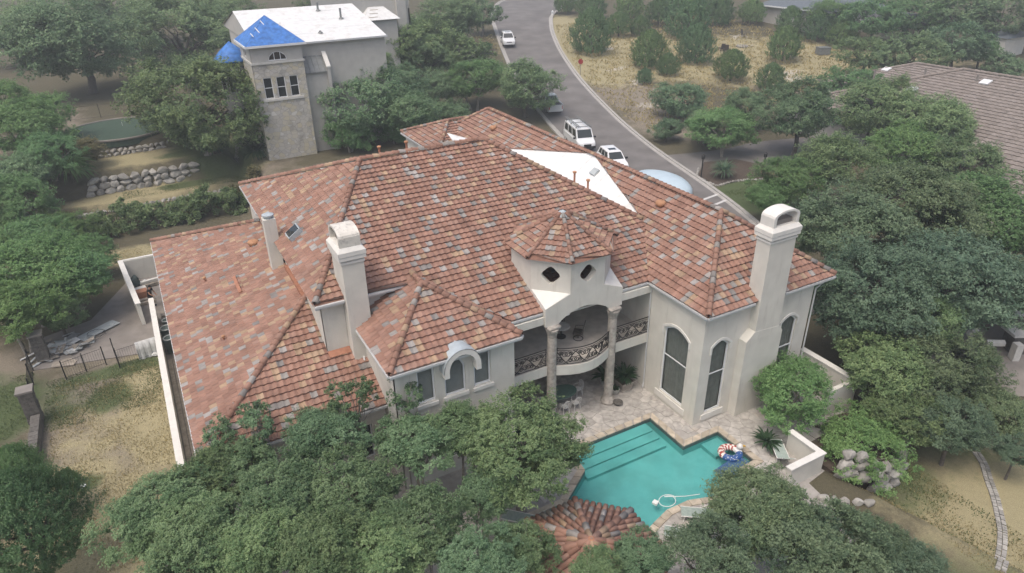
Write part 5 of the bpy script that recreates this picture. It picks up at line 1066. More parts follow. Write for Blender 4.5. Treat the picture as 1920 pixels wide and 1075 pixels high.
for k, (px_, lb, wd) in enumerate((((127.42,82.36,5.23), "white walled far house behind the skyline trees", 8), ((132.79,68.82,4.11), "pale far house at the right edge behind trees", 6), ((127.09,98.47,6.67), "grey far house right of the blue grey roof", 7))):
    z0 = px_[2]; p0 = Vector(px_); f_ = thing("far_house", lb, "house", (p0.x, p0.y, z0), "far houses among the trees")
    q = [p0+ax*s*wd/2+ay*t*3 for s, t in ((-1, -1), (1, -1), (1, 1), (-1, 1))]; mb = MB(); mb.prism([(a.x, a.y) for a in q], z0-1, z0+2.8); mb.build("wall", M['stucco'], f_)
    e_ = [p0+ax*s*(wd/2+.5)+ay*t*3.5 for s, t in ((-1, -1), (1, -1), (1, 1), (-1, 1))]; r1 = p0-ax*wd*.25; r2 = p0+ax*wd*.25; mb = MB(); mb.add([(a.x, a.y, z0+2.8) for a in e_]+[(r1.x, r1.y, z0+4.4), (r2.x, r2.y, z0+4.4)], [(0, 1, 5, 4), (1, 2, 5), (2, 3, 4, 5), (3, 0, 4)]); mb.build("roof", M['grey_shingle'], f_)
    for s in (-1, 1): mb = MB(); mb.obox(p0+ax*s*wd*.25-ay*3.03+Vector((0, 0, 1.5)), ax*.6, ay*.03, Vector((0, 0, .6))); mb.build("window", M['dark_glass'], f_)

# ---------------------------------------------------------------- vehicles
def vehicle(name, label, cat, loc, heading, kind, paint, group="vehicles parked along the street"):
    """heading: direction of travel (x, y)"""
    t = thing(name, label, cat, loc, group); t.rotation_euler = (0, 0, math.atan2(heading[1], heading[0])); t.scale = (1.14,)*3
    spec = {'suv': (4.9, 2.0, 1.85), 'van': (5.7, 2.05, 2.15), 'pickup': (5.8, 2.0, 1.85), 'car': (4.7, 1.9, 1.65)}[kind]
    L_, W, H = spec; hw = W/2; hood = {'suv': 1.05, 'van': .95, 'pickup': 1.1, 'car': 1.0}[kind]; hood *= 1
    # side profile stations x (rear -> front), lower body: bottom z, belt z, half width
    belt = {'suv': 1.12, 'van': 1.22, 'pickup': 1.1, 'car': 1.0}[kind]; xb = L_/2
    hl = {'suv': 1.25, 'van': .95, 'pickup': 1.35, 'car': 1.2}[kind]
    st_ = [(-xb, .45, belt-.12, hw*.9), (-xb+.12, .32, belt, hw*.97), (-xb+.9, .28, belt+.02, hw), (0, .28, belt+.02, hw), (xb-hl, .28, belt+.01, hw), (xb-.45, .3, belt-.10, hw*.97), (xb-.1, .34, belt-.24, hw*.9), (xb, .42, belt-.42, hw*.82)]
    mb = MB(); v = []; f = []
    for x, zb, zt, w in st_:
        for y, z in ((-w*.92, zb), (-w, zb+.25), (-w, zt-.12), (-w*.9, zt), (w*.9, zt), (w, zt-.12), (w, zb+.25), (w*.92, zb)): v.append((x, y, z))
    n = 8
    for i in range(len(st_)-1):
        for k in range(n): f.append((i*n+k, i*n+(k+1) % n, (i+1)*n+(k+1) % n, (i+1)*n+k)[::-1])
    f += [tuple(range(n)), tuple(range((len(st_)-1)*n, len(st_)*n))[::-1]]
    mb.add(v, f); body = link("body", mb.mesh("body", paint, True)); local(body, t)
    try: body.data.set_sharp_from_angle(angle=R(32))
    except Exception: pass
    # cabin
    if kind == 'pickup': x0, x1, r0, r1 = -.75, xb-hl, -.55, xb-hl-.75
    elif kind == 'van': x0, x1, r0, r1 = -xb+.08, xb-hl+.1, -xb+.2, xb-hl-.55
    else: x0, x1, r0, r1 = -xb+.2, xb-hl+.05, -xb+.55, xb-hl-.75
    wb, wt = hw*.93, hw*(.84 if kind == 'van' else .74); zb, zt = belt-.02, H
    B_ = [(x0, -wb, zb), (x1, -wb, zb), (x1, wb, zb), (x0, wb, zb)]; T_ = [(r0, -wt, zt), (r1, -wt, zt), (r1, wt, zt), (r0, wt, zt)]
    mb = MB(); rt = [(r0+.12, -wt+.12, zt+.05), (r1-.15, -wt+.12, zt+.05), (r1-.15, wt-.12, zt+.05), (r0+.12, wt-.12, zt+.05)]
    mb.add(B_+T_+rt, [(i, (i+1) % 4, 4+(i+1) % 4, 4+i) for i in range(4)]+[(4+i, 4+(i+1) % 4, 8+(i+1) % 4, 8+i) for i in range(4)]+[(8, 9, 10, 11)]); cab = link("cabin", mb.mesh("cabin", paint)); local(cab, t)
    def pane(a, b, c, d, nm, e=.012, m_=None):
        a, b, c, d = map(Vector, (a, b, c, d)); nn = (b-a).cross(d-a).normalized()*e; g = MB(); g.quad(a+nn, b+nn, c+nn, d+nn); o = link(nm, g.mesh(nm, m_ or M['dark_glass'])); local(o, t); return o
    L4 = lambda p, q, s: tuple(Vector(p).lerp(Vector(q), s))
    def face(i, u0, u1, w0, w1, nm):
        j = (i+1) % 4; lo0, lo1 = L4(B_[i], B_[j], u0), L4(B_[i], B_[j], u1); hi0, hi1 = L4(T_[i], T_[j], u0), L4(T_[i], T_[j], u1)
        pane(L4(lo0, hi0, w0), L4(lo1, hi1, w0), L4(lo1, hi1, w1), L4(lo0, hi0, w1), nm)
    face(1, .06, .94, .12, .92, "windscreen"); face(3, .1, .9, .2, .88, "rear_window")
    segs = {'suv': ((.06, .3), (.34, .62), (.66, .93)), 'car': ((.08, .3), (.34, .62), (.66, .92)), 'van': ((.06, .3), (.36, .62), (.68, .95)), 'pickup': ((.08, .45), (.5, .92))}[kind]
    for i in (0, 2):
        for a, b in segs: face(i, a if i == 0 else 1-b, b if i == 0 else 1-a, .14, .88, "side_window")
    # wheels
    for x in (-xb+1.0, xb-.95):
        for s in (-1, 1):
            g = MB(); g.lathe((0, 0, -.12), [(.2, 0), (.35, .0), (.37, .04), (.37, .2), (.35, .24), (.2, .24)], 18); w = link("wheel", g.mesh("tyre", M['black'])); local(w, t); w.location = (x, s*(hw-.13), .37); w.rotation_euler = (math.pi/2, 0, 0)
            g = MB(); g.lathe((0, 0, -.13), [(.2, 0), (.21, .02), (.21, .24), (.2, .26)], 12); rm = link("rim", g.mesh("rim", M['silver_paint'])); local(rm, w)
    def part(nm, m_, x, y, z, dx, dy, dz): g = MB(); g.box(x-dx, x+dx, y-dy, y+dy, z-dz, z+dz); o = link(nm, g.mesh(nm, m_)); local(o, t); return o
    for s in (-1, 1):
        part("headlight", M['lamp'], xb-.06, s*hw*.66, belt-.42, .05, .17, .09); part("tail_light", M['tail'], -xb+.03, s*hw*.8, belt-.25, .05, .07, .2)
        part("mirror", M['black'], x1-.25, s*(hw+.12), belt+.1, .06, .12, .09)
    part("grille", M['black'], xb+.0, 0, belt-.48, .03, hw*.4, .1); part("front_bumper", paint if kind != 'van' else M['black'], xb+.02, 0, .5, .1, hw*.85, .12); part("rear_bumper", M['black'] if kind != 'pickup' else M['silver_paint'], -xb-.03, 0, .52, .1, hw*.88, .12)
    if kind in ('suv', 'car'): part("sunroof", M['dark_glass'], r1-.75, 0, H+.056, .3, wt*.55, .006)
    if kind == 'pickup':
        part("bed_floor", M['black'], (-xb+.1-.75)/2-.05, 0, belt+.028, (xb-.85)/2-.05, hw*.78, .006); part("tailgate", paint, -xb+.04, 0, belt-.2, .06, hw*.8, .26)
        for s in (-1, 1): part("bed_rail", paint, (-xb-.75)/2, s*hw*.88, belt+.07, (xb-.75)/2, .06, .07)
    if kind == 'van':
        for y in (-.72, -.5, .5, .72):
            g = MB(); g.tube([(r0-.5, y, H+.3), (r1+.35, y, H+.3)], .045, 5); o = link("ladder_rail", g.mesh("ladder_rail", M['metal_roof'])); local(o, t)
        for s in (-.61, .61):
            g = MB()
            for i in range(11): xx = r0-.4+i*(r1-r0+.7)/10; g.tube([(xx, s-.12, H+.3), (xx, s+.12, H+.3)], .025, 4)
            o = link("ladder_rungs", g.mesh("ladder_rungs", M['metal_roof'])); local(o, t)
        for x in (r0+.3, (r0+r1)/2, r1-.2): part("rack_bar", M['metal_roof'], x, 0, H+.2, .03, wt, .03)
        for x in (r0+.3, (r0+r1)/2, r1-.2):
            for s in (-1, 1): part("rack_foot", M['metal_roof'], x, s*wt*.92, H+.1, .03, .03, .1)
    return t
hd_ = Vector((-.30, -.95))
vehicle("suv", "white four wheel drive far up the street by the left kerb", "suv", (63.39,117.25,5.26), (-.38, -.92), 'suv', M['white_paint'])
vehicle("pickup_truck", "silver pickup under the dark oak, tailgate towards the house", "pickup", (52.67,84.96,1.23), (.30, .95), 'pickup', M['silver_paint'])
vehicle("work_van", "white van with ladders on its roof rack beside the house", "van", (48.49,71.09,0.04), (-.27, -.96), 'van', M['white_paint'])
vehicle("white_car", "white car with sunroof half hidden by the roof next to the van", "car", (46.98,61.98,0), (-.27, -.96), 'car', M['white_paint'])
dm = thing("domed_cover", "pale blue domed cover behind the right roof ridge", "cover", (47,53.46,0)); a_ = Vector(dm.location)
mb = MB(); mb.lathe(tuple(a_), [(2.7, 0), (2.65, .4), (2.45, .75), (2.1, 1.05), (1.5, 1.3), (.8, 1.42), (.02, 1.46)], 24, sx=1.0, sy=1.5); o = mb.build("dome", M['dome'], dm, True)
mb = MB(); mb.lathe((a_.x, a_.y, a_.z), [(2.62, 0), (2.62, .12), (2.5, .14)], 24, sx=1, sy=1.5); mb.build("rim", M['black'], dm)

# ---------------------------------------------------------------- boulders
BOULD = []
for i in range(7):
    bm = bmesh.new(); bmesh.ops.create_icosphere(bm, subdivisions=2, radius=.5); k = random.Random(40+i)
    ax_ = [Vector((k.gauss(0, 1), k.gauss(0, 1), k.gauss(0, 1))).normalized() for _ in range(15)]; of = [k.uniform(.27, .42) for _ in ax_]
    for v in bm.verts:
        p = v.co.copy()
        for a, o in zip(ax_, of):
            d = p.dot(a)
            if d > o: p -= a*(d-o)
        v.co = p*1.15+Vector((k.gauss(0, .006), k.gauss(0, .006), k.gauss(0, .006)))
    me = bpy.data.meshes.new("boulder"); bm.to_mesh(me); bm.free(); me.materials.append(M['boulder']); BOULD.append(me)
def boulder(parent, p, sx, sy, sz, rz=None, nm="boulder"):
    o = bpy.data.objects.new(nm, random.choice(BOULD)); col.objects.link(o); o.parent = parent; o.matrix_parent_inverse = Matrix.Translation(-parent.location)
    o.location = p; o.scale = (sx, sy, sz); o.rotation_euler = (random.uniform(-.2, .2), random.uniform(-.2, .2), random.uniform(0, 6.28) if rz is None else rz+random.uniform(-.2, .2)); return o
def boulder_wall(label, pts, rows, size, name="boulder_wall", batter=.12, rise=.75):
    t = thing(name, label, "stone wall", (pts[0][0], pts[0][1], gz(pts[0][0], pts[0][1])))
    P = resample(pts, 120); d = np.concatenate([[0], np.cumsum(np.hypot(*np.diff(P, axis=0).T))]); 
    for r in range(rows):
        s = random.uniform(0, size*.5)
        while s < d[-1]:
            w = size*random.uniform(.75, 1.3); x = np.interp(s+w/2, d, P[:, 0]); y = np.interp(s+w/2, d, P[:, 1]); i = min(118, int(np.searchsorted(d, s))); tg = P[i+1]-P[i]; ang = math.atan2(tg[1], tg[0]); nrm = np.array([-tg[1], tg[0]])/np.hypot(*tg)
            x += nrm[0]*batter*r; y += nrm[1]*batter*r
            boulder(t, (x, y, gz(P[i][0]-nrm[0]*.6, P[i][1]-nrm[1]*.6)+size*rise*(r+.35)*.8), w*1.12, size*.85, size*.78, ang); s += w*.98
    return t
boulder_wall("tall wall of pale boulders in three courses on the left slope", [(-6.2, 77.5), (-2, 77.7), (2.2, 77.8), (4.6, 78.2), (6.4, 78.9)], 3, .95)
boulder_wall("low row of pale stones along the top of the hedge", [(-8.0, 73.6), (-4, 73.7), (0, 74.0), (3, 74.0), (7.2, 74.1)], 1, .62)
boulder_wall("curved stone wall below the putting green", [(-5.8, 83.2), (-2, 83.3), (1.2, 83.4), (3.2, 84.0), (4.0, 86)], 2, .6)
boulder_wall("line of stepping boulders beside the palm clump", [(7.7,77.93,1.89)[:2], (8.46,79.13,2.51)[:2], (9.41,82.77,2.28)[:2]], 1, .55)
boulder_wall("curved boulder bed wall beside the lower lawn", [(26.75, 15.5), (27.4, 14.95), (28.6, 14.35), (30.2, 14.35), (31.4, 14.7), (32.6, 15.4), (33.4, 16.6)], 3, .78, rise=.8)
boulder_wall("scattered pale rocks at the foot of the splayed garden wall", [(24.6, 14.9), (25.6, 14.0), (26.6, 13.2)], 1, .5)
boulder_wall("small stone border around the kerbside bed", [(55.01,56.39,0)[:2], (52.26,53.71,0)[:2], (52.36,50.62,0)[:2], (54.52,50.88,0)[:2], (56.5,50.51,0)[:2], (57.97,49.62,0)[:2]], 1, .38, rise=.4)
# bed soil behind the boulder wall
mb = MB(); mb.prism([(26.9, 15.7), (28.6, 14.7), (30.2, 14.7), (32.4, 15.9), (33.0, 17.2), (31.4, 18.6), (26.8, 18.6)], -1.3, .02); structure(mb.build("planting_bed", M['soil']))
mb = MB(); pts = [(52.98,54.33,0), (52.47,50.73,0), (56.61,50.62,0), (58.34,49.6,0), (61.9,53.33,0), (60.78,56.38,0), (56.89,57.55,0)]; mb.add([(p[0], p[1], gz(p[0], p[1])+.06) for p in pts], [tuple(range(len(pts)))]); structure(mb.build("planting_bed", M['soil']))
# putting green
mb = MB(); g0 = [(-4.6+4.0*math.cos(t)*1.35+2.6, 88.8+5.2*math.sin(t)) for t in [i*math.pi/16 for i in range(32)]]
mb.prism(g0, 4.5, 5.22); structure(mb.build("putting_green", mat('artificial turf', (.045, .075, .052), .95, .12, 3, .3, 60)))
t = thing("green_kerb", "thin pale kerb around the putting green", "kerb", (-2, 83.5, 4.8)); mb = MB(); mb.tube([(x, y, 5.24) for x, y in g0]+[(g0[0][0], g0[0][1], 5.24)], .12, 6); mb.build("edging", M['concrete'], t)
mb = MB(); mb.tube([(-1.5, 90, 5.1), (-1.5, 90, 5.7)], .02, 5); fp = mb.build("golf_pin", M['white_iron']); tag(fp, "little white pin standing on the putting green", "pin")
# stone edging strip on the lower right lawn
es = thing("stone_edging", "curving strip of grey edging stones across the lower right lawn", "edging", (33, 11, -1.3)); P = resample([(36.4, 13.6), (35.86, 12.84), (34.8, 12.0), (33.96, 11.21), (32.9, 10.4), (31.82, 9.62), (30.6, 9.0), (29.39, 8.51), (28, 8.0)], 60)
for i in range(0, 59):
    tg = P[min(i+1, 59)]-P[i]; L_ = np.hypot(*tg); tg = tg/L_; nr = np.array([-tg[1], tg[0]])
    for k in (-1, 1):
        c_ = P[i]+tg*L_*.5+nr*k*.11+tg*random.uniform(-.02, .02); mb = MB(); h = random.uniform(.05, .08); a, b = tg*L_*.44, nr*.095
        mb.prism([tuple(c_-a-b), tuple(c_+a-b), tuple(c_+a+b), tuple(c_-a+b)][::1], gz(*c_)-.1, gz(*c_)+h); mb.build("edging_stone", M['boulder'], es)
# ---------------------------------------------------------------- garden walls on the right
gw_ = thing("splayed_garden_wall", "cream stucco wall corner with sloping caps beside the pool loungers", "wall", (26.4, 16, -1))
mb = MB(); mb.prism([(23.95, 15.95), (26.35, 15.95), (26.35, 16.2), (23.95, 16.2)], -1.3, 1.2); mb.prism([(26.1, 16.2), (26.35, 16.2), (26.35, 18.0), (26.1, 18.0)], -1.3, 1.2); mb.build("wall", st, gw_)
mb = MB(); mb.prism([(23.9, 15.9), (26.4, 15.9), (26.4, 16.25), (23.9, 16.25)], 1.2, 1.27); mb.prism([(26.05, 16.252), (26.4, 16.252), (26.4, 18.05), (26.05, 18.05)], 1.2, 1.268); mb.build("cap", M['trim'], gw_)
sw = thing("side_wall", "cream stucco wall running from the bay block's right corner", "wall", (32, 20, -1)); mb = MB(); mb.prism([(32.1, 18.8), (32.4, 18.8), (32.4, 22.6), (32.1, 22.6)], -1.6, 1.8); mb.prism([(30.1, 18.8), (32.098, 18.8), (32.098, 19.05), (30.1, 19.05)], -1.6, 1.8); mb.build("wall", st, sw)
mb = MB(); mb.prism([(32.05, 18.75), (32.45, 18.75), (32.45, 22.6), (32.05, 22.6)], 1.8, 1.87); mb.build("cap", M['trim'], sw)
# small iron gate by the chimney
gt = thing("garden_gate", "small black iron gate beside the tall chimney's base", "gate", (28.6, 20.8, 0))
for i in range(9): mb = MB(); x = 28.55; y = 21.3-i*.13; mb.tube([(x, y, .05), (x, y, 1.15)], .014, 4); mb.build("bar", M['iron'], gt)
for z in (.12, 1.1): mb = MB(); mb.tube([(28.55, 21.38, z), (28.55, 20.2, z)], .022, 4); mb.build("rail", M['iron'], gt)
# limestone capped walls near the right edge
lc = thing("limestone_capped_wall", "low dark walls with broad pale limestone caps at the right edge", "wall", (48, 18, -1))
for (x, y), (dx, dy, h), rz_ in (((49.0, 17.6), (1.9, .75, 1.6), -.5), ((51.4, 19.4), (1.7, .6, 1.5), -.5)):
    u_ = Vector((math.cos(rz_), math.sin(rz_), 0)); w_ = Vector((-u_.y, u_.x, 0)); mb = MB(); mb.obox((x, y, h/2-1.2), u_*dx*.85, w_*dy*.7, Vector((0, 0, h/2+.1))); mb.build("wall", M['darkstone'], lc); mb = MB(); mb.obox((x, y, h-1.0), u_*dx, w_*dy, Vector((0, 0, .1))); mb.build("cap", M['limestone'], lc)
mb = MB(); mb.tube([(45.6, 19.8, .25), (46.6, 20.0, .3), (47.4, 20.9, .4), (48.6, 20.6, .4), (50.0, 19.9, .4)], .26, 6); mb.build("rounded_cap", M['limestone'], lc)
mb = MB(); mb.tube([(45.9, 18.9, -.1), (46.9, 18.3, -.1)], .25, 6); mb.build("rounded_cap", M['limestone'], lc)
mb = MB(); mb.obox((47.0, 17.5, -.5), (.22, -.1, 0), (.1, .22, 0), (0, 0, .75)); mb.build("pier", M['limestone'], lc)
mb = MB(); mb.add([(x, y, gz(x, y)+.05) for x, y in ((38, 19), (44, 15), (60, 8), (64, 16), (50, 24), (42, 24))], [(0, 1, 2, 3, 4, 5)]); structure(mb.build("neighbour_paving", M['concrete']))
# ---------------------------------------------------------------- gazebo roof at the bottom edge
gz_ = thing("gazebo", "round gazebo with coarse clay barrel tile roof at the bottom edge", "gazebo", (11.7, 15.6, 0)); GC = Vector((11.8, 15.6, 3.35)); groof = None
TG = TileJob([tuple(c*1.18 for c in t) for t in TCOL]); mb = MB(); gp_ = [(GC.x+3.25*math.cos(math.pi/8+k*math.pi/4), GC.y+3.25*math.sin(math.pi/8+k*math.pi/4), 2.3) for k in range(8)]; mb.add(gp_+[tuple(GC)], [(k, (k+1) % 8, 8) for k in range(8)]); groof = mb.build("gazebo_roof", M['felt'], gz_)
gr_ = random.Random(2)
for k in range(8):
    a, b = Vector(gp_[k]), Vector(gp_[(k+1) % 8]); m_ = 9
    for i in range(m_+1):
        e0 = a.lerp(b, (i+.0)/m_); n_t = 5 if i in (0, m_) else max(1, round(5*(1-abs(i/m_-.5)*-1.2-.95)) if False else int(5*(1-abs(i/m_-.5)*0))-0)
        mid = (a+b)/2; up = (GC-mid) 
        if i in (0,): line = (a, GC); cnt = 6
        elif i == m_: continue
        else: tmax = 1-abs(i/m_-.5)*2; line = (e0, e0+up*(.95*tmax)); cnt = max(1, round(6*tmax*.98))
        d = (line[1]-line[0]); L_ = d.length; dn = d.normalized(); x_ = Vector((dn.y, -dn.x, 0)).normalized(); z_ = x_.cross(dn)
        for j in range(cnt):
            mt = Matrix(((x_.x, dn.x, z_.x, 0), (x_.y, dn.y, z_.y, 0), (x_.z, dn.z, z_.z, 0), (0, 0, 0, 1))); mt.translation = line[0]+dn*(L_*j/cnt)+Vector((0, 0, .06 if i else .12)); TG.caps.append((mt, gr_.choices(range(10), TWT)[0], .16 if i == 0 else .125, L_/cnt*1.12))
TG.finish(groof, 0, 260, M['tile'], "pan_tile", "barrel_tile")
for k in (0, 2, 4, 6): mb = MB(); p = Vector(gp_[k]).lerp(Vector((GC.x, GC.y, 2.35)), .18); mb.tube([(p.x, p.y, 0), (p.x, p.y, 2.5)], .12, 8); mb.build("post", M['wood'], gz_)
mb = MB(); mb.lathe((GC.x, GC.y, GC.z-.02), [(.3, 0), (.26, .14), (.1, .24)], 10); mb.build("finial", M['terracotta'], gz_)
# ---------------------------------------------------------------- pool toys and hose
ring = thing("swim_ring", "inflatable ring with red wavy stripes, white stars on blue and an eagle head", "pool float", (23.37, 19.25, -.05))
rc = Vector((23.37, 19.25, .06)); mb = MB(); n1, n2 = 48, 10; v = []; f = []; cols = []
for i in range(n1):
    a = 2*math.pi*i/n1
    for j in range(n2): b = 2*math.pi*j/n2; r_ = .46+.19*math.cos(b); v.append((rc.x+r_*math.cos(a), rc.y+r_*math.sin(a), rc.z+.17*math.sin(b)))
me_ = MB()
for i in range(n1):
    for j in range(n2):
        am = (i+.5)/n1*360; wv = (i+round(1.2*math.sin(j*1.2)))
        if 190 < am < 325: c_ = (.03, .09, .26)
        elif 325 <= am or am < 10: c_ = (.7, .7, .7)
        else: c_ = (.34, .06, .05) if (wv//2) % 2 else (.7, .66, .6)
        me_.add([v[i*n2+j], v[((i+1) % n1)*n2+j], v[((i+1) % n1)*n2+(j+1) % n2], v[i*n2+(j+1) % n2]], [(0, 1, 2, 3)], c_)
M['float'] = mat('printed vinyl', rough=.35, var=.03, attr=True)
me_.build("ring", M['float'], ring)
stars = MB()
for q in range(34):
    a = math.radians(195+random.random()*125); b = math.radians(random.uniform(15, 150)); r_ = .46+.193*math.cos(b); c_ = Vector((rc.x+r_*math.cos(a), rc.y+r_*math.sin(a), rc.z+.175*math.sin(b))); nn = Vector((math.cos(a)*math.cos(b), math.sin(a)*math.cos(b), math.sin(b))); t1 = nn.orthogonal().normalized(); t2 = nn.cross(t1)
    stars.add([c_+nn*.004+(t1*math.cos(k*math.pi/5)+t2*math.sin(k*math.pi/5))*(.034 if k % 2 == 0 else .015) for k in range(10)], [tuple(range(10))])
stars.build("stars", M['white_iron'], ring)
mb = MB(); hp_ = rc+Vector((.52, -.12, .16)); mb.lathe(tuple(hp_), [(.10, 0), (.17, .08), (.16, .2), (.08, .29), (.01, .31)], 12); hd2 = mb.build("eagle_head", M['white_iron'], ring, True); mb = MB(); mb.tube([hp_+Vector((.13, -.06, .16)), hp_+Vector((.25, -.12, .15)), hp_+Vector((.29, -.14, .07))], [.06, .045, .01], 8); mb.build("beak", mat('yellow beak', (.5, .3, .05), .5), hd2)
rf = thing("pool_raft", "blue mesh float lounger in the pool's right corner", "pool float", (22.75, 18.55, -.1)); d = Vector((.87, .12, 0)).normalized(); w_ = Vector((-d.y, d.x, 0)); c_ = Vector((22.7, 18.45, -.06))
mb = MB(); mb.obox(c_, d*.85, w_*.34, Vector((0, 0, .03))); mb.build("mesh_bed", M['rubber_blue'], rf)
for s in (-1, 1): mb = MB(); mb.tube([c_+w_*s*.36-d*.85, c_+w_*s*.36+d*.85], .08, 8); mb.build("side_tube", M['rubber_blue'], rf)
mb = MB(); mb.tube([c_+d*.9-w_*.36+Vector((0, 0, .03)), c_+d*.9+w_*.36+Vector((0, 0, .03))], .11, 8); mb.build("pillow", M['rubber_blue'], rf)
ph = thing("pool_hose", "white cleaner hose coiled on the pool water", "hose", (18.6, 18.4, -.12)); mb = MB(); hc = Vector((18.38,18.33,-0.12)); mb.tube([hc+Vector((.5*math.cos(t)*(1-.03*t), .42*math.sin(t)*(1-.04*t), .004*t)) for t in [i*.3 for i in range(27)]]+[hc+Vector((.9, -.2, .05)), hc+Vector((1.6, -.5, .1))], .018, 6); mb.build("hose", M['hose'], ph); mb = MB(); mb.obox(hc+Vector((-.6, .2, .02)), (.12, .05, 0), (-.05, .12, 0), (0, 0, .06)); mb.build("cleaner_head", M['hose'], ph)
# ---------------------------------------------------------------- loungers, tables, chairs
def lounger(label, loc, rz_):
    t = thing("sun_lounger", label, "sun lounger", loc, "sage sling loungers by the pool"); t.rotation_euler = (0, 0, rz_)
    def lp(nm, m_, f_): g = MB(); f_(g); o = link(nm, g.mesh(nm, m_)); local(o, t)
    lp("seat", M['teal_cloth'], lambda g: g.obox((.35, 0, .36), (.75, 0, 0), (0, .3, 0), (0, 0, .015))); lp("backrest", M['teal_cloth'], lambda g: g.obox((-.68, 0, .62), (-.34, 0, .30), (0, .3, 0), (.01, 0, .015)))
    for s in (-1, 1): lp("side_rail", M['white_iron'], lambda g: g.tube([(-1.02, s*.31, .93), (-.38, s*.31, .36), (1.12, s*.31, .36)], .025, 6))
    for x in (-.35, .95):
        for s in (-1, 1): lp("leg", M['white_iron'], lambda g: g.tube([(x, s*.3, .36), (x+.03, s*.3, 0)], .022, 6))
    return t
p = (11.53,20.4,0.4); lounger("sage sling lounger beside the spa under the oak", (p[0], p[1], .02), 2.35)
p = (19.02,16.5,0.4); lounger("sage sling lounger on the pool terrace nearer the water", (p[0], p[1], .02), 2.5)
p = (17.51,15.9,0.4); lounger("sage sling lounger on the pool terrace behind the nearer one", (p[0], p[1], .02), 2.4)
p = (25.32,17.64,0.4); lounger("lounger in front of the splayed garden wall", (p[0], p[1], .02), 1.0)
def chair(label, loc, rz_, m_=M['white_iron'], grp="white iron chairs around the patio table"):
    t = thing("patio_chair", label, "chair", loc, grp); t.rotation_euler = (0, 0, rz_)
    def lp(nm, f_, mm=m_): g = MB(); f_(g); o = link(nm, g.mesh(nm, mm)); local(o, t)
    lp("seat", lambda g: g.lathe((0, 0, .43), [(.21, 0), (.22, .02), (.2, .04)], 12))
    for x in (-.17, .17):
        for y in (-.17, .17): lp("leg", lambda g: g.tube([(x, y, .44), (x*1.2, y*1.2, 0)], .018, 5))
    def back(g):
        g.tube([(-.2, -.2, .45), (-.26, -.2, .85), (-.27, -.1, .95), (-.27, .1, .95), (-.26, .2, .85), (-.2, .2, .45)], .02, 5)
        for y in (-.1, 0, .1): g.tube([(-.2, y, .45), (-.27, y, .94)], .013, 4)
        g.tube([(-.235+.0*math.cos(q), .12*math.cos(q), .7+.14*math.sin(q)) for q in [i*math.pi/6 for i in range(13)]], .013, 4)
    lp("backrest", back)
    for s in (-1, 1): lp("arm", lambda g: g.tube([(-.22, s*.22, .66), (.14, s*.24, .66), (.17, s*.2, .44)], .017, 5))
TC = Vector((18,27.46,0.75)); tb = thing("patio_table", "green glass patio table under the balcony", "table", (TC.x, TC.y, 0))
mb = MB(); mb.lathe((TC.x, TC.y, .72), [(.78, 0), (.8, .015), (.78, .03)], 24, sx=1.25, sy=.85); mb.build("table_top", M['green_glass'], tb); 
for x, y in ((-.55, -.35), (.55, -.35), (.55, .35), (-.55, .35)): mb = MB(); mb.tube([(TC.x+x*.9, TC.y+y*.9, .72), (TC.x+x, TC.y+y, 0)], .025, 5); mb.build("leg", M['white_iron'], tb)
for dx, dy, a, lb in ((-1.25, 0, 0, "white iron patio chair at the table's left end behind the column"), (1.25, .1, math.pi, "white iron patio chair at the table's right end"), (-.35, -.95, math.pi/2, "white iron patio chair in front of the table, left one"), (.4, -.95, math.pi/2, "white iron patio chair in front of the table, right one"), (0, .95, -math.pi/2, "white iron patio chair behind the table")): chair(lb, (TC.x+dx, TC.y+dy, .02), a)
BC = Vector((18.49,28.36,4.6)); bt_ = thing("balcony_table", "round pale table on the balcony behind the left column", "table", (BC.x, BC.y, 3.9)); mb = MB(); mb.lathe((BC.x, BC.y, 4.58), [(.5, 0), (.52, .02), (.5, .04)], 20); mb.build("table_top", M['limestone'], bt_); mb = MB(); mb.lathe((BC.x, BC.y, 3.9), [(.3, 0), (.3, .03), (.05, .08), (.05, .68)], 12); mb.build("pedestal", M['iron'], bt_)
def rocker(label, loc, rz_):
    t = thing("swivel_chair", label, "chair", loc, "dark swivel chairs on the balcony"); t.rotation_euler = (0, 0, rz_)
    def lp(nm, m_, f_): g = MB(); f_(g); o = link(nm, g.mesh(nm, m_)); local(o, t)
    lp("cushion", M['wicker'], lambda g: g.obox((0, 0, .44), (.28, 0, 0), (0, .28, 0), (0, 0, .05))); lp("backrest", M['wicker'], lambda g: g.obox((-.3, 0, .78), (-.06, 0, .32), (0, .27, 0), (.025, 0, .01)))
    lp("base", M['iron'], lambda g: g.tube([(.28*math.cos(q), .28*math.sin(q), .02) for q in [i*math.pi/8 for i in range(17)]], .025, 5)); lp("stem", M['iron'], lambda g: g.tube([(0, 0, .02), (0, 0, .4)], .03, 6))
    for s in (-1, 1): lp("arm", M['iron'], lambda g: g.tube([(-.3, s*.3, .72), (.2, s*.32, .66), (.22, s*.28, .42)], .02, 5))
rocker("dark swivel chair on the balcony right of the round table", (BC.x+.75, BC.y-.65, 3.9), 2.4); rocker("dark swivel chair on the balcony behind the round table", (BC.x+.35, BC.y+.85, 3.9), -2.0)
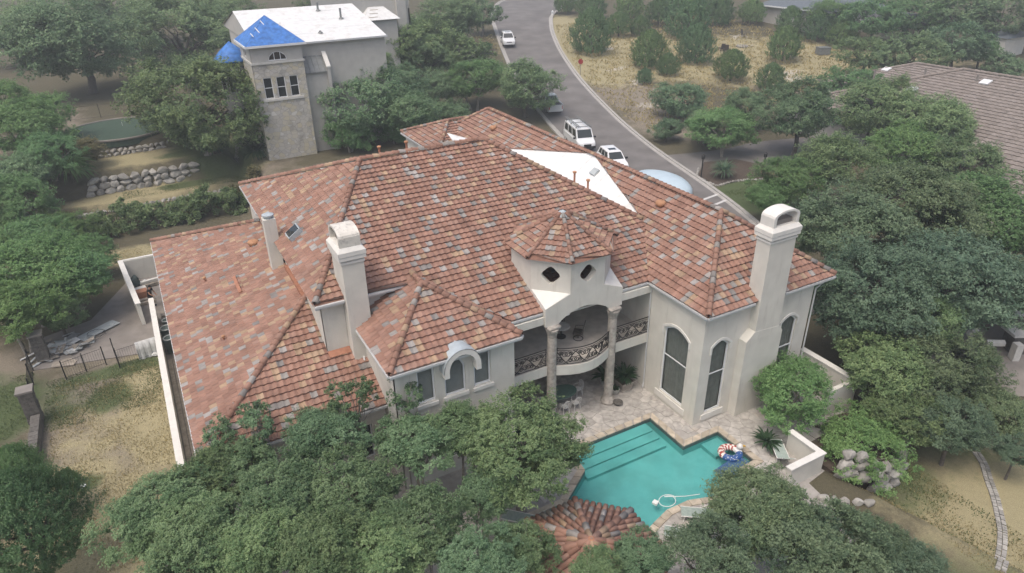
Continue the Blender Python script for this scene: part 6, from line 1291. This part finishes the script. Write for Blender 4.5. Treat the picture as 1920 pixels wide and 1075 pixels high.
# ---------------------------------------------------------------- palms, agaves and pots
def fronds(mb_c, c, n, L_, droop, w, up=.9, seed=0):
    k = random.Random(seed); C_ = []; N_ = []; S_ = []; verts = []; faces = []
    for i in range(n):
        a = k.uniform(0, 6.28); e = k.uniform(.15, 1.25)*up; l = L_*k.uniform(.75, 1.1); pts = []; d = Vector((math.cos(a)*math.cos(e), math.sin(a)*math.cos(e), math.sin(e))); p = Vector(c)
        for s in range(7): pts.append(p.copy()); p = p+d*(l/6); d = (d+Vector((0, 0, -droop*(s+1)/6*.3))).normalized()
        side = d.cross(Vector((0, 0, 1))); side = side.normalized() if side.length > .01 else Vector((1, 0, 0)); o = len(verts)
        for s, q in enumerate(pts):
            ww = w*math.sin(math.pi*(.12+.84*s/6)); verts += [q-side*ww-Vector((0, 0, ww*.35)), q, q+side*ww-Vector((0, 0, ww*.35))]
        for s in range(6): faces += [(o+3*s, o+3*s+1, o+3*s+4, o+3*s+3), (o+3*s+1, o+3*s+2, o+3*s+5, o+3*s+4)]
    mb_c.add(verts, faces)
def frond_plant(name, label, cat, loc, n, L_, droop, w, z=0.0, pot=None, trunk=.0, m_=None, seed=1, group=None):
    t = thing(name, label, cat, loc, group); x, y, z0 = loc
    if pot == 'square':
        mb = MB(); v = [(x+s*a, y+q*a, z0+h) for h, a in ((0, .36), (.08, .36), (.12, .32), (.55, .42), (.6, .48), (.68, .48)) for s, q in ((-1, -1), (1, -1), (1, 1), (-1, 1))]; mb.add(v, [(i*4+k, i*4+(k+1) % 4, i*4+4+(k+1) % 4, i*4+4+k) for i in range(5) for k in range(4)]); o = mb.build("planter", M['pot'], t); mb = MB(); mb.box(x-.42, x+.42, y-.42, y+.42, z0+.55, z0+.62); mb.build("soil", M['soil'], o); z0 += .62
    elif pot == 'round':
        mb = MB(); mb.lathe((x, y, z0), [(.14, 0), (.17, .03), (.25, .3), (.27, .34), (.24, .34), (.22, .3)], 14); mb.build("pot", M['white_pot'], t, True); z0 += .3
    if trunk: mb = MB(); mb.tube([(x, y, z0), (x+.03, y, z0+trunk)], [.1, .08], 8); mb.build("stem", M['bark'], t); z0 += trunk
    mb = MB(); fronds(mb, (x, y, z0), n, L_, droop, w, seed=seed); o = mb.build("fronds", m_ or M['frond'], t); return t
p = (22.87,26.63,0); frond_plant("potted_palm", "sago palm in a carved stone planter by the bay wall", "palm", (22.0, 26.7, .02), 70, .95, 1.0, .07, pot='square', trunk=.25, seed=3)
frond_plant("potted_palm", "leafy palm in a pale pot behind the carved planter", "palm", (21.2, 27.6, .02), 46, .85, 1.1, .08, pot='round', trunk=.35, seed=4)
frond_plant("potted_plant", "small plant in a pale pot left of the carved planter", "plant", (21.25, 26.55, .02), 26, .32, 1.0, .05, pot='round', seed=5)
frond_plant("agave", "spiky dark agave beside the wing wall under the balcony", "agave", (14.5, 26.0, .02), 60, 1.1, .25, .06, seed=6); 
frond_plant("sago_palm", "sago palm at the top of the splayed garden wall", "palm", (25.4, 18.7, .02), 44, .95, 1.2, .07, trunk=.35, seed=7)
frond_plant("sago_palm", "sago palm on the boulder bed below the rounded shrub", "palm", (28.6, 15.2, .05), 44, .9, 1.1, .07, trunk=.2, seed=8)
frond_plant("fountain_grass", "weeping bright green clump left of the boulder wall", "plant", (-6.83,78.22,2.93), 300, 2.8, 2.0, .06, trunk=1.4, m_=M['leaf_light'], seed=9)
frond_plant("fountain_grass", "weeping green clump on the terrace beside the big oak", "plant", (6.49,78.62,3.57), 220, 2.2, 2.0, .08, trunk=1.0, m_=M['frond'], seed=10)
frond_plant("palm_clump", "palm clump at the stone tower's foot", "palm", (10.38,75.08,3.27), 200, 2.4, 1.4, .09, trunk=1.0, seed=11)
frond_plant("yucca", "drooping yucca in the kerbside bed", "plant", (54.68,52.24,0), 120, 1.8, 1.6, .06, trunk=.8, m_=M['leaf_blue'], seed=12)
bl = thing("stone_bowl", "small dark bowl at the right column's foot", "bowl", (20.62, 25.55, .02)); mb = MB(); mb.lathe((20.75, 25.6, .02), [(.14, 0), (.26, .12), (.3, .2), (.26, .2), (.2, .12)], 14); mb.build("bowl", M['darkstone'], bl)
# ---------------------------------------------------------------- hedge along the left terraces
def hedge(name, label, A, B, w, h, n, m_, seed):
    A, B = Vector(A), Vector(B); t = thing(name, label, "hedge", tuple(A.lerp(B, .5))); d = np.array((B-A)[:]); L_ = np.linalg.norm(d); nr = np.array([-d[1], d[0], 0])/np.hypot(d[0], d[1])
    kk = np.random.default_rng(seed); nc = int(L_*14); tt = kk.random(nc); ph = kk.uniform(-1, 1, nc); hh = kk.random(nc)**.6; top = .8+.25*np.sin(tt*L_*.9+seed)+.15*np.sin(tt*L_*2.7)
    c = np.array(A[:])+tt[:, None]*d+nr*(ph*w/2*np.sqrt(np.clip(1-hh**2*.7, 0, 1)))[:, None]; c[:, 2] = ground_z(c[:, 0], c[:, 1])+hh*h*top
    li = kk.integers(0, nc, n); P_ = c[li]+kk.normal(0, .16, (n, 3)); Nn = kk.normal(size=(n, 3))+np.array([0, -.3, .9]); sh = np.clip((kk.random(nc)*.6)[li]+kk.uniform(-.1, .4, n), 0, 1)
    o = link("foliage", leaf_mesh("foliage", P_, Nn, kk.uniform(.12, .24, n), sh, m_), t); 
    mb = MB(); 
    for q in range(int(L_/1.2)): p = A+(B-A)*((q+.5)/int(L_/1.2)); mb.tube([(p.x, p.y, gz(p.x, p.y)-.1), (p.x+.1, p.y, gz(p.x, p.y)+h*.7)], [.05, .02], 5)
    mb.build("stems", M['bark'], t)
hedge("garden_hedge", "long loose hedge between the boulder terraces and the house", (-8.2, 70.0, 0), (8.6, 70.2, 0), 3.4, 2.3, 22000, M['leaf_oak'], 3)
hedge("shrub_row", "low yellowish shrubs at the right end of the hedge", (6.0, 72.0, 0), (9.6, 71.5, 0), 1.6, 1.4, 3000, M['leaf_dry'], 5)
# ---------------------------------------------------------------- left side yard
yw = thing("side_yard_wall", "long low cream wall beside the low roof's left eave", "wall", (-2.1, 40, 0)); mb = MB(); mb.box(-2.2, -1.98, 30.0, 50.2, -.2, 1.72); mb.build("wall", st, yw); mb = MB(); mb.box(-2.26, -1.92, 29.9, 50.25, 1.72, 1.8); mb.build("cap", M['trim'], yw)
uw = thing("utility_yard_wall", "cream wall corner around the utility yard", "wall", (-3.6, 58, 0)); mb = MB(); mb.prism([(-3.85, 58.1), (-3.05, 49.9), (-2.82, 49.9), (-3.6, 58.1)], -.2, 1.75); mb.box(-3.85, -1.2, 58.1, 58.35, -.2, 1.75); mb.build("wall", st, uw); mb = MB(); mb.prism([(-3.92, 58.15), (-3.12, 49.8), (-2.76, 49.8), (-3.55, 58.15)], 1.75, 1.82); mb.box(-3.92, -1.2, 58.152, 58.4, 1.75, 1.82); mb.build("cap", M['trim'], uw)
def bin_(label, x, y, s=1.0):
    t = thing("wheelie_bin", label, "bin", (x, y, .03), "bins between the wall and the house"); mb = MB(); v = [(x+a*s*k, y+b*s*k, .03+h*s) for h, k in ((.05, .24), (.85, .31), (.9, .33), (.95, .33)) for a, b in ((-1, -1), (1, -1), (1, 1), (-1, 1))]; mb.add(v, [(i*4+k, i*4+(k+1) % 4, i*4+4+(k+1) % 4, i*4+4+k) for i in range(3) for k in range(4)]+[(12, 13, 14, 15)]); mb.build("bin_body", M['bin'], t)
    mb = MB(); mb.tube([(x+.3*s*math.cos(q), y+.3*s*math.sin(q), .03+.97*s) for q in [i*math.pi/8 for i in range(17)]], .04, 5); mb.build("rim", M['sheet'], t)
bin_("dark green bin nearest the pool side behind the low wall", -1.5, 45.0, 1.15); bin_("dark green bin in the middle behind the low wall", -1.55, 46.4, 1.2); bin_("dark green bin farthest behind the low wall", -1.45, 48.0, .95)
bx = thing("stone_block_stack", "pair of stacked concrete blocks at the eave beside the bins", "blocks", (-1.4, 49.6, .03))
for z in (.03, .34): mb = MB(); mb.box(-1.75, -1.25, 49.3+z*.2, 49.85, z, z+.28); mb.build("block", M['concrete'], bx)
for lb, (x, y, z), s, m_ in (("white rag lying on the wall side of the lawn", (-2.75, 45.6, .0), .28, 'plastic'), ("crumpled white sheet against the low wall", (-2.45, 45.3, .0), .4, 'plastic')):
    t = thing("white_rag", lb, "rag", (x, y, z), "white scraps by the low wall"); o = boulder(t, (x, y, z+s*.35), s*2, s*1.5, s*1.1, nm="crumpled_cloth"); o.data = o.data.copy(); o.data.materials[0] = M[m_]
dp = thing("drain_cover", "small white disc lying on the left lawn", "disc", (-6.78, 33.73, .02)); mb = MB(); mb.lathe((-6.78, 33.73, 0), [(.16, 0), (.16, .04), (.12, .05)], 14); mb.build("disc", M['hose'], dp)
# timbers and rubble inside the utility yard
def pile(name, label, cat, items):
    t = thing(name, label, cat, (items[0][1][0], items[0][1][1], .03))
    for nm, c_, a, b, h, m_ in items:
        a = Vector((*a, 0)); b = Vector((*b, 0)); mb = MB(); mb.obox(c_, a, b, Vector((0, 0, h))); mb.build(nm, M[m_], t)
    return t
pile("timber_pile", "stack of pale boards in the utility yard", "boards", [("board", (-1.9, 56.6, .2), (.75, .15), (-.03, .14), .12, 'wood'), ("board", (-1.9, 56.2, .2), (.75, .15), (-.03, .12), .12, 'wood'), ("board", (-2.0, 56.4, .45), (.7, .12), (-.03, .14), .1, 'limestone')])
pile("crate_pile", "reddish crates and boards beside the man", "crates", [("crate", (-2.75, 54.6, .3), (.4, .05), (-.04, .35), .28, 'terracotta'), ("board", (-2.6, 53.7, .15), (.6, .1), (-.03, .16), .1, 'wood'), ("board", (-2.55, 53.2, .15), (.6, .05), (-.02, .14), .1, 'wood'), ("slab", (-2.9, 55.4, .35), (.5, .1), (-.05, .35), .06, 'limestone')])
t = thing("green_bag", "dark green bag in the utility yard corner", "bag", (-3.1, 57.2, .03)); o = boulder(t, (-3.1, 57.0, .45), 1.0, .9, 1.0, nm="bag"); o.data = o.data.copy(); o.data.materials[0] = M['bin']
t = thing("pale_bag", "pale sack beside the green bag", "bag", (-2.5, 56.6, .03)); o = boulder(t, (-2.5, 56.5, .3), .7, .6, .6, nm="sack"); o.data = o.data.copy(); o.data.materials[0] = M['debris']
ms = thing("metal_sheet", "long grey metal sheet lying on the side paving", "sheet", (-6, 50.5, .05)); a, b = Vector((-6.94,49.7,0.15)), Vector((-4.66,51.19,0.15)); d = (b-a); w_ = Vector((-d.y, d.x, 0)).normalized()
for k in range(3): mb = MB(); mb.obox(a.lerp(b, .5)+Vector((0, 0, .02*k))+w_*(.05*k), d*(.5-.03*k), w_*(.42-.05*k), Vector((0, 0, .012))); mb.build("sheet_panel", M['sheet'], ms)
db = thing("debris_pile", "heap of torn plastic, boards and metal scraps by the stone pillar", "debris", (-7.8, 48.8, .03)); kk = random.Random(8)
for i in range(70):
    p = Vector((-7.93,49.15,0)); c_ = p+Vector((kk.gauss(0, .75), kk.gauss(0, .7), 0)); a = kk.uniform(0, 6.28); l, w = kk.uniform(.15, .55), kk.uniform(.06, .3); tl = kk.uniform(-.4, .4); mb = MB()
    mb.obox((c_.x, c_.y, .1+kk.random()*.4*math.exp(-(c_-p).length)), Vector((math.cos(a)*l, math.sin(a)*l, tl*l)), Vector((-math.sin(a)*w, math.cos(a)*w, kk.uniform(-.3, .3)*w)), Vector((0, 0, .012))); mb.build("scrap", M[kk.choice(['debris', 'debris', 'sheet', 'plastic', 'wood'])], db)
mb = MB(); mb.prism([(-8.6, 46.9), (-7.3, 46.5), (-7.1, 47.0), (-7.6, 47.6), (-8.5, 47.5)], .03, .09); mb.build("plywood", M['wood'], db)
bk = thing("wire_coil", "coil of dark wire on the side paving", "wire", (-5.7, 50.2, .05)); mb = MB(); c_ = Vector((-5.91,49.76,0.1)); mb.tube([c_+Vector((.55*math.cos(q), .5*math.sin(q), .03*q)) for q in [i*.4 for i in range(32)]], .018, 4); mb.build("coil", M['iron'], bk)
# iron fences, gate and pillars
def fence(name, label, A, B, h, posts, cat="fence"):
    A, B = Vector(A), Vector(B); t = thing(name, label, cat, tuple(A)); d = B-A; L_ = d.length; mb = MB()
    for z in (.15, h-.06): mb.tube([A+Vector((0, 0, z)), B+Vector((0, 0, z))], .014, 4)
    mb.build("rails", M['iron'], t)
    for i in range(posts): p = A.lerp(B, i/(posts-1)); mb = MB(); mb.obox(p+Vector((0, 0, h/2+.05)), (.032, 0, 0), (0, .032, 0), (0, 0, h/2+.05)); mb.build("post", M['iron'], t)
    n = int(L_/.13); mb = MB()
    for i in range(1, n): p = A.lerp(B, i/n); mb.tube([p+Vector((0, 0, .1)), p+Vector((0, 0, h))], .007, 3, caps=False)
    mb.build("pickets", M['iron'], t); return t
fence("iron_fence", "black iron fence between the side paving and the lawn, right part", (-4.69,44.85,0), (-2.29,45.19,0), 1.3, 2); fence("iron_fence", "black iron fence between the side paving and the lawn, left part", (-7.69,44.96,0), (-5.44,45.57,0), 1.3, 3)
fence("iron_gate", "open black iron gate leaf in the lawn fence", (-4.69,44.71,0), (-4.88,46.4,0), 1.3, 2, "gate"); fence("iron_fence", "black iron fence panel between the two stone pillars", (-9.6, 47.2, 0), (-9.2, 41.6, 0), 1.5, 4); fence("iron_fence", "dark fence behind the putting green under the big oak", (-10, 96.5, gz(-10, 96.5)), (6, 96, gz(6, 96)), 1.6, 6)
pw = thing("plastic_wrap", "translucent plastic hung over the iron fence by the low wall", "plastic", (-2.7, 46.2, .03)); mb = MB(); A, B = Vector((-3.52,45.03,0)), Vector((-2.29,45.19,0)); v = []
for i in range(13):
    p = A.lerp(B, i/12); wv = .08*math.sin(i*1.7); v += [p+Vector((0, wv-.02, .02)), p+Vector((0, wv*.6-.02, .7)), p+Vector((0, -.03, 1.34)), p+Vector((0, .05, 1.33))]
mb.add(v, [(i*4+k, i*4+4+k, i*4+5+k, i*4+1+k) for i in range(12) for k in range(3)]); mb.build("plastic_sheet", M['plastic'], pw, True)
def pillar(label, x, y, h):
    t = thing("stone_pillar", label, "pillar", (x, y, 0), "dark stone fence pillars"); k = random.Random(int(x*100+y*7))
    z = -.1; i = 0
    while z < h:
        hh = k.uniform(.22, .32)
        for a, b in ((-.17, -.17), (.17, -.17), (.17, .17), (-.17, .17)):
            mb = MB(); e = k.uniform(0, .03); mb.box(x+a-.165-e*(a < 0), x+a+.165+e*(a > 0), y+b-.165-e*(b < 0), y+b+.165+e*(b > 0), z+.006, z+hh-.008); mb.build("stone", M['darkstone'], t)
        z += hh
    mb = MB(); mb.box(x-.42, x+.42, y-.42, y+.42, z, z+.12); mb.build("capstone", M['concrete'], t)
pillar("dark stone pillar by the debris pile", -9.0, 48.2, 1.9); pillar("dark stone pillar above the bottom left juniper", -9.1, 41.0, 1.9)
lwz = thing("low_stone_wall", "low dark stone wall running down from the lower pillar", "stone wall", (-8.9, 39, 0)); k = random.Random(4)
for i in range(9):
    for j in range(3): mb = MB(); y = 40.4-i*.42+k.uniform(-.03, .03); mb.box(-9.2+k.uniform(-.03, .03), -8.75, y-.2, y+.2, j*.26-.05, j*.26+.2); mb.build("stone", M['darkstone'], lwz)
# hedge side stones right: slab path stones under left eave
pp = thing("plank_walk", "weathered planks lying along the passage under the low eave", "planks", (-1.4, 38, .03))
for i in range(4): mb = MB(); mb.box(-1.9+i*.28, -1.66+i*.28, 30.5, 44.0, .035, .09+.004*i); mb.build("plank", M['wood'], pp)
# ---------------------------------------------------------------- the man in the utility yard
def skin_body(name, pts, edges, radii, m_, parent=None, sub=2, root=0):
    me = bpy.data.meshes.new(name); me.from_pydata(pts, edges, []); o = bpy.data.objects.new(name, me); col.objects.link(o); sk = o.modifiers.new("s", 'SKIN'); sk.use_smooth_shade = True
    if not me.skin_vertices: o.modifiers.new("t", 'SKIN')
    for i, r in enumerate(radii): me.skin_vertices[0].data[i].radius = (r, r) if not hasattr(r, '__len__') else r; me.skin_vertices[0].data[i].use_root = i == root
    ss = o.modifiers.new("u", 'SUBSURF'); ss.levels = sub; ss.render_levels = sub
    ev = o.evaluated_get(bpy.context.evaluated_depsgraph_get()); nm = bpy.data.meshes.new_from_object(ev); o.modifiers.clear(); o.data = nm; nm.materials.clear(); nm.materials.append(m_); return o
per = thing("person", "man in black t-shirt, dark shorts and cap stooping in the utility yard", "person", (-2.2, 52.6, .03)); per.rotation_euler = (0, 0, R(-40))
J = [(0, 0, .98), (.05, 0, 1.2), (.12, 0, 1.42), (.17, 0, 1.53), (.22, 0, 1.64), (.23, 0, 1.74),    # pelvis..head top
     (.12, .2, 1.42), (.2, .26, 1.16), (.34, .22, .98), (.40, .2, .94), (.12, -.2, 1.42), (.24, -.26, 1.18), (.42, -.2, 1.06), (.48, -.18, 1.03),
     (0, .1, .92), (.05, .12, .5), (-.02, .12, .08), (.12, .13, .04), (0, -.1, .92), (.0, -.12, .5), (-.1, -.12, .08), (.04, -.13, .04)]
E_ = [(0, 1), (1, 2), (2, 3), (3, 4), (4, 5), (2, 6), (6, 7), (7, 8), (8, 9), (2, 10), (10, 11), (11, 12), (12, 13), (0, 14), (14, 15), (15, 16), (16, 17), (0, 18), (18, 19), (19, 20), (20, 21)]
rad = [(.12, .10), (.11, .09), (.13, .09), .058, .095, .075, .065, .05, .04, .035, .065, .05, .04, .035, .09, .065, .045, .035, .09, .065, .045, .035]
for wv, dr, sg in ((9, (.07, -.01, -.04), 1), (13, (.075, .01, -.035), -1)):
    for q, (dy, ln) in enumerate(((-.032, .85), (-.011, 1.0), (.011, 1.08), (.032, .95), (.05*sg, .55))):
        b_ = Vector(J[wv]); m_ = b_+Vector((dr[0]*.55*ln, dy, dr[2]*.35)); e_ = b_+Vector((dr[0]*1.05*ln, dy*1.1, dr[2]*1.3)); J += [tuple(m_), tuple(e_)]; E_ += [(wv, len(J)-2), (len(J)-2, len(J)-1)]; rad += [.011, .009]
J += [(.325, 0, 1.625)]; E_ += [(4, len(J)-1)]; rad += [.022]
try:
    bd_ = skin_body("body", J, E_, rad, M['skin']); local(bd_, per)
    sh_ = skin_body("shirt", [(-.01, 0, .84), J[1], (.115, 0, 1.40), (.12, .19, 1.40), (.165, .24, 1.25), (.12, -.19, 1.40), (.18, -.24, 1.26), (.15, 0, 1.49)], [(0, 1), (1, 2), (2, 3), (3, 4), (2, 5), (5, 6), (2, 7)], [(.20, .16), (.19, .155), (.19, .15), .10, .085, .10, .085, .08], M['shirt']); local(sh_, per)
    so_ = skin_body("shorts", [(0, 0, 1.02), (0, .085, .86), (.04, .12, .55), (0, -.085, .86), (0, -.12, .55)], [(0, 1), (1, 2), (0, 3), (3, 4)], [(.16, .13), .125, .11, .125, .11], M['shorts']); local(so_, per)
except Exception as ex: print("person", ex)
mb = MB(); mb.lathe((.225, 0, 1.68), [(.105, 0), (.105, .05), (.08, .1), (.02, .12)], 12); mb.obox((.34, 0, 1.685), (.07, 0, -.01), (0, .07, 0), (0, 0, .008)); c_ = link("cap", mb.mesh("cap", M['shirt'], True)); local(c_, per)
for s in (-1, 1): mb = MB(); mb.obox((.10 if s > 0 else .02, s*.13, .045), (.13, 0, 0), (0, .05, 0), (0, 0, .04)); c_ = link("shoe", mb.mesh("shoe", M['black'])); local(c_, per)
# ---------------------------------------------------------------- field things and street furniture
def sign(x, y, z):
    t = thing("road_sign", "small red octagonal sign at the field's kerb", "sign", (x, y, z)); mb = MB(); mb.tube([(x, y, z), (x, y, z+2.0)], .04, 6); mb.build("post", M['metal_roof'], t)
    f_ = Vector((-x, -y, 0)).normalized(); s_ = Vector((-f_.y, f_.x, 0)); mb = MB(); pts = [Vector((x, y, z+2.1))+f_*.05+(s_*math.cos(a)+Vector((0, 0, 1))*math.sin(a))*.42 for a in [math.pi/8+k*math.pi/4 for k in range(8)]]; mb.add(pts+[p-f_*.03 for p in pts], [tuple(range(8)), tuple(range(15, 7, -1))]+[(i, 8+i, 8+(i+1) % 8, (i+1) % 8) for i in range(8)]); mb.build("sign_plate", M['red'], t)
p = (64.99,95.59,3.06); sign(*p)
def adir(label, p, rz_):
    t = thing("field_chair", label, "chair", p, "dark chairs by the fire ring"); t.rotation_euler = (0, 0, rz_)
    def lp(nm, f_): g = MB(); f_(g); o = link(nm, g.mesh(nm, M['wicker'])); local(o, t)
    lp("seat", lambda g: g.obox((0, 0, .4), (.35, 0, .05), (0, .35, 0), (0, 0, .03))); lp("backrest", lambda g: g.obox((-.42, 0, .8), (-.14, 0, .5), (0, .35, 0), (.03, 0, .01)))
    for s in (-1, 1): lp("arm", lambda g: g.obox((0, s*.42, .62), (.4, 0, 0), (0, .07, 0), (0, 0, .02))); lp("leg", lambda g: g.obox((.3, s*.4, .3), (.04, 0, 0), (0, .03, 0), (0, 0, .31))); lp("leg", lambda g: g.obox((-.3, s*.36, .18), (.04, 0, 0), (0, .03, 0), (0, 0, .2)))
adir("dark field chair, left of the pair below the fire ring", (93.65,93.69,4.5), 1.2); adir("dark field chair, right of the pair below the fire ring", (93.85,92.83,4.42), .9); adir("lone dark field chair up the slope from the fire ring", (103.62,98.53,5.58), -1.2)
p = (98.57,93.78,4.79); fr = thing("fire_ring", "ring of dark stones in the dry field", "fire ring", p)
for i in range(12): a = i*math.pi/6; boulder(fr, (p[0]+.85*math.cos(a), p[1]+.85*math.sin(a), gz(p[0], p[1])+.15), .5, .4, .4, nm="ring_stone")
for o in fr.children: o.data = BOULD[0]
p = (106.98,83.17,4.15); bxx = thing("dark_box", "dark grey trunk standing in the dry field", "box", p); mb = MB(); mb.obox((p[0], p[1], p[2]+.55), (.95, -.3, 0), (.22, .7, 0), (0, 0, .55)); mb.build("box_body", M['metal_roof'], bxx); mb = MB(); mb.obox((p[0], p[1], p[2]+1.14), (1.0, -.32, 0), (.24, .75, 0), (0, 0, .05)); mb.build("lid", M['metal_roof'], bxx)
for lb, p in (("dark garden post at the kerb corner of the bed", (52.55,53.35,0)), ("dark garden post at the right of the kerbside bed", (58.7,50.39,0))):
    t = thing("bollard_light", lb, "post light", p, "dark post lights by the street"); mb = MB(); mb.tube([p, (p[0], p[1], p[2]+2.2)], .07, 8); mb.build("post", M['iron'], t); mb = MB(); mb.lathe((p[0], p[1], p[2]+2.2), [(.1, 0), (.18, .06), (.18, .36), (.22, .4), (.05, .6)], 8); mb.build("lantern", M['iron'], t)
p = (84.56,135.74,7.37); hy = thing("white_marker", "little white marker on the kerb near the top of the street", "marker", p); mb = MB(); mb.lathe(p, [(.2, 0), (.2, .5), (.28, .55), (.18, .8), (.03, .9)], 10); mb.build("marker_body", M['white_paint'], hy)

# ---------------------------------------------------------------- grass tufts on the lawns and the field (too many to count)
def grass(name, label_mat, regions, n, size, seed):
    k = np.random.default_rng(seed); pts = []
    for (x0, x1, y0, y1, w) in regions: m_ = int(n*w); pts.append(np.stack([k.uniform(x0, x1, m_), k.uniform(y0, y1, m_)], -1))
    p = np.vstack(pts); cl = np.sin(p[:, 0]*1.7+seed)*np.sin(p[:, 1]*1.3)+k.normal(0, .5, len(p)); p = p[cl > -.2]; rx_ = np.interp(p[:, 1], RR[:, 1], RR[:, 0]); rl_ = np.interp(p[:, 1], RL[:, 1], RL[:, 0]); p = p[(p[:, 0] > rx_+1.0) | (p[:, 0] < rl_-1.0)]; z = ground_z(p[:, 0], p[:, 1]); n = len(p)
    C_ = np.concatenate([p, (z+.01)[:, None]], 1); a = k.uniform(0, 6.28, n); h = size*k.uniform(.5, 1.4, n); d = np.stack([np.cos(a), np.sin(a), np.zeros(n)], -1); ln = k.normal(0, .5, (n, 3))*h[:, None]; ln[:, 2] = h
    V_ = np.stack([C_-d*h[:, None]*.35, C_+d*h[:, None]*.35, C_+ln], 1).reshape(-1, 3)
    me = bpy.data.meshes.new(name); me.from_pydata(V_.tolist(), [], np.arange(3*n).reshape(-1, 3).tolist()); at = me.attributes.new("leaf", 'FLOAT', 'FACE'); at.data.foreach_set("value", k.random(n).astype(np.float32)); me.materials.append(label_mat)
    return stuff(link(name, me))
M['grass_dry'] = leafmat('dry grass', (.25, .22, .125), (.40, .35, .205)); M['grass_green'] = leafmat('green grass', (.085, .125, .055), (.16, .20, .09))
tag(grass("dry_grass", M['grass_dry'], [(-8.4, -2.4, 27, 44.5, .3), (27.5, 40, 5, 15, .3), (-7, 8, 61, 65, .12)], 60000, .07, 1), "dry straw coloured grass on the lawns", "grass")
tag(grass("green_grass", M['grass_green'], [(-8.8, -2.4, 39.5, 45.3, .22), (-13, -9.5, 40, 47, .12), (28.5, 40, 9, 17, .3), (-3, 9, 74.6, 77, .1), (51.5, 57, 43, 49, .12)], 42000, .07, 2), "green grass patches on the lawns", "grass")
tag(grass("field_grass", M['grass_dry'], [(60, 112, 70, 125, 1.0)], 36000, .26, 3), "straw coloured grass of the vacant field", "grass")

# ---------------------------------------------------------------- thin summer haze
mb = MB(); mb.box(-430, 570, -70, 645, -6, 27); hz = mb.build("haze", None); hz.data.materials.clear()
hm = bpy.data.materials.new('haze'); hm.use_nodes = True; hn = hm.node_tree; hn.nodes.remove(hn.nodes["Principled BSDF"])
pv = hn.nodes.new("ShaderNodeVolumePrincipled"); pv.inputs["Color"].default_value = (.93, .97, .97, 1); pv.inputs["Density"].default_value = .0012; pv.inputs["Anisotropy"].default_value = .2
hn.links.new(pv.outputs[0], hn.nodes["Material Output"].inputs["Volume"]); hz.data.materials.append(hm); stuff(hz)
